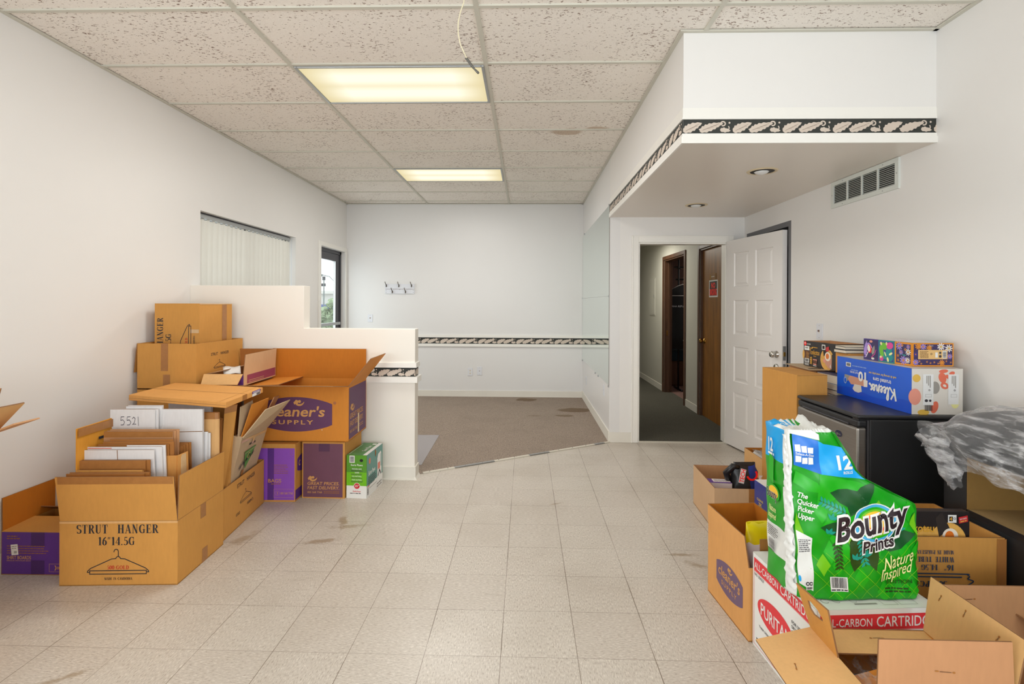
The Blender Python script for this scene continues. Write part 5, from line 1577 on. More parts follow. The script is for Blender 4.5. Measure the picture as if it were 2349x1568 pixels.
# green and white pet product box
def p_green(b, F, w, d, h):
    f = F['front']
    b.pr(rect(0, 0, w, h * .29), f, 'label_white', 1); b.pr(rect(0, h * .29, w, h), f, 'green_box', 1)
    b.pr(rect(0, h * .29, w, h * .60), f, 'bounty_lime', 1.2)
    b.pr(rect(.022, h - .055, .060, h - .004), f, 'label_white', 2); b.pr(barcode(.027, .055, h - .050, h - .010, 4, False), f, 'barcode', 3)
    b.pr(ell(.110, h - .037, .0125, .0105, 18), f, 'black_matte', 2)
    b.pr(fit(text('Sure Paws', .014, .012), .032, .120, h - .077), f, 'label_white', 2)
    for i, (t_, a, c) in enumerate((('PROVEN SAFE', .042, .112), ('SAFER', .062, .095), ('ALL-NATURAL', .042, .112), ('FAST-ACTING', .042, .112))):
        b.pr(fit(text(t_, .009, .01), a, c, h - .103 - i * .026), f, 'label_white', 2); b.pr(smalltext(.034, .122, h - .110 - i * .026, 2, .006, .003, i), f, 'barcode', 2)
    b.pr(ell(.078, h * .285, .024, .023, 22), f, 'label_white', 3); b.pr(ell(.078, h * .285, .021, .020, 22), f, 'red_dot', 4); b.pr(fit(text('25\u00b0', .014, .012), .063, .093, h * .285 - .006), f, 'label_white', 5)
    b.pr(fit(text('SafeStep', .012, .014, shear=.2), .046, .106, .044), f, 'red_dot', 2); b.pr(smalltext(.027, .125, .032, 1, .01, .005, 2), f, 'barcode', 2)
    r = F['right']
    b.pr(rect(0, .085, d, h), r, 'teal_box', 1); b.pr(rect(0, 0, d, .085), r, 'label_white', 1)
    b.pr(ell(.055, h - .055, .016, .022, 18), r, 'coral_deep', 2); b.pr(fit(text('Sure Paws', .034, .012, .8, .1), .03, .165, h - .155), r, 'label_white', 2)
    b.pr(smalltext(.03, .175, h - .175, 5, .013, .006, 6), r, 'barcode', 2)
    b.pr(shp([(.205, .075), (.295, .075), (.295, .235), (.28, .265), (.22, .255), (.205, .225)]), r, 'label_white', 3); b.pr(rect(.215, .14, .26, .19), r, 'coral_deep', 4); b.pr(line([(.22, .09), (.25, .13), (.28, .09)], .012), r, 'barcode', 4); b.pr(rect(.272, .15, .285, .245), r, 'teal_box', 4)
    b.pr(barcode(.01, .035, .02, .07, 5, False), r, 'barcode', 2); b.pr(rect(.01, .074, .05, .081), r, 'red_dot', 2); b.pr(smalltext(.05, .2, .055, 1, .01, .005), r, 'grey_dot', 2); b.pr(smalltext(.2, .3, .03, 2, .02, .01), r, 'grey_dot', 2)
    t = F['top']
    b.pr(rect(0, 0, w * .80, d), t, 'green_top', 1); b.pr(rect(w * .80, 0, w, d), t, 'label_white', 1)
    g = (t[0] + X * .10 + Y * .10, Y, -X, Z)
    b.pr(fit(text('Sure Paws', .03, .012), 0, .14, 0), g, 'label_white', 2); b.pr(rect(.01, .02, .013, .27), t, 'label_white', 2); b.pr(rect(.085, .27, .115, .30), t, 'label_white', 2)
gb = carton('product_box', 'green and white retail box standing against the half wall', .149, .32, .308, (-1.276, 3.648, 0), R(-4.2), closed=True, m='green_top', prints=p_green)
b = MB(); b.slab([(.0755, .0, .296), (.0755, .03, .27), (.0755, .05, .296), (.076, .045, .309), (.076, .0, .309)], .0012, 'teal_box'); b.slab([(.0765, .0, .27), (.0765, .012, .25), (.0765, .018, .29), (.0765, .0, .31)], .0008, 'kraft_dark'); b.build('torn_tab', gb)
# ================================================================ things along the right wall
# supply carton, narrow and deep, flaps up
def p_rcs(b, F, w, d, h):
    l = F['left']
    b.pr(barrel(.215, .155, .245, .145), l, 'lilac_oval', 1)
    b.pr(fit(text("cleaner's", .045, .016, .8, .12), .115, .315, .150), l, 'ink_kraft', 2)
    b.pr(fit(text('SUPPLY', .020, .016, space=1.35), .145, .285, .113), l, 'ink_kraft', 2)
    b.pr(emblem(.225, .203, .042), l, 'ink_kraft', 2)
RC = carton('cardboard_carton', 'tall open supply carton with a lilac badge, behind the white cartridge carton', .236, .385, .306, (.932, 2.155, 0), R(4.7),
            [dict(side='left', L=.118, ang=2, inset=(.002, .03), pr=None), dict(side='back', L=.118, ang=1, m2='kraft_inner'), dict(side='right', L=.118, ang=-1, m2='kraft_inner'), dict(side='front', L=.118, ang=1, span=(.20, 1), m='kraft_dark', m2='kraft_inner')],
            m='kraft_honey', m2='kraft_inner', prints=p_rcs)
def pouch(name, label, cat, loc, rz, w, h, t, cols, prints=None, group=None):
    """soft upright bag: lens section, pinched top; cols = [(z fraction, material)]"""
    o = thing(name, label, cat, loc, rz, group)
    b = MB()
    nz, n = 16, 28
    rnd = random.Random(len(label))
    ph = rnd.random() * 6
    def sect(zf):
        tt = t * (1 - zf ** 6 * .92) * (.8 + .2 * math.sin(zf * 9 + ph))
        return w / 2 * (1 - .10 * math.sin(zf * PI) + .03 * math.sin(zf * 14 + ph)), max(.003, tt / 2)
    ring = []
    for i in range(nz + 1):
        zf = i / nz
        a, c = sect(zf)
        for k in range(n):
            q = 2 * PI * k / n
            cx = math.copysign(abs(math.cos(q)) ** .8, math.cos(q))
            b.v.append((a * cx, c * math.sin(q) * (1 + .12 * math.sin(k * 3 + i)), zf * h + .006 * math.sin(k * 1.7 + i * .9) * zf))
    for i in range(nz):
        m = next(mm for z, mm in cols if i / nz <= z)
        for k in range(n):
            b.f.append([i * n + k, i * n + (k + 1) % n, (i + 1) * n + (k + 1) % n, (i + 1) * n + k]); b.m.append(b.mi(m)); b.sm.append(True)
    b.f.append([k for k in range(n)][::-1]); b.m.append(0); b.sm.append(False)
    b.f.append([nz * n + k for k in range(n)]); b.m.append(b.mi(cols[-1][1])); b.sm.append(False)
    if prints: prints(b)
    b.build('pouch_body', o)
    return o
def py_(b):
    f = (Vector((-.06, -.052, .30)), X, Z, -Y)
    b.pr(rect(-.005, -.055, .11, -.005), f, 'red_dot', 1); b.pr(rect(-.005, .0, .045, .022), f, 'bag_blue', 1); b.pr(rect(-.005, -.09, .05, -.062), f, 'red_dot', 1)
pouch('detergent_pouch', 'white pouch with a yellow top standing in the tall supply carton', 'bag', (1.045, 2.275, .008), R(8), .165, .44, .13, [(.80, 'bag_white'), (1, 'bag_yellow')], py_)
# kraft carton with the black TECH bag
def p_te(b, F, w, d, h):
    b.pr(rect(.205, h - .11, .265, h), F['front'], 'tape_brown', 1)
TE = carton('cardboard_carton', 'open pale kraft carton with a black bag in it, on the floor by the doorway', .345, .462, .268, (1.170, 3.193, 0), R(-2.6), [], m='kraft_pale', m2='kraft_tan', prints=p_te)
b = MB()
tb = thing('black_bag', 'black bag with red TECH lettering slumped in the pale kraft carton', 'bag', (1.425, 3.42, .008), R(-4))
nz, n = 12, 30
for i in range(nz + 1):
    zf = i / nz
    a = .105 * (1 - .35 * zf ** 2) + .006 * math.sin(i * 2.1); c = .085 * (1 - zf ** 2.2 * .8)
    for k in range(n):
        q = 2 * PI * k / n
        rr = 1 + .05 * math.sin(3 * q + i * .8) + .03 * math.sin(7 * q - i)
        b.v.append((a * math.cos(q) * rr + .02 * zf, c * math.sin(q) * rr, zf * .345 + .012 * math.sin(q * 2 + 1) * zf))
for i in range(nz):
    for k in range(n):
        ang_ = (k + .5) / n * 360
        m = 'bag_black'
        if 285 < ang_ < 345 and 6 <= i < 12: m = 'bag_blue'
        b.f.append([i * n + k, i * n + (k + 1) % n, (i + 1) * n + (k + 1) % n, (i + 1) * n + k]); b.m.append(b.mi(m)); b.sm.append(True)
b.f.append([nz * n + k for k in range(n)]); b.m.append(b.mi('bag_black')); b.sm.append(False)
b.build('bag_body', tb)
b = MB()
f = (Vector((-.040, -.083, .272)), Vector((.20, -.0, .98)).normalized(), Vector((-.98, .0, .20)).normalized(), -Y)
f = (Vector((-.048, -.092, .255)), Vector((.22, .15, .96)).normalized(), Vector((-.97, .05, .22)).normalized(), Vector((.0, -1, .12)).normalized())
b.pr(rect(-.005, -.036, .085, -.002), f, 'bag_white', 1); b.pr(fit(text('TECH', .028, .02), .0, .082, -.033), f, 'sign_red', 2)
b.build('bag_label', tb, fix=False)
b = MB(); b.tube([(-.075, .0, .22), (-.10, -.02, .285), (-.06, -.03, .335), (-.02, -.02, .325)], [.02, .022, .02, .014], 'bag_black', 8); b.build('bag_handle', tb)
b = MB()
f = (Vector((.035, -.082, .285)), X, Z, -Y)
b.pr(line(arc(.005, .015, .030, .034, 200, 400, 14), [.012] * 15), f, 'sign_red', 2); b.pr(shp([(.045, -.03), (.07, -.03), (.06, -.005), (.072, .01), (.05, .012)]), f, 'bag_white', 2); b.build('bag_emblem', tb, fix=False)
b = MB(); b.box(-.07, .07, -.04, .04, 0, .235, 'bag_white')
f = fr((-.07, -.04, .235), X, Y); b.pr(rect(.0, .0, .14, .02), f, 'purple', 1); b.pr(rect(.0, .02, .03, .08), f, 'purple', 1); b.pr(smalltext(.04, .13, .06, 3, .014, .006), f, 'grey_dot', 1)
o = b.build('small_box'); o.location = (1.275, 3.40, .007); o.rotation_euler = (0, 0, R(-5)); tag(o, 'small white and violet box beside the black bag in the pale kraft carton', 'box')
# carton with newspaper
carton('cardboard_carton', 'open kraft carton with newspaper in it, by the open white door', .225, .44, .25, (1.766, 3.735, 0), R(0), [], m='kraft_light', m2='kraft_orange')
b = MB()
vs, fs = [], []
rn = random.Random(3)
nx, ny = 9, 12
for i in range(nx):
    for k in range(ny):
        vs.append((-.09 + .18 * i / (nx - 1), -.17 + .34 * k / (ny - 1), .215 + .022 * math.sin(i * .9 + k * .5) + rn.uniform(-.008, .008)))
b.add(vs, [(i * ny + k, (i + 1) * ny + k, (i + 1) * ny + k + 1, i * ny + k + 1) for i in range(nx - 1) for k in range(ny - 1)], 'paper_white', None, True)
f = (Vector((-.09, -.17, .243)), X, Y, Z)
for j in range(3):
    b.pr(smalltext(.015 + j * .056, .062 + j * .056, .32, 22, .013, .006, j), f, 'grey_dot', 1)
o = b.build('newspaper'); o.location = (1.878, 3.955, .006)
s_ = o.modifiers.new('thickness', 'SOLIDIFY'); s_.thickness = .002
tag(o, 'crumpled newspaper inside the kraft carton by the open door', 'newspaper')
# blue product box
def p_blue(b, F, w, d, h):
    l = F['left']
    b.pr(rect(0, 0, d, h), l, 'ziploc_blue', 1); b.pr(shp([(0, h), (d, h - .0), (.0, h - .16)]), l, 'ziploc_blue', 1.5)
    b.pr(fit(text('CLEANS', .014, .012), .03, .10, .245), l, 'yellow_text', 2); b.pr(fit(text('2X', .020, .014), .05, .085, .218), l, 'yellow_text', 2); b.pr(fit(text('BETTER', .018, .014), .03, .105, .192), l, 'yellow_text', 2)
    b.pr(ell(.195, .275, .042, .030, 22, .2), l, 'label_white', 2); b.pr(ell(.195, .275, .036, .025, 22, .2), l, 'red_dot', 3); b.pr(ell(.20, .276, .022, .013, 18, .2), l, 'label_white', 4)
    t = F['top']; b.pr(rect(0, 0, w, d), t, 'label_white', 1); b.pr(shp([(.09, .12), (.17, .05), (.17, .20), (.12, .26)]), t, 'ziploc_light', 2)
carton('product_box', 'blue and white cleaning product box standing behind the tall supply carton', .18, .28, .352, (1.392, 2.83, 0), R(3), closed=True, m='label_white', prints=p_blue)

# tall cartons beside the fridge
def p_tall(b, F, w, d, h):
    b.pr(line([(.004, h - .004), (w, h - .002)], .0016), F['front'], 'corrugation', 1)
carton('cardboard_carton', 'tall narrow kraft carton between the open door and the black fridge', .186, .385, .982, (1.614, 3.092, 0), R(4), closed=True, prints=p_tall)
carton('cardboard_carton', 'kraft carton against the right wall carrying the books and the noodle box', .345, .60, .800, (1.842, 3.105, 0), R(0), closed=True, m='kraft_light')
b = MB(); b.slab([(1.83, 3.36, .978), (1.97, 3.34, .978), (2.0, 3.70, .979), (1.85, 3.70, .979)], .003, 'kraft_grey'); b.box(1.855, 1.93, 3.40, 3.42, .981, .983, 'ink_black')
single('cardboard_sheet', b, 'flat greyish cardboard sheet under the noodle box', 'cardboard')

# black fridge with a steel door facing left
FG = thing('mini_fridge', 'black mini fridge with a stainless door under the tissue packs', 'fridge', (1.89, 2.787, 0))
fx0, fx1, fy0, fy1, fz = 1.66, 2.155, 2.515, 3.065, .87
def G(b, x0, x1, y0, y1, z0, z1, m): b.box(x0 - 1.89, x1 - 1.89, y0 - 2.787, y1 - 2.787, z0, z1, m)
b = MB(); G(b, fx0, fx1, fy0, fy1, .03, fz - .022, 'black_matte'); bevel(b.build('fridge_cabinet', FG), .006, 2)
b = MB(); G(b, fx0 - .058, fx1 + .002, fy0 - .004, fy1 + .004, fz - .022, fz, 'black_plastic'); bevel(b.build('fridge_top', FG), .010, 3)
b = MB(); G(b, fx0 - .008, fx0, fy0 + .006, fy1 - .006, .06, fz - .026, 'gasket'); b.build('door_gasket', FG)
b = MB(); G(b, fx0 - .060, fx0 - .010, fy0 + .004, fy1 - .004, .05, fz - .062, 'steel'); o = bevel(b.build('fridge_door', FG), .012, 3)
b = MB(); G(b, fx0 - .056, fx0 - .010, fy0 + .002, fy1 - .002, fz - .062, fz - .026, 'black_plastic'); b2 = b.build('door_grip', o); bevel(b2, .010, 3)
b = MB(); G(b, fx0 - .0615, fx0 - .052, fy0 + .07, fy1 - .06, fz - .060, fz - .052, 'dark_frame'); bevel(b.build('grip_recess', o), .003, 2)
b = MB(); fl_ = (Vector((fx0 - .060 - 1.89, .0 - .128, fz - .125)), -Y, Z, -X)
b.pr(ell(0, 0, .030, .019, 28), fl_, 'chrome', 1); b.pr(ell(0, 0, .0275, .0165, 28), fl_, 'logo_navy', 2); b.pr(fit(text('igloo', .012, .012), -.018, .018, -.006), fl_, 'chrome', 3)
tag(b.build('badge', o, fix=False), 'oval navy badge')
b = MB(); G(b, fx0 - .05, fx0 + .02, fy0 + .005, fy0 + .05, fz - .028, fz - .016, 'black_plastic'); b.build('door_hinge', FG)
for x in (fx0 + .04, fx1 - .05):
    for y in (fy0 + .04, fy1 - .04):
        b = MB(); b.cyl((x - 1.89, y - 2.787, 0), (x - 1.89, y - 2.787, .032), .02, 'black_plastic', 14); b.build('foot', FG)

# books on the fridge
def book(label, x0, y0, w, d, z, t, rz, cover, group='books stacked on the fridge'):
    o = thing('book', label, 'book', (x0 + w / 2, y0 + d / 2, z), R(rz), group)
    b = MB(); b.box(-w / 2, w / 2, -d / 2, d / 2, 0, .0022, cover); b.box(-w / 2, w / 2, -d / 2, d / 2, t - .0022, t, cover); b.box(w / 2 - .003, w / 2, -d / 2, d / 2, .0022, t - .0022, cover); b.build('cover', o)
    b = MB(); b.box(-w / 2 + .003, w / 2 - .003, -d / 2 + .003, d / 2 - .003, .0022, t - .0022, 'paper_cream'); b.build('pages', o)
    return o
zb = .8005
for lb, dx, t, rz, cv in (('lowest book of the stack behind the fridge, green-white pages', -.010, .030, 1, 'kraft_white'), ('thin pale green book second from the bottom of the stack behind the fridge', -.004, .020, -1, 'kraft_white'),
                          ('cream-paged book in the middle of the stack behind the fridge', .004, .030, 1, 'book_black'), ('white-paged book second from the top of the stack behind the fridge', .012, .032, -.5, 'paper_white'), ('thickest book on top of the stack behind the fridge, blue-grey cover', .016, .055, .5, 'book_blue')):
    o = book(lb, 1.868 + dx, 3.142, .165, .225, zb, t, rz, cv, 'books stacked behind the fridge'); zb += t + .0006
carton('cardboard_carton', 'low carton behind the books holding up the far end of the noodle box', .28, .30, .172, (1.875, 3.392, .801), 0, closed=True, m='kraft_tan')
# tissue pack, printed upside down on its blue side
def wavy(b, f, w, h):
    P = [(0, 0), (w, 0)] + [(w * (1 - i / 12), h * (.20 + .05 * math.sin(i * .75 + .8) + (.03 if i < 3 else 0))) for i in range(13)]
    b.pr(shp(P), f, 'kleen_wave', 1.4)
def p_kl(b, F, w, d, h):
    l = F['left']
    b.pr(rect(0, 0, d, h), l, 'kleen_blue', 1); wavy(b, l, d, h)
    g = flipped(l, d, h)   # reads upside down
    # script wordmark, drawn as a flowing brush stroke
    cnt = [0]
    def S(p, wd):
        cnt[0] += 1
        b.pr(line(smooth([(x * .0512 + .100, y * .044 + .120) for x, y in p]), wd), g, 'label_white', 3 + .12 * cnt[0])
    wd = .0098
    S([(.05, 1.35), (.18, .7), (.30, -.05)], wd * 1.2); S([(.75, 1.30), (.45, .75), (.25, .55), (.55, .40), (.85, -.02), (1.0, .02)], wd)
    S([(1.0, .02), (1.15, .5), (1.32, 1.2), (1.22, 1.42), (1.10, 1.2), (1.12, .3), (1.25, .0), (1.42, .2)], wd)
    for k in range(2):
        o_ = 1.42 + .50 * k
        S([(o_, .2), (o_ + .28, .42), (o_ + .25, .66), (o_ + .10, .62), (o_ + .06, .25), (o_ + .18, .0), (o_ + .36, .06), (o_ + .5, .2)], wd * .95)
    S([(2.42, .2), (2.50, .66), (2.46, .0), (2.60, .5), (2.74, .66), (2.80, .5), (2.78, .1), (2.92, .0), (3.05, .2)], wd * .95)
    S([(3.05, .2), (3.32, .42), (3.29, .66), (3.14, .62), (3.10, .25), (3.22, .0), (3.42, .08)], wd * .95)
    S([(3.42, .08), (3.62, .66), (3.78, .62)], wd * .9); S([(3.45, .66), (3.62, .3), (3.85, -.02), (4.0, .1)], wd)
    S([(3.62, .3), (3.42, -.05)], wd)
    b.pr(fit(text('trusted care', .022, .016), .136, .274, .081), g, 'label_white', 3)
    b.pr(fit(text('soft & strong for everyday use', .012, .008), .100, .308, .056), g, 'yellow_text', 3)
    b.pr(shp([(.320, .106), (.470, .100), (.492, .122), (.462, .148), (.322, .142)]), g, 'pork', 2); b.pr(shp([(.47, .100), (.52, .098), (.525, .13), (.488, .135), (.492, .122)]), g, 'grey_dot', 2.2); b.pr(shp([(.318, .108), (.352, .107), (.35, .146), (.32, .143)]), g, 'petal_white', 2.5)
    b.pr(shp([(.372, .142), (.43, .143), (.446, .172), (.428, .184), (.395, .186), (.366, .176)]), g, 'kleen_white', 3)
    b.pr(fit(text('10', .052, .040), .330, .396, .068), g, 'label_white', 4); b.pr(fit(text('10', .048, -.008), .337, .389, .070), g, 'label_white', 4.5)
    b.pr(fit(text('FLAT BOXES', .011, .012), .398, .470, .072), g, 'label_white', 3); b.pr(smalltext(.40, .46, .062, 1, .01, .005), g, 'ziploc_light', 3)
    b.pr(ell(.512, .132, .014, .020, 18), g, 'ziploc_light', 4); b.pr(ell(.512, .132, .008, .013, 14), g, 'kleen_blue', 5)
    b.pr(rect(.462, .026, .508, .050), g, 'label_white', 3); b.pr(barcode(.467, .503, .030, .046), g, 'barcode', 4); b.pr(smalltext(.33, .45, .038, 1, .01, .005, 8), g, 'ziploc_light', 3)
    r = F['front']
    b.pr(rect(0, 0, w, h), r, 'kleen_white', 1)
    b.pr(ell(.022, .175, .019, .019, 24), r, 'mustard', 2); b.pr(ell(.014, .085, .030, .040, 26), r, 'coral', 2); b.pr(ell(.055, .010, .028, .014, 20), r, 'mustard', 2)
    b.pr(ell(.110, .130, .022, .030, 24), r, 'grey_dot', 2); b.pr(ell(.108, .035, .017, .030, 22, -.3), r, 'coral_deep', 2)
    for cx, cy, rx, ry, a in ((.150, .210, .022, .009, .1), (.145, .178, .018, .026, .3), (.175, .182, .018, .010, -.4), (.155, .140, .020, .016, -.5), (.190, .200, .014, .009, .3)): b.pr(ell(cx, cy, rx, ry, 18, a), r, 'coral_deep', 2)
    b.pr(ell(.155, .140, .009, .006, 14, -.5), r, 'kleen_white', 3); b.pr(ell(.205, .060, .02, .03, 18), r, 'bounty_cream', 2)
    for x0 in (.052, .172):
        b.pr(rect(x0, .045 if x0 < .1 else .05, x0 + .050, .195), r, 'kleen_panel', 3)
        for k in range(3): b.pr(rect(x0 + .016 + k * .008, .15 - .01 * k, x0 + .020 + k * .008, .188), r, 'grey_dot', 4)
        b.pr(line(arc(x0 + .030, .118, .0035, .0035, 0, 360, 10), .002), r, 'barcode', 4); b.pr(line([(x0 + .012, .085), (x0 + .040, .085), (x0 + .040, .098), (x0 + .012, .098)], .001, True), r, 'grey_dot', 4)
    b.pr(ell(.068, .067, .008, .007, 14), r, 'barcode', 4); b.pr(ell(.086, .067, .006, .006, 14), r, 'barcode', 4); b.pr(barcode(.060, .098, .018, .046), r, 'barcode', 4)
    t = F['top']
    b.pr(rect(0, 0, w, d), t, 'kleen_white', 1)
kl = carton('tissue_pack', 'blue ten-box tissue pack lying upside down on the fridge', .242, .594, .222, (1.876, 2.541, fz + .001), 0, closed=True, m='kleen_white', prints=p_kl, cat='tissue pack')
# three patterned tissue boxes
def flower(b, f, x, y, r, m, c='tis_orange', n=9, lay=2):
    b.pr(join(*[ell(x + .62 * r * math.cos(2 * PI * k / n), y + .62 * r * math.sin(2 * PI * k / n), r * .40, r * .15, 8, 2 * PI * k / n) for k in range(n)]), f, m, lay); b.pr(ell(x, y, r * .24, r * .24, 10), f, c, lay + .6)
def edge(b, f, w, h, m, fill, t=.006):
    b.pr(rect(0, 0, w, h), f, m, 1); b.pr(rect(t, t, w - t, h - t), f, fill, 1.5)
def t_purple(b, F, w, d, h):
    f = F['left']; edge(b, f, d, h, 'tis_purple', 'tis_navy', .004)
    b.pr(tr(leaf(.09, .012, 1, 0), .012, .02, 1, rot=R(80)), f, 'tis_lilac', 2); b.pr(tr(leaf(.05, .012, 1, 0), .025, .09, 1, rot=R(-30)), f, 'tis_lilac', 2); b.pr(tr(leaf(.055, .012, 1, 0), .070, .03, 1, rot=R(75)), f, 'grey_dot', 2)
    b.pr(ell(.046, .062, .015, .024, 20, .25), f, 'sign_red', 2); b.pr(ell(.043, .064, .011, .020, 20, .25), f, 'petal_white', 3); b.pr(line([(.038, .045), (.022, .018)], .005), f, 'petal_white', 3); b.pr(ell(.058, .103, .012, .007, 12), f, 'coral', 2); b.pr(line([(.06, .015), (.085, .035), (.096, .06)], .004), f, 'tis_pink', 2); b.pr(ell(.072, .010, .012, .006, 10), f, 'petal_white', 2)
    for k in range(5): b.pr(tr(leaf(.022, .004, 1, 0), .008 + k * .003, .012 + k * .012, 1, rot=R(20)), f, 'tis_lilac', 2.5)
    b.pr(rect(0, 0, w, d), F['top'], 'tis_top', 1)
def t_teal(b, F, w, d, h):
    f = F['left']; edge(b, f, d, h, 'tis_teal', 'ziploc_blue', .006)
    for x, y, rx, ry, a, m in ((.022, .055, .014, .035, .2, 'tis_green'), (.040, .085, .018, .022, .8, 'tis_green'), (.080, .090, .024, .018, .2, 'tis_pink'), (.022, .018, .014, .014, 0, 'tis_pink'), (.075, .066, .022, .022, 0, 'tis_teal'), (.050, .035, .022, .020, .5, 'tis_teal'), (.085, .030, .018, .022, 0, 'tis_teal')): b.pr(ell(x, y, rx, ry, 16, a), f, m, 2)
    for x, y, rx, ry, a in ((.020, .098, .007, .009, .3), (.058, .100, .006, .009, 0), (.050, .044, .004, .014, .5), (.088, .048, .014, .006, .5), (.068, .016, .007, .013, .3), (.018, .026, .008, .006, 0)): b.pr(ell(x, y, rx, ry, 12, a), f, 'bounty_cream', 3)
    b.pr(rect(0, 0, w, d), F['top'], 'tis_top', 1)
def t_orange(b, F, w, d, h):
    f = F['left']; edge(b, f, d, h, 'tis_orange', 'tis_navy', .009)
    for x, y, r, m in ((.030, .095, .022, 'tis_lilac'), (.042, .064, .014, 'tis_lilac'), (.058, .024, .024, 'tis_lilac'), (.088, .068, .018, 'petal_white'), (.085, .026, .016, 'petal_white'), (.088, .095, .012, 'tis_lilac')): flower(b, f, x, y, r, m)
    for x, y in ((.022, .045), (.070, .080), (.024, .022), (.050, .1)): flower(b, f, x, y, .009, 'tis_orange', 'tis_orange', 6)
    for x, y in ((.035, .045), (.06, .048), (.04, .08), (.075, .05)): b.pr(tr(leaf(.018, .004, 1, 0), x, y, 1, rot=x * 40), f, 'tis_teal', 1.8)
    g = F['front']; edge(b, g, w, h, 'tis_orange', 'tis_navy', .006)
    rr = random.Random(2)
    for x, y, r, m in ((.03, .100, .018, 'tis_orange'), (.055, .098, .016, 'tis_lilac'), (.085, .092, .016, 'tis_orange'), (.145, .098, .020, 'petal_white'), (.185, .090, .020, 'petal_white'), (.190, .050, .014, 'tis_lilac'), (.016, .02, .016, 'tis_lilac'), (.150, .018, .016, 'tis_orange'), (.016, .06, .012, 'tis_purple')): flower(b, g, x, y, r, m, 'mustard' if m == 'petal_white' else 'tis_orange')
    for k in range(9): flower(b, g, .03 + .02 * k + rr.uniform(-.006, .006), .018 + rr.uniform(-.006, .008), .006, 'tis_orange', 'mustard', 5)
    b.pr(rect(.028, .036, .178, .082), g, 'peach', 3); b.pr(smalltext(.036, .080, .072, 6, .0058, .0025), g, 'noodle_brown', 4); b.pr(line(arc(.095, .062, .004, .004, 0, 360, 10), .002), g, 'barcode', 4); b.pr(rect(.115, .044, .128, .070), g, 'label_white', 4); b.pr(ell(.140, .068, .006, .006, 10), g, 'barcode', 4); b.pr(ell(.140, .050, .007, .007, 10), g, 'barcode', 4)
    b.pr(rect(.152, .040, .172, .078), g, 'label_white', 4); b.pr(barcode(.154, .170, .043, .075, 5, False), g, 'barcode', 5); b.pr(smalltext(.085, .105, .101, 1, .01, .002), g, 'label_white', 3)
    b.pr(rect(0, 0, w, d), F['top'], 'tis_top', 1)
tz = fz + .001 + .222 + .002
ux, uy = -math.sin(R(3)), math.cos(R(3))
for k, (fn, m, lb) in enumerate(((t_orange, 'tis_orange', 'orange-edged tissue box with daisies, nearest of three on the blue tissue pack'), (t_teal, 'tis_teal', 'teal tissue box with green and pink shapes, middle of three on the blue pack'), (t_purple, 'tis_purple', 'purple tissue box with leaves and seeds, furthest of three on the blue pack'))):
    carton('tissue_box', lb, .21, .1125, .116, (1.932 + ux * .114 * k, 2.614 + uy * .114 * k, tz), R(3), closed=True, m=m, prints=fn, cat='tissue box', group='tissue boxes on the blue pack')

# noodle cup cartons
def bowl_art(b, f, cx, cy, s, lay=2, spicy=False):
    b.pr(ell(cx, cy, .075 * s, .080 * s, 30), f, 'noodle_black', lay); b.pr(ell(cx + .004 * s, cy, .070 * s, .076 * s, 30), f, 'noodle_bowl', lay + .4)
    b.pr(shp([(cx - .045 * s, cy + .095 * s), (cx - .02 * s, cy + .115 * s), (cx + .012 * s, cy + .05 * s), (cx - .03 * s, cy + .02 * s)]), f, 'nori', lay + .6)
    b.pr(ell(cx + .022 * s, cy - .015 * s, .040 * s, .030 * s, 20, .3), f, 'sign_red' if spicy else 'pork', lay + .8); b.pr(ell(cx + .03 * s, cy - .042 * s, .034 * s, .018 * s, 18, -.4), f, 'coral_deep' if spicy else 'pork', lay + .9)
    b.pr(ell(cx + .012 * s, cy + .022 * s, .030 * s, .032 * s, 24), f, 'egg_white', lay + 1.2); b.pr(ell(cx + .009 * s, cy + .024 * s, .017 * s, .020 * s, 20), f, 'egg_yolk', lay + 1.6)
    if not spicy: b.pr(ell(cx - .022 * s, cy - .010 * s, .014 * s, .014 * s, 14), f, 'coral', lay + 1.3)
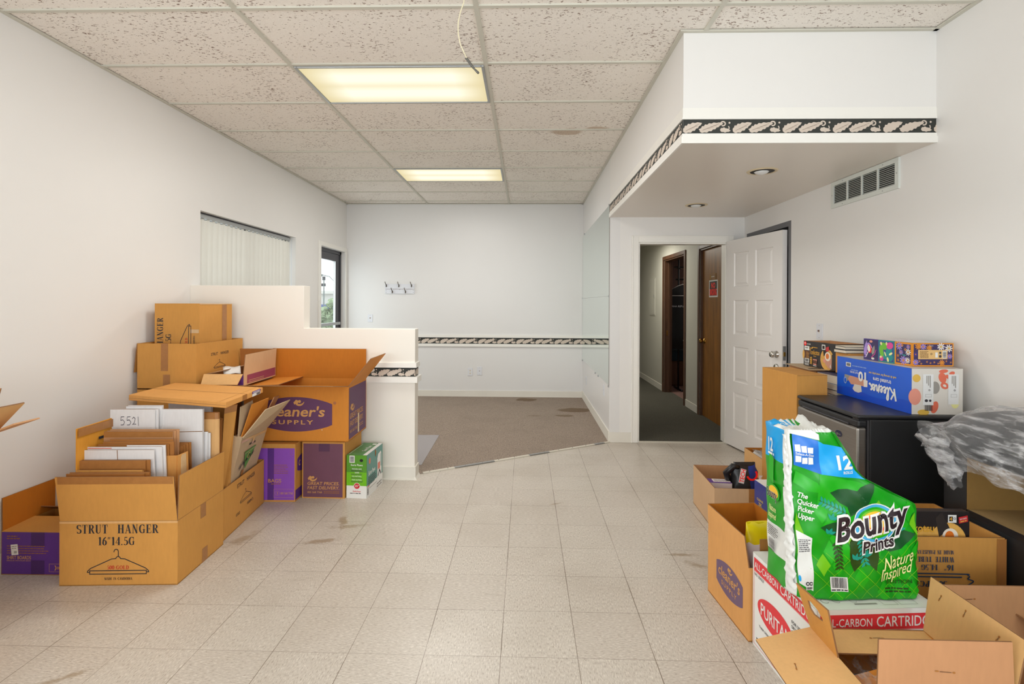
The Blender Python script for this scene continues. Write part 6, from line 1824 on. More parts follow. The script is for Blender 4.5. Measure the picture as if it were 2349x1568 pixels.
def p_nood(b, F, w, d, h):
    f = F['left']
    b.pr(rect(0, 0, d, h), f, 'noodle_black', 1)
    b.pr(ell(.018, h - .018, .014, .015, 20), f, 'sign_red', 3); b.pr(ell(.018, h - .015, .005, .007, 10), f, 'label_white', 4); b.pr(fit(text('NONGSHIM', .009, .012), .034, .074, h - .024), f, 'label_white', 3)
    b.pr(rect(.010, h - .062, .062, h - .034), f, 'label_white', 3); b.pr(smalltext(.02, .05, h - .050, 1, .01, .008), f, 'grey_dot', 4)
    b.pr(rect(.012, .050, .062, h - .066), f, 'noodle_brown', 2); b.pr(smalltext(.030, .062, .090, 5, .010, .003, 2), f, 'noodle_gold', 3); b.pr(ell(.0, .075, .012, .030, 18), f, 'noodle_bowl', 2.5)
    b.pr(rect(.012, .024, .060, .050), f, 'label_white', 3); b.pr(barcode(.018, .056, .028, .047), f, 'barcode', 4); b.pr(smalltext(.012, .06, .016, 3, .006, .003), f, 'label_white', 3)
    b.pr(fit(text('Tonkotsu', .034, .012, .55), .066, .168, .082), f, 'noodle_gold', 5); b.pr(line([(.070, .122), (.100, .124)], .006), f, 'noodle_gold', 5); b.pr(smalltext(.092, .150, .127, 1, .01, .005), f, 'noodle_gold', 5); b.pr(fit(text('flavor', .010, .01), .108, .136, .068), f, 'noodle_gold', 5)
    for k, (x, y) in enumerate(((.082, .050), (.082, .026))): b.pr(join(line([(x - .010, y + .006), (x + .010, y + .012)], .005), line([(x, y + .016), (x - .004, y - .010)], .005), line([(x - .012, y - .006), (x + .010, y - .002)], .005), line([(x + .008, y + .008), (x + .009, y - .012)], .004)), f, 'noodle_gold', 5)
    b.pr(shp([(.106, .014), (.138, .014), (.144, .052), (.102, .052)]), f, 'coral', 5); b.pr(rect(.104, .022, .140, .046), f, 'noodle_brown', 6); b.pr(rect(.104, .006, .14, .010), f, 'label_white', 5)
    bowl_art(b, f, .236, .062, .92)
    b.pr(rect(.192, h - .045, .226, h - .012), f, 'label_white', 5); b.pr(rect(.198, h - .040, .220, h - .018), f, 'nori', 6); b.pr(shp([(.232, h - .055), (.262, h - .048), (.260, h - .020), (.231, h - .028)]), f, 'red_tag', 5)
    b.pr(fit(text('6', .022, .02), .272, .282, .014), f, 'label_white', 7)
    b.pr(rect(.290, .0, .325, .10), f, 'noodle_black', 8)
carton('noodle_carton', 'open black noodle carton printed Tonkotsu on the tall kraft carton', .19, .33, .168, (1.955, 3.272, .984), R(5), [], m='noodle_black', m2='kraft_tan', prints=p_nood, cat='box')
carton('cardboard_carton', 'small orange-tan carton behind the blue tissue pack carrying two books', .20, .115, .128, (1.945, 3.146, .978), R(2), closed=True, m='kraft_top')
book('small dark-edged paperback with a coloured spine, lower of two behind the tissue pack', 1.925, 3.148, .165, .11, 1.107, .020, 3, 'book_black', 'paperbacks on the small tan carton')
book('cream-covered paperback, upper of two behind the tissue pack', 1.935, 3.152, .175, .11, 1.1278, .018, -2, 'book_black', 'paperbacks on the small tan carton')
b = MB(); b.slab([(1.937, 3.152, 1.1463), (2.108, 3.146, 1.1463), (2.112, 3.262, 1.1463), (1.941, 3.262, 1.1463)], .0016, 'paper_cream'); single('booklet', b, 'thin cream booklet lying on the two paperbacks behind the tissue pack', 'booklet')

# paper towel pack
BT = thing('paper_towel_pack', 'torn green twelve-roll paper towel pack, half emptied, on the white cartridge carton', 'paper towels', (.936, 1.797, .381), R(2.5))
prof = [(0, .445), (.30, .449), (.322, .443), (.335, .42), (.36, .37), (.40, .288), (.415, .266), (.44, .24), (.50, .208), (.545, .182), (.572, .165)]
def Wz(z):
    for (a, wa), (c, wc) in zip(prof, prof[1:]):
        if z <= c: return wa + (wc - wa) * (z - a) / (c - a)
    return prof[-1][1]
BD_ = .205
def wrk(x, z):
    return (.0045 * math.sin(z * 38 + x * 9) * math.exp(-((z - .31) / .05) ** 2) + .0028 * math.sin(x * 31 - z * 44) + .0020 * math.sin(x * 70 + z * 53 + 1) - .010 * math.sin(PI * min(1, max(0, x / max(.05, Wz(z))))) * (1 - abs(z - .2)))
def lean(z): return -.012 * z / .57
def Pfront(x, z): return Vector((x + lean(z), wrk(x, z) + .030 * z / .57, z))
cr_ = .045
def ringpts(z, nf=54, nc=6, ns=14):
    W = Wz(z); P = []
    tb = max(0, (z - .545) / .027)
    for i in range(nf + 1):
        x = cr_ + (W - cr_ - .03) * i / nf; P.append((x, 0))
    for i in range(1, nc + 1): a = -PI / 2 + PI / 2 * i / nc; P.append((W - .03 + .03 * math.cos(a), .03 + .03 * math.sin(a)))
    for i in range(1, ns + 1): P.append((W, .03 + (BD_ - .06) * i / ns))
    for i in range(1, nc + 1): a = PI / 2 * i / nc; P.append((W - .03 + .03 * math.cos(a), BD_ - .03 + .03 * math.sin(a)))
    for i in range(1, nf // 2 + 1): P.append((W - .03 - (W - .06) * i / (nf // 2), BD_))
    for i in range(1, nc + 1): a = PI / 2 + PI / 2 * i / nc; P.append((.03 + .03 * math.cos(a), BD_ - .03 + .03 * math.sin(a)))
    for i in range(1, ns + 1): P.append((0, BD_ - .03 - (BD_ - .03 - cr_) * i / ns))
    for i in range(1, nc): a = PI + PI / 2 * i / nc; P.append((cr_ + cr_ * math.cos(a), cr_ + cr_ * math.sin(a)))
    out = []
    for x, y in P:
        if y < .02: v = Pfront(x, z); out.append(Vector((v.x, y + v.y, z)))
        else: out.append(Vector((x + lean(z) + .0026 * math.sin(y * 60 + z * 40), y + .0025 * math.sin(x * 50 + z * 35), z)))
    return out
nz = 70
zl = [.004 + (.572 - .004) * i / nz for i in range(nz + 1)]
rings = [ringpts(z) for z in zl]
nr = len(rings[0])
b = MB()
for r in rings: b.v += [tuple(p) for p in r]
c0 = [Vector(p) for p in rings[0]]; ct = sum(rings[-1], Vector()) / nr
def bt_mat(p):
    x, y, z = p.x - lean(p.z), p.y, p.z
    if y < .06 and x > .012: # front
        return 'bounty_green'
    if x < .03 and y > .06: # left end
        lim = .455 + .03 * 0
        if z > .452: return 'bounty_sky'
        if .10 < z < .21: return 'bounty_white'
        return 'bounty_green'
    if x <= .012 and y <= .06: return 'bounty_white'
    return 'bounty_green'
for i in range(nz):
    for k in range(nr):
        ix = (i * nr + k, i * nr + (k + 1) % nr, (i + 1) * nr + (k + 1) % nr, (i + 1) * nr + k)
        ctr_ = sum((Vector(b.v[j]) for j in ix), Vector()) / 4
        b.f.append(list(ix)); b.m.append(b.mi(bt_mat(ctr_))); b.sm.append(True)
b.f.append(list(range(nr))[::-1]); b.m.append(b.mi('bounty_green')); b.sm.append(False)
# crumpled top: slumps towards the middle, torn edge raised at the back
tops = []
for sc, dz in ((.86, .006), (.62, -.004), (.30, -.012)):
    tops.append([ct + (Vector(p) - ct) * sc + Z * (dz + .006 * math.sin(k * .9)) for k, p in enumerate(rings[-1])])
base_i = nz * nr
prev = base_i
for t_ in tops:
    o_ = len(b.v); b.v += [tuple(p) for p in t_]
    for k in range(nr):
        b.f.append([prev + k, prev + (k + 1) % nr, o_ + (k + 1) % nr, o_ + k])
        p = Vector(b.v[o_ + k]); b.m.append(b.mi('bounty_white' if (p.y < .12 or p.x > .05) else 'bounty_sky')); b.sm.append(True)
    prev = o_
b.f.append([prev + k for k in range(nr)]); b.m.append(b.mi('bounty_white')); b.sm.append(True)
def ptri(shape, maxe=.012):
    # cut a flat shape into small triangles so that it can follow the bulging film
    bm = bmesh.new()
    vs = [bm.verts.new((x, y, 0)) for x, y in shape[0]]
    for f_ in shape[1]:
        try: bm.faces.new([vs[i] for i in f_])
        except ValueError: pass
    bmesh.ops.triangulate(bm, faces=bm.faces[:])
    for _ in range(6):
        es = [e_ for e_ in bm.edges if e_.calc_length() > maxe]
        if not es: break
        bmesh.ops.subdivide_edges(bm, edges=es, cuts=1)
        bmesh.ops.triangulate(bm, faces=bm.faces[:])
    bm.verts.index_update()
    r = ([(v.co.x, v.co.y) for v in bm.verts], [tuple(v.index for v in f_.verts) for f_ in bm.faces])
    bm.free()
    return r
def film(s, m, layer=1, me=.012):
    s = ptri(s, me)
    vs = []
    for x, z in s[0]:
        z = max(.005, z)
        x = min(x, Wz(z) - .010)
        p = Pfront(x, z); p.y -= .0009 * layer; vs.append(p)
    b.add(vs, s[1], m, None, True)
def rot_(s, a, cx, cy): return tr(s, cx, cy, 1, rot=R(a))
# printed diamonds, bands and leaves
rr = random.Random(6)
for i in range(7):
    for k in range(7):
        cx, cz = .10 + i * .052 + (k % 2) * .026, .03 + k * .045
        if rr.random() < .62: film(shp([(cx - .024, cz), (cx, cz - .038), (cx + .024, cz), (cx, cz + .038)]), rr.choice(['bounty_mid', 'bounty_lime', 'bounty_mid']), .8)
for k in range(7):
    x = .06 + k * .055
    film(line([(x, .01), (min(.44, x + .22), .01 + (min(.44, x + .22) - x) * .95)], .0016), 'bounty_lime', 1.0); film(line([(x + .10, .01), (x - .06 if x > .08 else .02, .01 + (.16 if x > .08 else x + .08) * .95)], .0016), 'bounty_lime', 1.0)
film(shp([(.10, .43), (.24, .40), (.27, .385), (.25, .35), (.18, .36), (.09, .30)]), 'bounty_mid', .9)
film(shp([(.012, .30), (.040, .22), (.030, .14), (.012, .16)]), 'bounty_lime', .9); film(shp([(.02, .44), (.09, .40), (.12, .36), (.06, .37), (.01, .40)]), 'bounty_mid', .9)
film(shp([(.014, .566), (.098, .545), (.108, .428), (.014, .460)]), 'bounty_blue', 1.2)
film(shp([(.098, .545), (.118, .533), (.26, .505), (.27, .408), (.108, .428)]), 'bounty_sky', 1.3)
film(shp([(.0, .580), (.08, .580), (.105, .565), (.104, .546), (.004, .568)]), 'bounty_white', 1.5)
for j in range(3):
    film(tr(rect(0, 0, .0185, .026), .020 + j * .0215, .504 - j * .005), 'label_white', 2); film(tr(rect(0, 0, .0185, .026 - .004 * (j % 2)), .020 + j * .0215, .466 + (.0 if j else .004) - j * .002), 'label_white', 2)
film(rot_(join(rect(-.030, -.007, .030, .007), ell(-.030, 0, .007, .007, 12), ell(.030, 0, .007, .007, 12)), -8, .051, .496), 'bounty_blue', 2.6)
film(rot_(fit(text('Select-A-Size', .009, .012), -.032, .032), -8, .051, .4925), 'label_white', 3.2, .02)
film(fit(text('12', .046, .036), .166, .222, .446), 'label_white', 2); film(tr(text('ROLLS', .010, .018), .184, .429), 'label_white', 2, .02)
for i, s in enumerate(('The', 'Quicker', 'Picker', 'Upper')): film(rot_(text(s, .0175, .022, .95), -14, .020 - .001 * i, .352 - i * .0235), 'label_white', 2, .02)
film(shp([(.014, .236), (.064, .212), (.064, .030), (.014, .060)]), 'bounty_white', 1.2)
film(tr(smalltext(0, .040, 0, 7, .0065, .0028, 4), .018, .203), 'barcode', 2, .03); film(rect(.036, .036, .061, .068), 'label_white', 2); film(barcode(.037, .060, .038, .046), 'barcode', 3, .03)
for cx in (.043, .055): film(line(arc(cx, .057, .005, .005, 20, 340, 10), .0035), 'barcode', 3)
film(ell(.018, .075, .005, .010, 14), 'bounty_sky', 2)
film(rect(.122, .032, .180, .080), 'label_white', 2); film(barcode(.127, .176, .043, .078), 'barcode', 3, .03); film(smalltext(.124, .178, .035, 1, .01, .004), 'barcode', 3, .03)
# big leaves
for (L_, W_, a, cx, cz, m) in ((.15, .036, 50, .20, .285, 'bounty_leaf'), (.13, .034, 165, .26, .335, 'bounty_leaf'), (.15, .040, 14, .285, .185, 'bounty_leaf'), (.14, .034, -98, .225, .235, 'bounty_leaf2'), (.13, .032, -74, .245, .225, 'bounty_leaf2'), (.09, .026, 178, .185, .245, 'bounty_leaf')): film(rot_(leaf(L_, W_, 1, 0), a, cx, cz), m, 1.4)
for sx_, cx, cz, a in ((1, .150, .205, -88), (1, .190, .295, 155), (1, .230, .215, -80)):
    film(rot_(line([(0, 0), (.10, .0)], .0022), a, cx, cz), 'bounty_leaf2', 1.8)
    for k in range(7):
        for sg_ in (-1, 1): film(rot_(tr(leaf(.022, .0045, 1, 0), .008 + k * .013, 0, 1, rot=R(50 * sg_)), a, cx, cz), 'bounty_leaf2' if a == -88 else 'bounty_teal', 1.9)
for cx, cz in ((.135, .275), (.125, .225), (.375, .235), (.21, .14), (.25, .150)):
    for k in range(3): film(rot_(leaf(.024, .006, 1, 0), k * 50 + 20, cx, cz), 'bounty_teal', 2)
# rainbow and wordmark
for rx, m, l in ((.080, 'label_white', 2.2), (.076, 'rb_blue', 2.5), (.065, 'bounty_mid', 2.8), (.056, 'bounty_lime', 3.1), (.048, 'rb_yel', 3.4), (.037, 'rb_red', 3.7), (.027, 'rb_yel', 4.0)):
    film(tr(ell(0, 0, rx, rx * .80, 30), .288, .262, 1, rot=R(12)), m, l)
def word(s, x0, x1, z0, h, a, bold, m, lay, sh=0, k=1):
    q = fit(text(s, h, bold, 1, sh), x0, x1)
    film(([(x, y + z0 + (x - x0) * math.tan(R(a))) for x, y in q[0]], q[1]), m, lay, .012)
word('Bounty', .144, .414, .197, .088, 13, .075, 'label_white', 4.4, .1); word('Bounty', .150, .408, .200, .082, 13, .030, 'bounty_brown', 4.9, .1)
word('Prints', .234, .352, .158, .046, 13, .075, 'label_white', 5.2); word('Prints', .238, .348, .161, .042, 13, .026, 'bounty_brown', 5.7)
word('Nature', .306, .418, .102, .044, 17, .006, 'bounty_cream', 5.2, .25); word('Inspired', .296, .412, .066, .042, 15, .006, 'bounty_cream', 5.2, .25)
film(fit(tr(text('EDITION', .013, .006), 0, .058), .318, .408), 'bounty_leaf2', 5.2, .02)
film(tr(smalltext(0, .10, 0, 2, .010, .005, 2), .312, .038), 'bounty_leaf2', 2, .03)
b.build('printed_wrap', BT, fix=True)
# marks on the narrow left end
b = MB()
f = (Vector((-.004, .205, 0)), -Y, Z, -X)
def lp_(s, m, l):
    vs = [f[0] + f[1] * x + Z * z + Vector((lean(z) - .0022 - .0007 * l, 0, 0)) for x, z in s[0]]
    b.add(vs, s[1], m)
lp_(tr(text('12', .050, .026, .55), .048, .478), 'label_white', 1); lp_(tr(smalltext(0, .04, 0, 1, .01, .008), .052, .464), 'label_white', 1)
lp_(ell(.086, .328, .040, .030, 22), 'bounty_mid', 1); lp_(ell(.086, .330, .032, .022, 22), 'rb_yel', 2); lp_(tr(text('Bounty', .034, .034, .50), .042, .305), 'label_white', 3); lp_(tr(text('Bounty', .034, .012, .50), .042, .305), 'bounty_brown', 4)
lp_(tr(text('Nature', .024, .004, .5, .2), .05, .255), 'bounty_cream', 1); lp_(tr(text('Inspired', .024, .004, .5, .2), .044, .228), 'bounty_cream', 1)
lp_(smalltext(.04, .11, .195, 6, .007, .003, 3), 'barcode', 1); lp_(barcode(.045, .085, .105, .15, 3, False), 'barcode', 1)
lp_(shp([(.06, .47), (.09, .455), (.085, .36), (.05, .38)]), 'bounty_mid', .6)
tag(b.build('end_print', BT, fix=False), 'printed narrow end of the towel pack')
# ruffled white seam and torn clear film on top
b = MB()
vs = []
for i in range(60):
    z = .03 + .53 * i / 59
    for k, (x, y) in enumerate(((-.001, .056), (.0, .044), (.002, .032), (.006, .022), (.011, .014))):
        o_ = .004 * math.sin(i * 1.9 + k) + .003 * math.sin(i * .7 + k * 2)
        ed = .006 * math.sin(i * 1.3) if k in (0, 4) else 0
        vs.append((x + lean(z) - .004 + o_ * .6 + (ed if k == 4 else 0), y - .006 + .03 * z / .57 * (k / 4) + o_ * .5 + (ed if k == 0 else 0), z))
b.add(vs, [(i * 5 + k, i * 5 + k + 1, i * 5 + k + 6, i * 5 + k + 5) for i in range(59) for k in range(4)], 'bounty_white', None, True)
b.build('ruffled_seam', BT)
b = MB()
vs = []
rn = random.Random(8)
for i in range(15):
    u = i / 14
    x = .0 + .15 * u
    for k in range(7):
        w_ = k / 6
        hgt = (.004 + .006 * math.sin(u * 3) + (.024 if 8 < i < 12 else 0)) * w_ - .012 * math.sin(PI * w_) * (1 - u)
        vs.append((x + rn.uniform(-.003, .003) + .02 * w_, .19 - .16 * (1 - w_) * (1 - .3 * u) + rn.uniform(-.005, .005), .568 + hgt + rn.uniform(-.005, .005)))
for m, sel in (('bounty_sky', lambda i, k: k >= 4 and i < 6), ('bounty_green', lambda i, k: k >= 4 and 6 <= i < 8), ('bounty_white', lambda i, k: k < 4 or i >= 8)):
    b.add(vs, [(i * 7 + k, i * 7 + k + 1, i * 7 + k + 8, i * 7 + k + 7) for i in range(14) for k in range(6) if sel(i, k)], m, None, True)
b.build('torn_film', BT)

# white cartridge carton under it
def p_pu(b, F, w, d, h):
    for f, L_ in ((F['left'], d), (F['front'], w)):
        b.pr(rect(0, 0, L_, h), f, 'label_white', 1); b.pr(rect(.010, h - .068, L_ - .010, h - .016), f, 'red_band', 2)
        b.pr(fit(text('ALL-CARBON', .028, .006), .016, .016 + .44 * (L_ - .03), h - .056), f, 'label_white', 3); b.pr(fit(text('CARTRIDGE', .036, .008), .016 + .48 * (L_ - .03), L_ - .014, h - .058), f, 'label_white', 3)
        b.pr(line([(.010, .012), (L_ - .010, .012), (L_ - .010, h - .07), (.010, h - .07)], .0016, True), f, 'red_band', 2)
        b.pr(ell(L_ * .40, .185, .125, .058, 34), f, 'red_band', 2); b.pr(fit(text('PURITAN', .050, .012), L_ * .40 - .10, L_ * .40 + .10, .160), f, 'label_white', 3)
        b.pr(fit(text('NO. SD0227', .011, .01), .016, .085, h - .086), f, 'ink_black', 2)
        for i, s in enumerate(('FOR USE IN ALL', 'DRYCLEANING', 'SOLVENTS')): b.pr(fit(text(s, .012, .012), L_ * .66, L_ * .66 + (.105 if i == 0 else .085), .252 - i * .018), f, 'ink_black', 3)
        b.pr(fit(text('THEIR DESIGN MAKES', .009, .008), .05, .18, .10), f, 'ink_black', 2); b.pr(fit(text('(THE', .016, .012), .10, .14, .072), f, 'ink_black', 2); b.pr(smalltext(.03, L_ - .05, .040, 2, .012, .006, 9), f, 'ink_black', 2)
    t = F['top']
    b.pr(rect(0, 0, w, d), t, 'label_white', 1); b.pr(rect(0, d / 2 - .001, w, d / 2 + .001), t, 'grey_dot', 2)
    for x, k in ((.06, 1), (.10, 2), (.16, 3)): b.pr(line(arc(x, .05, .012, .012, 40, 320, 10), .002), t, 'grey_dot', 2)
    b.pr(line([(.25, .02), (.30, .02), (.30, .07), (.25, .07)], .0012, True), t, 'grey_dot', 2); b.pr(line([(.31, .02), (.37, .02), (.37, .07), (.31, .07)], .0012, True), t, 'grey_dot', 2); b.pr(rect(.15, .024, .23, .032), t, 'grey_dot', 2)
carton('cartridge_carton', 'white carton with red bands and lettering under the paper towel pack', .425, .408, .379, (.979, 1.740, 0), R(4.6), closed=True, m='label_white', prints=p_pu)

# open carton with the upside-down lettering and the second noodle box
def p_wt(b, F, w, d, h):
    f = flipped(F['front'], w, .52)
    b.pr(roman('WHITE TUBE', .020, .189, .326, .076), f, 'ink_blue', 1); b.pr(roman('MADE IN PAKISTAN', .015, .191, .328, .051), f, 'ink_blue', 1)
    b.pr(roman('16"', .021, .190, .226, .106), f, 'ink_blue', 1); b.pr(roman('14.5G', .021, .250, .312, .106), f, 'ink_blue', 1)
    b.pr(line(smooth([(.41, .140), (.16, .140), (.140, .142), (.132, .150), (.138, .158), (.118, .166), (.128, .176)]), .0045), f, 'ink_blue', 1); b.pr(line([(.41, .152), (.16, .152)], .0045), f, 'ink_blue', 1)
    b.pr(line([(.128, .176), (.275, .245), (.41, .176)], .0045), f, 'ink_blue', 1); b.pr(roman('500 PCS', .022, .215, .335, .168), f, 'ink_blue', 1)
    b.pr(rect(.385, .30, .420, .515), F['front'], 'kraft_dark', .6)
WTB = carton('cardboard_carton', 'open carton with blue upside-down hanger lettering behind the paper towel pack', .415, .335, .312, (1.408, 2.0, 0), 0,
             [dict(side='front', L=.206, ang=1, m2='kraft_dark'), dict(side='right', L=.206, ang=0), dict(side='back', L=.206, ang=0), dict(side='left', L=.206, ang=-1)], m='kraft', prints=None)
b = MB(); p_wt(b, faces(.415, .335, .52), .415, .335, .52)
# the lettering runs over the flap and the body below it
o = b.build('printed_lettering', WTB, fix=False); o.location = (0, -.0055, 0)
tag(o, 'blue hanger lettering printed upside down')
def p_n2(b, F, w, d, h):
    f = F['front']
    b.pr(rect(0, 0, w, h), f, 'noodle_black', 1); bowl_art(b, f, .190, .112, 1.0, 2, True); b.pr(ell(.110, .135, .035, .03, 20), f, 'noodle_bowl', 2); b.pr(fit(text('Tonkotsu', .030, .020, .6), -.0, .140, .152), f, 'noodle_gold', 5)
    b.pr(rect(.192, h - .040, .224, h - .010), f, 'label_white', 5); b.pr(rect(.196, h - .034, .210, h - .016), f, 'nori', 6); b.pr(text('4', .015, .01), (f[0] + X * .197 + Z * (h - .032), *f[1:]), 'noodle_gold', 7); b.pr(line(arc(.217, h - .024, .004, .004, 0, 360, 8), .0016), f, 'ink_blue', 6)
    b.pr(shp([(.232, h - .042), (.266, h - .034), (.264, h - .010), (.230, h - .018)]), f, 'red_tag', 8); b.pr(tr(fit(text('SPICY SAUCE', .006, .01), 0, .026), .235, h - .029, 1, rot=R(14)), f, 'label_white', 9); b.pr(tr(smalltext(0, .024, 0, 1, .01, .004), .237, h - .037, 1, rot=R(14)), f, 'mustard', 9)
carton('noodle_carton', 'black noodle carton with an egg picture standing in the open lettered carton', .275, .034, .228, (1.44, 2.025, .375), R(0), closed=True, m='noodle_black', prints=p_n2)
carton('cardboard_carton', 'plain carton inside the lettered carton, under the noodle box', .36, .28, .362, (1.43, 2.02, .008), 0, closed=True, m='kraft_tan')

# black shelf unit along the right wall
SH = thing('shelf_unit', 'low black shelf unit with tan inside against the right wall, under the wrapped cushion', 'shelf', (2.02, 1.70, 0))
sx0, sx1, sy0, sy1, sz = 1.835, 2.195, .95, 2.295, .80
def S_(b, x0, x1, y0, y1, z0, z1, m): b.box(x0 - 2.02, x1 - 2.02, y0 - 1.70, y1 - 1.70, z0, z1, m)
b = MB(); S_(b, sx0, sx1, sy0, sy1, sz - .03, sz, 'black_plastic'); b.build('top', SH)
b = MB(); S_(b, sx0, sx1, sy1 - .115, sy1, 0, sz - .03, 'black_plastic'); b.build('side', SH)
b = MB(); S_(b, sx0, sx1, sy0, sy0 + .03, 0, sz - .03, 'black_plastic'); b.build('side', SH)
b = MB(); S_(b, sx1 - .012, sx1, sy0 + .03, sy1 - .115, 0, sz - .03, 'particle_tan'); b.build('back_board', SH)
b = MB(); S_(b, sx0 + .001, sx1 - .012, sy1 - .119, sy1 - .115, .555, sz - .03, 'particle_tan'); b.build('lining', SH)
b = MB(); S_(b, sx0 + .002, sx1 - .012, sy0 + .03, sy1 - .119, .535, .555, 'particle_floor'); o = b.build('shelf_board', SH)
b = MB(); S_(b, sx0, sx0 + .002, sy0 + .03, sy1 - .119, .532, .556, 'black_plastic'); b.build('shelf_edge', o)
b = MB(); S_(b, sx0 + .004, sx0 + .022, sy0 + .03, sy1 - .119, .0, .532, 'black_matte'); b.build('lower_panel', SH)

# cushion in clear film
CU = thing('wrapped_cushion', 'long black cushion wrapped in crinkled clear plastic on the black shelf unit', 'cushion', (1.99, 1.72, .803))
b = MB()
nx, ny = 14, 26
x0, x1, y0, y1 = -.21, .17, -.50, .555
def topz(x, y): 
    u, v = (x - x0) / (x1 - x0), (y - y0) / (y1 - y0)
    return .155 * (max(0, 1 - (2 * u - 1) ** 4)) ** .4 * (max(0, 1 - (2 * v - 1) ** 8)) ** .4 * (1.0 + .10 * (1 - v)) + .012 * u
vs = []
for i in range(nx + 1):
    for k in range(ny + 1):
        x, y = x0 + (x1 - x0) * i / nx, y0 + (y1 - y0) * k / ny
        vs.append((x, y, .012 + topz(x, y) + .004 * math.sin(y * 40 + x * 9)))
n0 = len(vs)
vs += [(p[0], p[1], .008) for p in vs[:n0]]
q = lambda i, k: i * (ny + 1) + k
fs = [(q(i, k), q(i + 1, k), q(i + 1, k + 1), q(i, k + 1)) for i in range(nx) for k in range(ny)]
fs += [(n0 + q(i, k), n0 + q(i, k + 1), n0 + q(i + 1, k + 1), n0 + q(i + 1, k)) for i in range(nx) for k in range(ny)]
b.add(vs, fs, 'cushion_black', None, True)
for k in range(ny): b.add([vs[q(0, k)], vs[q(0, k + 1)], vs[n0 + q(0, k + 1)], vs[n0 + q(0, k)]], [(0, 1, 2, 3)], 'cushion_black'); b.add([vs[q(nx, k)], vs[q(nx, k + 1)], vs[n0 + q(nx, k + 1)], vs[n0 + q(nx, k)]], [(0, 1, 2, 3)], 'cushion_black')
b.build('cushion_pad', CU)
# film: drapes over the cushion, hangs in front of the shelf and gathers in a tail at the far end
rn = random.Random(12)
b = MB()
ny2 = 60
sec = []
for k in range(ny2 + 1):
    v = k / ny2
    y = y0 - .02 + (y1 - y0 + .09) * v
    yy = min(max(y, y0 + .01), y1 - .012)
    P = []
    # section from the wall side over the top and down the front
    drop = .055 + .085 * (1 - v) ** 1.5 + (.02 * math.sin(v * 17)) + .012 * math.sin(v * 31)
    endf = max(0, (y - y1 + .03) / .10)
    for j in range(26):
        u = j / 25
        if u < .68:
            x = x1 - (x1 - x0) * u / .68
            z = .026 + max(.0, topz(min(max(x, x0 + .004), x1 - .004), yy)) * (1 - .45 * endf)
            z += .007 * math.sin(j * .9 + k * .22) + .005 * math.sin(j * 1.7 - k * .31)
        else:
            w_ = (u - .68) / .32
            x = x0 - .022 - .020 * math.sin(w_ * 2.6 + k * .16) - .012 * math.sin(k * .42 + w_ * 4)
            z = .085 - (drop + .085) * w_ + .006 * math.sin(k * .8)
        P.append((x, y + .008 * math.sin(j * .8 + k * .2), z))
    sec.append(P)
vs = [p for P in sec for p in P]
b.add(vs, [(k * 26 + j, k * 26 + j + 1, (k + 1) * 26 + j + 1, (k + 1) * 26 + j) for k in range(ny2) for j in range(25)], 'plastic_film', None, True)
# tail
tail = []
for k in range(15):
    v = k / 14
    cx, cy, cz = x0 - .035 + .02 * v, y1 - .02 - .10 * v, .05 - .185 * v
    rr_ = .055 * (1 - .45 * v) * (1 + .25 * math.sin(k * 1.3))
    for j in range(14):
        a = 2 * PI * j / 14
        tail.append((cx + .45 * rr_ * math.cos(a) * (1 + .3 * math.sin(4 * a + k * .5)), cy + rr_ * math.sin(a) * (1.25 + .3 * math.sin(3 * a + k * .4)), cz + .02 * math.cos(a) + .006 * math.sin(5 * a)))
b.add(tail, [(k * 14 + j, k * 14 + (j + 1) % 14, (k + 1) * 14 + (j + 1) % 14, (k + 1) * 14 + j) for k in range(14) for j in range(14)], 'plastic_film', None, True)
b.build('clear_wrap', CU, fix=True)

# open carton with a hand hole flap, nearest the camera on the right
def stap(b, f, x, y, a=0, L_=.03):
    b.pr(tr(rect(-L_ / 2, -.0012, L_ / 2, .0012), x, y, 1, rot=R(a)), f, 'staple', 1.5); b.pr(tr(ell(-L_ * .75, .001, .006, .0022, 8), x, y, 1, rot=R(a)), f, 'kraft_dark', 1.2); b.pr(tr(ell(L_ * .75, 0, .004, .003, 8), x, y, 1, rot=R(a)), f, 'kraft_dark', 1.2)
FBC = carton('cardboard_carton', 'open kraft carton nearest the camera, flaps splayed and one with a hand hole', .365, .315, .337, (.945, 1.400, 0), R(0),
             [dict(side='left', L=.20, ang=95, inset=(.045, .0), m='kraft_light', m2='kraft_light', pr=lambda fb: (stap(fb, fb.iframe, .03, .17, 20, .012), stap(fb, fb.iframe, .14, .14, -15, .014))),
              dict(side='back', L=.105, ang=-96, m='kraft_light', m2='kraft_tan', inset=(-.0, .02), pr=lambda fb: stap(fb, fb.frame, .18, .04, 2, .025)),
              dict(side='right', L=.172, ang=11, m='kraft_light', m2='kraft_light', inset=(.0, -.01), pr=lambda fb: (stap(fb, fb.iframe, .04, .13, 75, .010), stap(fb, fb.iframe, .13, .135, 80, .012), stap(fb, fb.iframe, .24, .13, 70, .010))),
              dict(side='front', L=.168, ang=0, m='kraft_rose', m2='kraft_light', inset=(.006, .010), pr=lambda fb: stap(fb, fb.frame, .18, .085, -3, .03))],
             m='kraft_light', m2='kraft_orange')
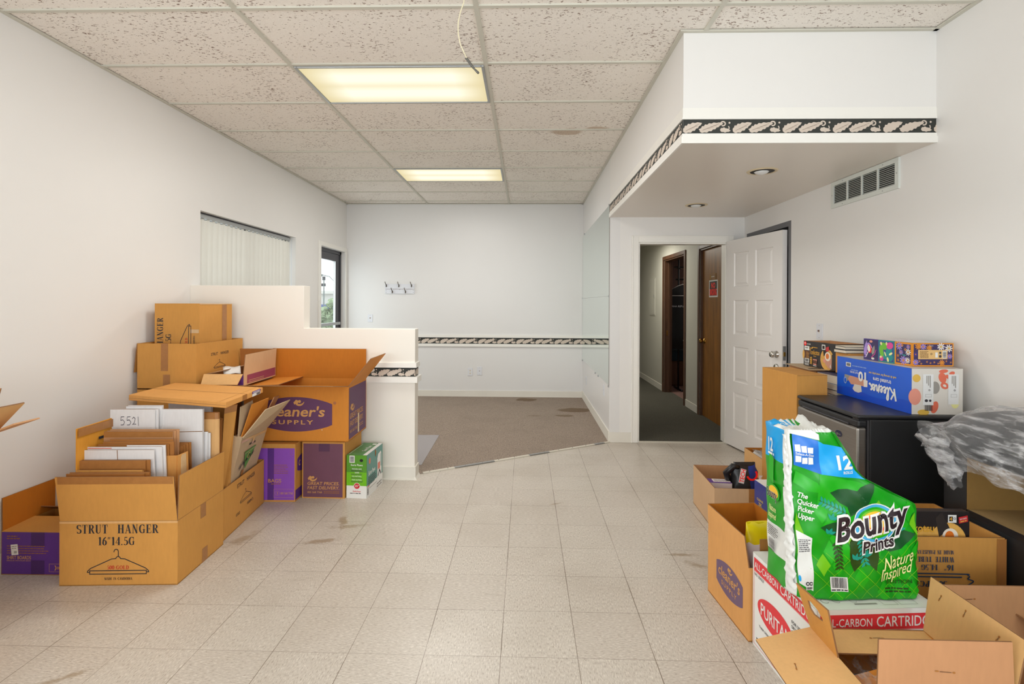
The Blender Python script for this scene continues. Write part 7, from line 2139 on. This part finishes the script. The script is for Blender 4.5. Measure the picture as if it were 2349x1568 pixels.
# upright flap with the hand hole (frame of four boards round the hole)
b = MB()
A = [Vector(p) for p in ((.947, 1.712, .338), (.947, 1.565, .338), (.917, 1.568, .482), (.895, 1.705, .490))]
def bl_(u, v): return A[0].lerp(A[1], u).lerp(A[3].lerp(A[2], u), v)
hole = [(.40, .55), (.30, .62), (.30, .80), (.42, .84), (.62, .78), (.74, .66), (.72, .60)]
n_ = (A[1] - A[0]).cross(A[3] - A[0]).normalized() * .005
inner = [bl_(u, v) for u, v in hole]
angs = [math.atan2(v - .70, u - .52) for u, v in hole]
outer = []
for a in angs:
    du, dv = math.cos(a), math.sin(a)
    ts = [((1 if du > 0 else 0) - .52) / du if abs(du) > 1e-6 else 9, ((1 if dv > 0 else 0) - .70) / dv if abs(dv) > 1e-6 else 9]
    t_ = min(x for x in ts if x > 0)
    outer.append((.52 + du * t_, .70 + dv * t_))
rim = sorted([(math.atan2(v - .70, u - .52), u, v, 1) for u, v in outer] + [(math.atan2(v - .70, u - .52), u, v, 0) for u, v in ((0, 0), (1, 0), (1, 1), (0, 1))])
hs = sorted(zip(angs, hole))
# fan of faces between the hole and the outline
rimp = [(u, v) for _, u, v, _ in rim]
k = len(hs)
for sgn, off in ((1, Vector((0, 0, 0))), (-1, n_)):
    for i in range(k):
        a0, h0 = hs[i]; a1, h1 = hs[(i + 1) % k]
        seg_ = []
        a1_ = a1 if a1 > a0 else a1 + 2 * PI
        for a, u, v, _ in rim:
            for aa in (a, a + 2 * PI):
                if a0 - 1e-5 <= aa <= a1_ + 1e-5: seg_.append((aa, u, v))
        seg_.sort()
        poly_ = [bl_(*h0) + off] + [bl_(u, v) + off for _, u, v in seg_] + [bl_(*h1) + off]
        b.add(poly_, [tuple(range(len(poly_)))], 'kraft')
for P_ in ([bl_(u, v) for u, v in ((0, 0), (1, 0), (1, 1), (0, 1))], [bl_(*h_) for _, h_ in hs]):
    m_ = len(P_)
    b.add(P_ + [p + n_ for p in P_], [(i, (i + 1) % m_, (i + 1) % m_ + m_, i + m_) for i in range(m_)], 'corrugation')
o = b.build('hand_hole_flap', FBC, fix=False)
o.location = -Vector(FBC.location)
tag(o, 'upright flap with a hand hole')
b = MB(); b.slab([(.955, 1.42, .21), (1.16, 1.42, .30), (1.16, 1.58, .325), (.955, 1.58, .262)], .005, 'kraft_orange'); o = b.build('inner_flap', FBC); o.location = -Vector(FBC.location)
b = MB()
vs = []
for i in range(13):
    for k in range(13):
        x, y = .98 + .26 * i / 12, 1.50 + .20 * k / 12
        vs.append((x, y, .27 + .04 * math.sin(i * .5) * math.sin(k * .4 + 1) + .012 * math.sin(i * 2.1 + k * 1.3) + rn.uniform(-.005, .005)))
b.add(vs, [(i * 13 + k, (i + 1) * 13 + k, (i + 1) * 13 + k + 1, i * 13 + k + 1) for i in range(12) for k in range(12)], 'plastic_film', None, True)
b.add([(.965, 1.43, .20), (1.29, 1.43, .20), (1.29, 1.70, .20), (.965, 1.70, .20)], [(0, 1, 2, 3)], 'dark_grey')
single('plastic_bag', b, 'clear crumpled plastic over grey contents inside the nearest open carton', 'bag')
carton('cardboard_carton', 'carton behind the nearest open one, its wide back flap standing up by the shelf unit', .42, .36, .27, (1.398, 1.44, 0), 0,
       [dict(side='back', L=.172, ang=1, m='kraft_tan', m2='kraft_tan', pr=lambda fb: (stap(fb, fb.iframe, .12, .125, 4, .03), stap(fb, fb.iframe, .36, .07, 3, .02))), dict(side='right', L=.16, ang=-60, m2='kraft_dark')], m='kraft_tan')
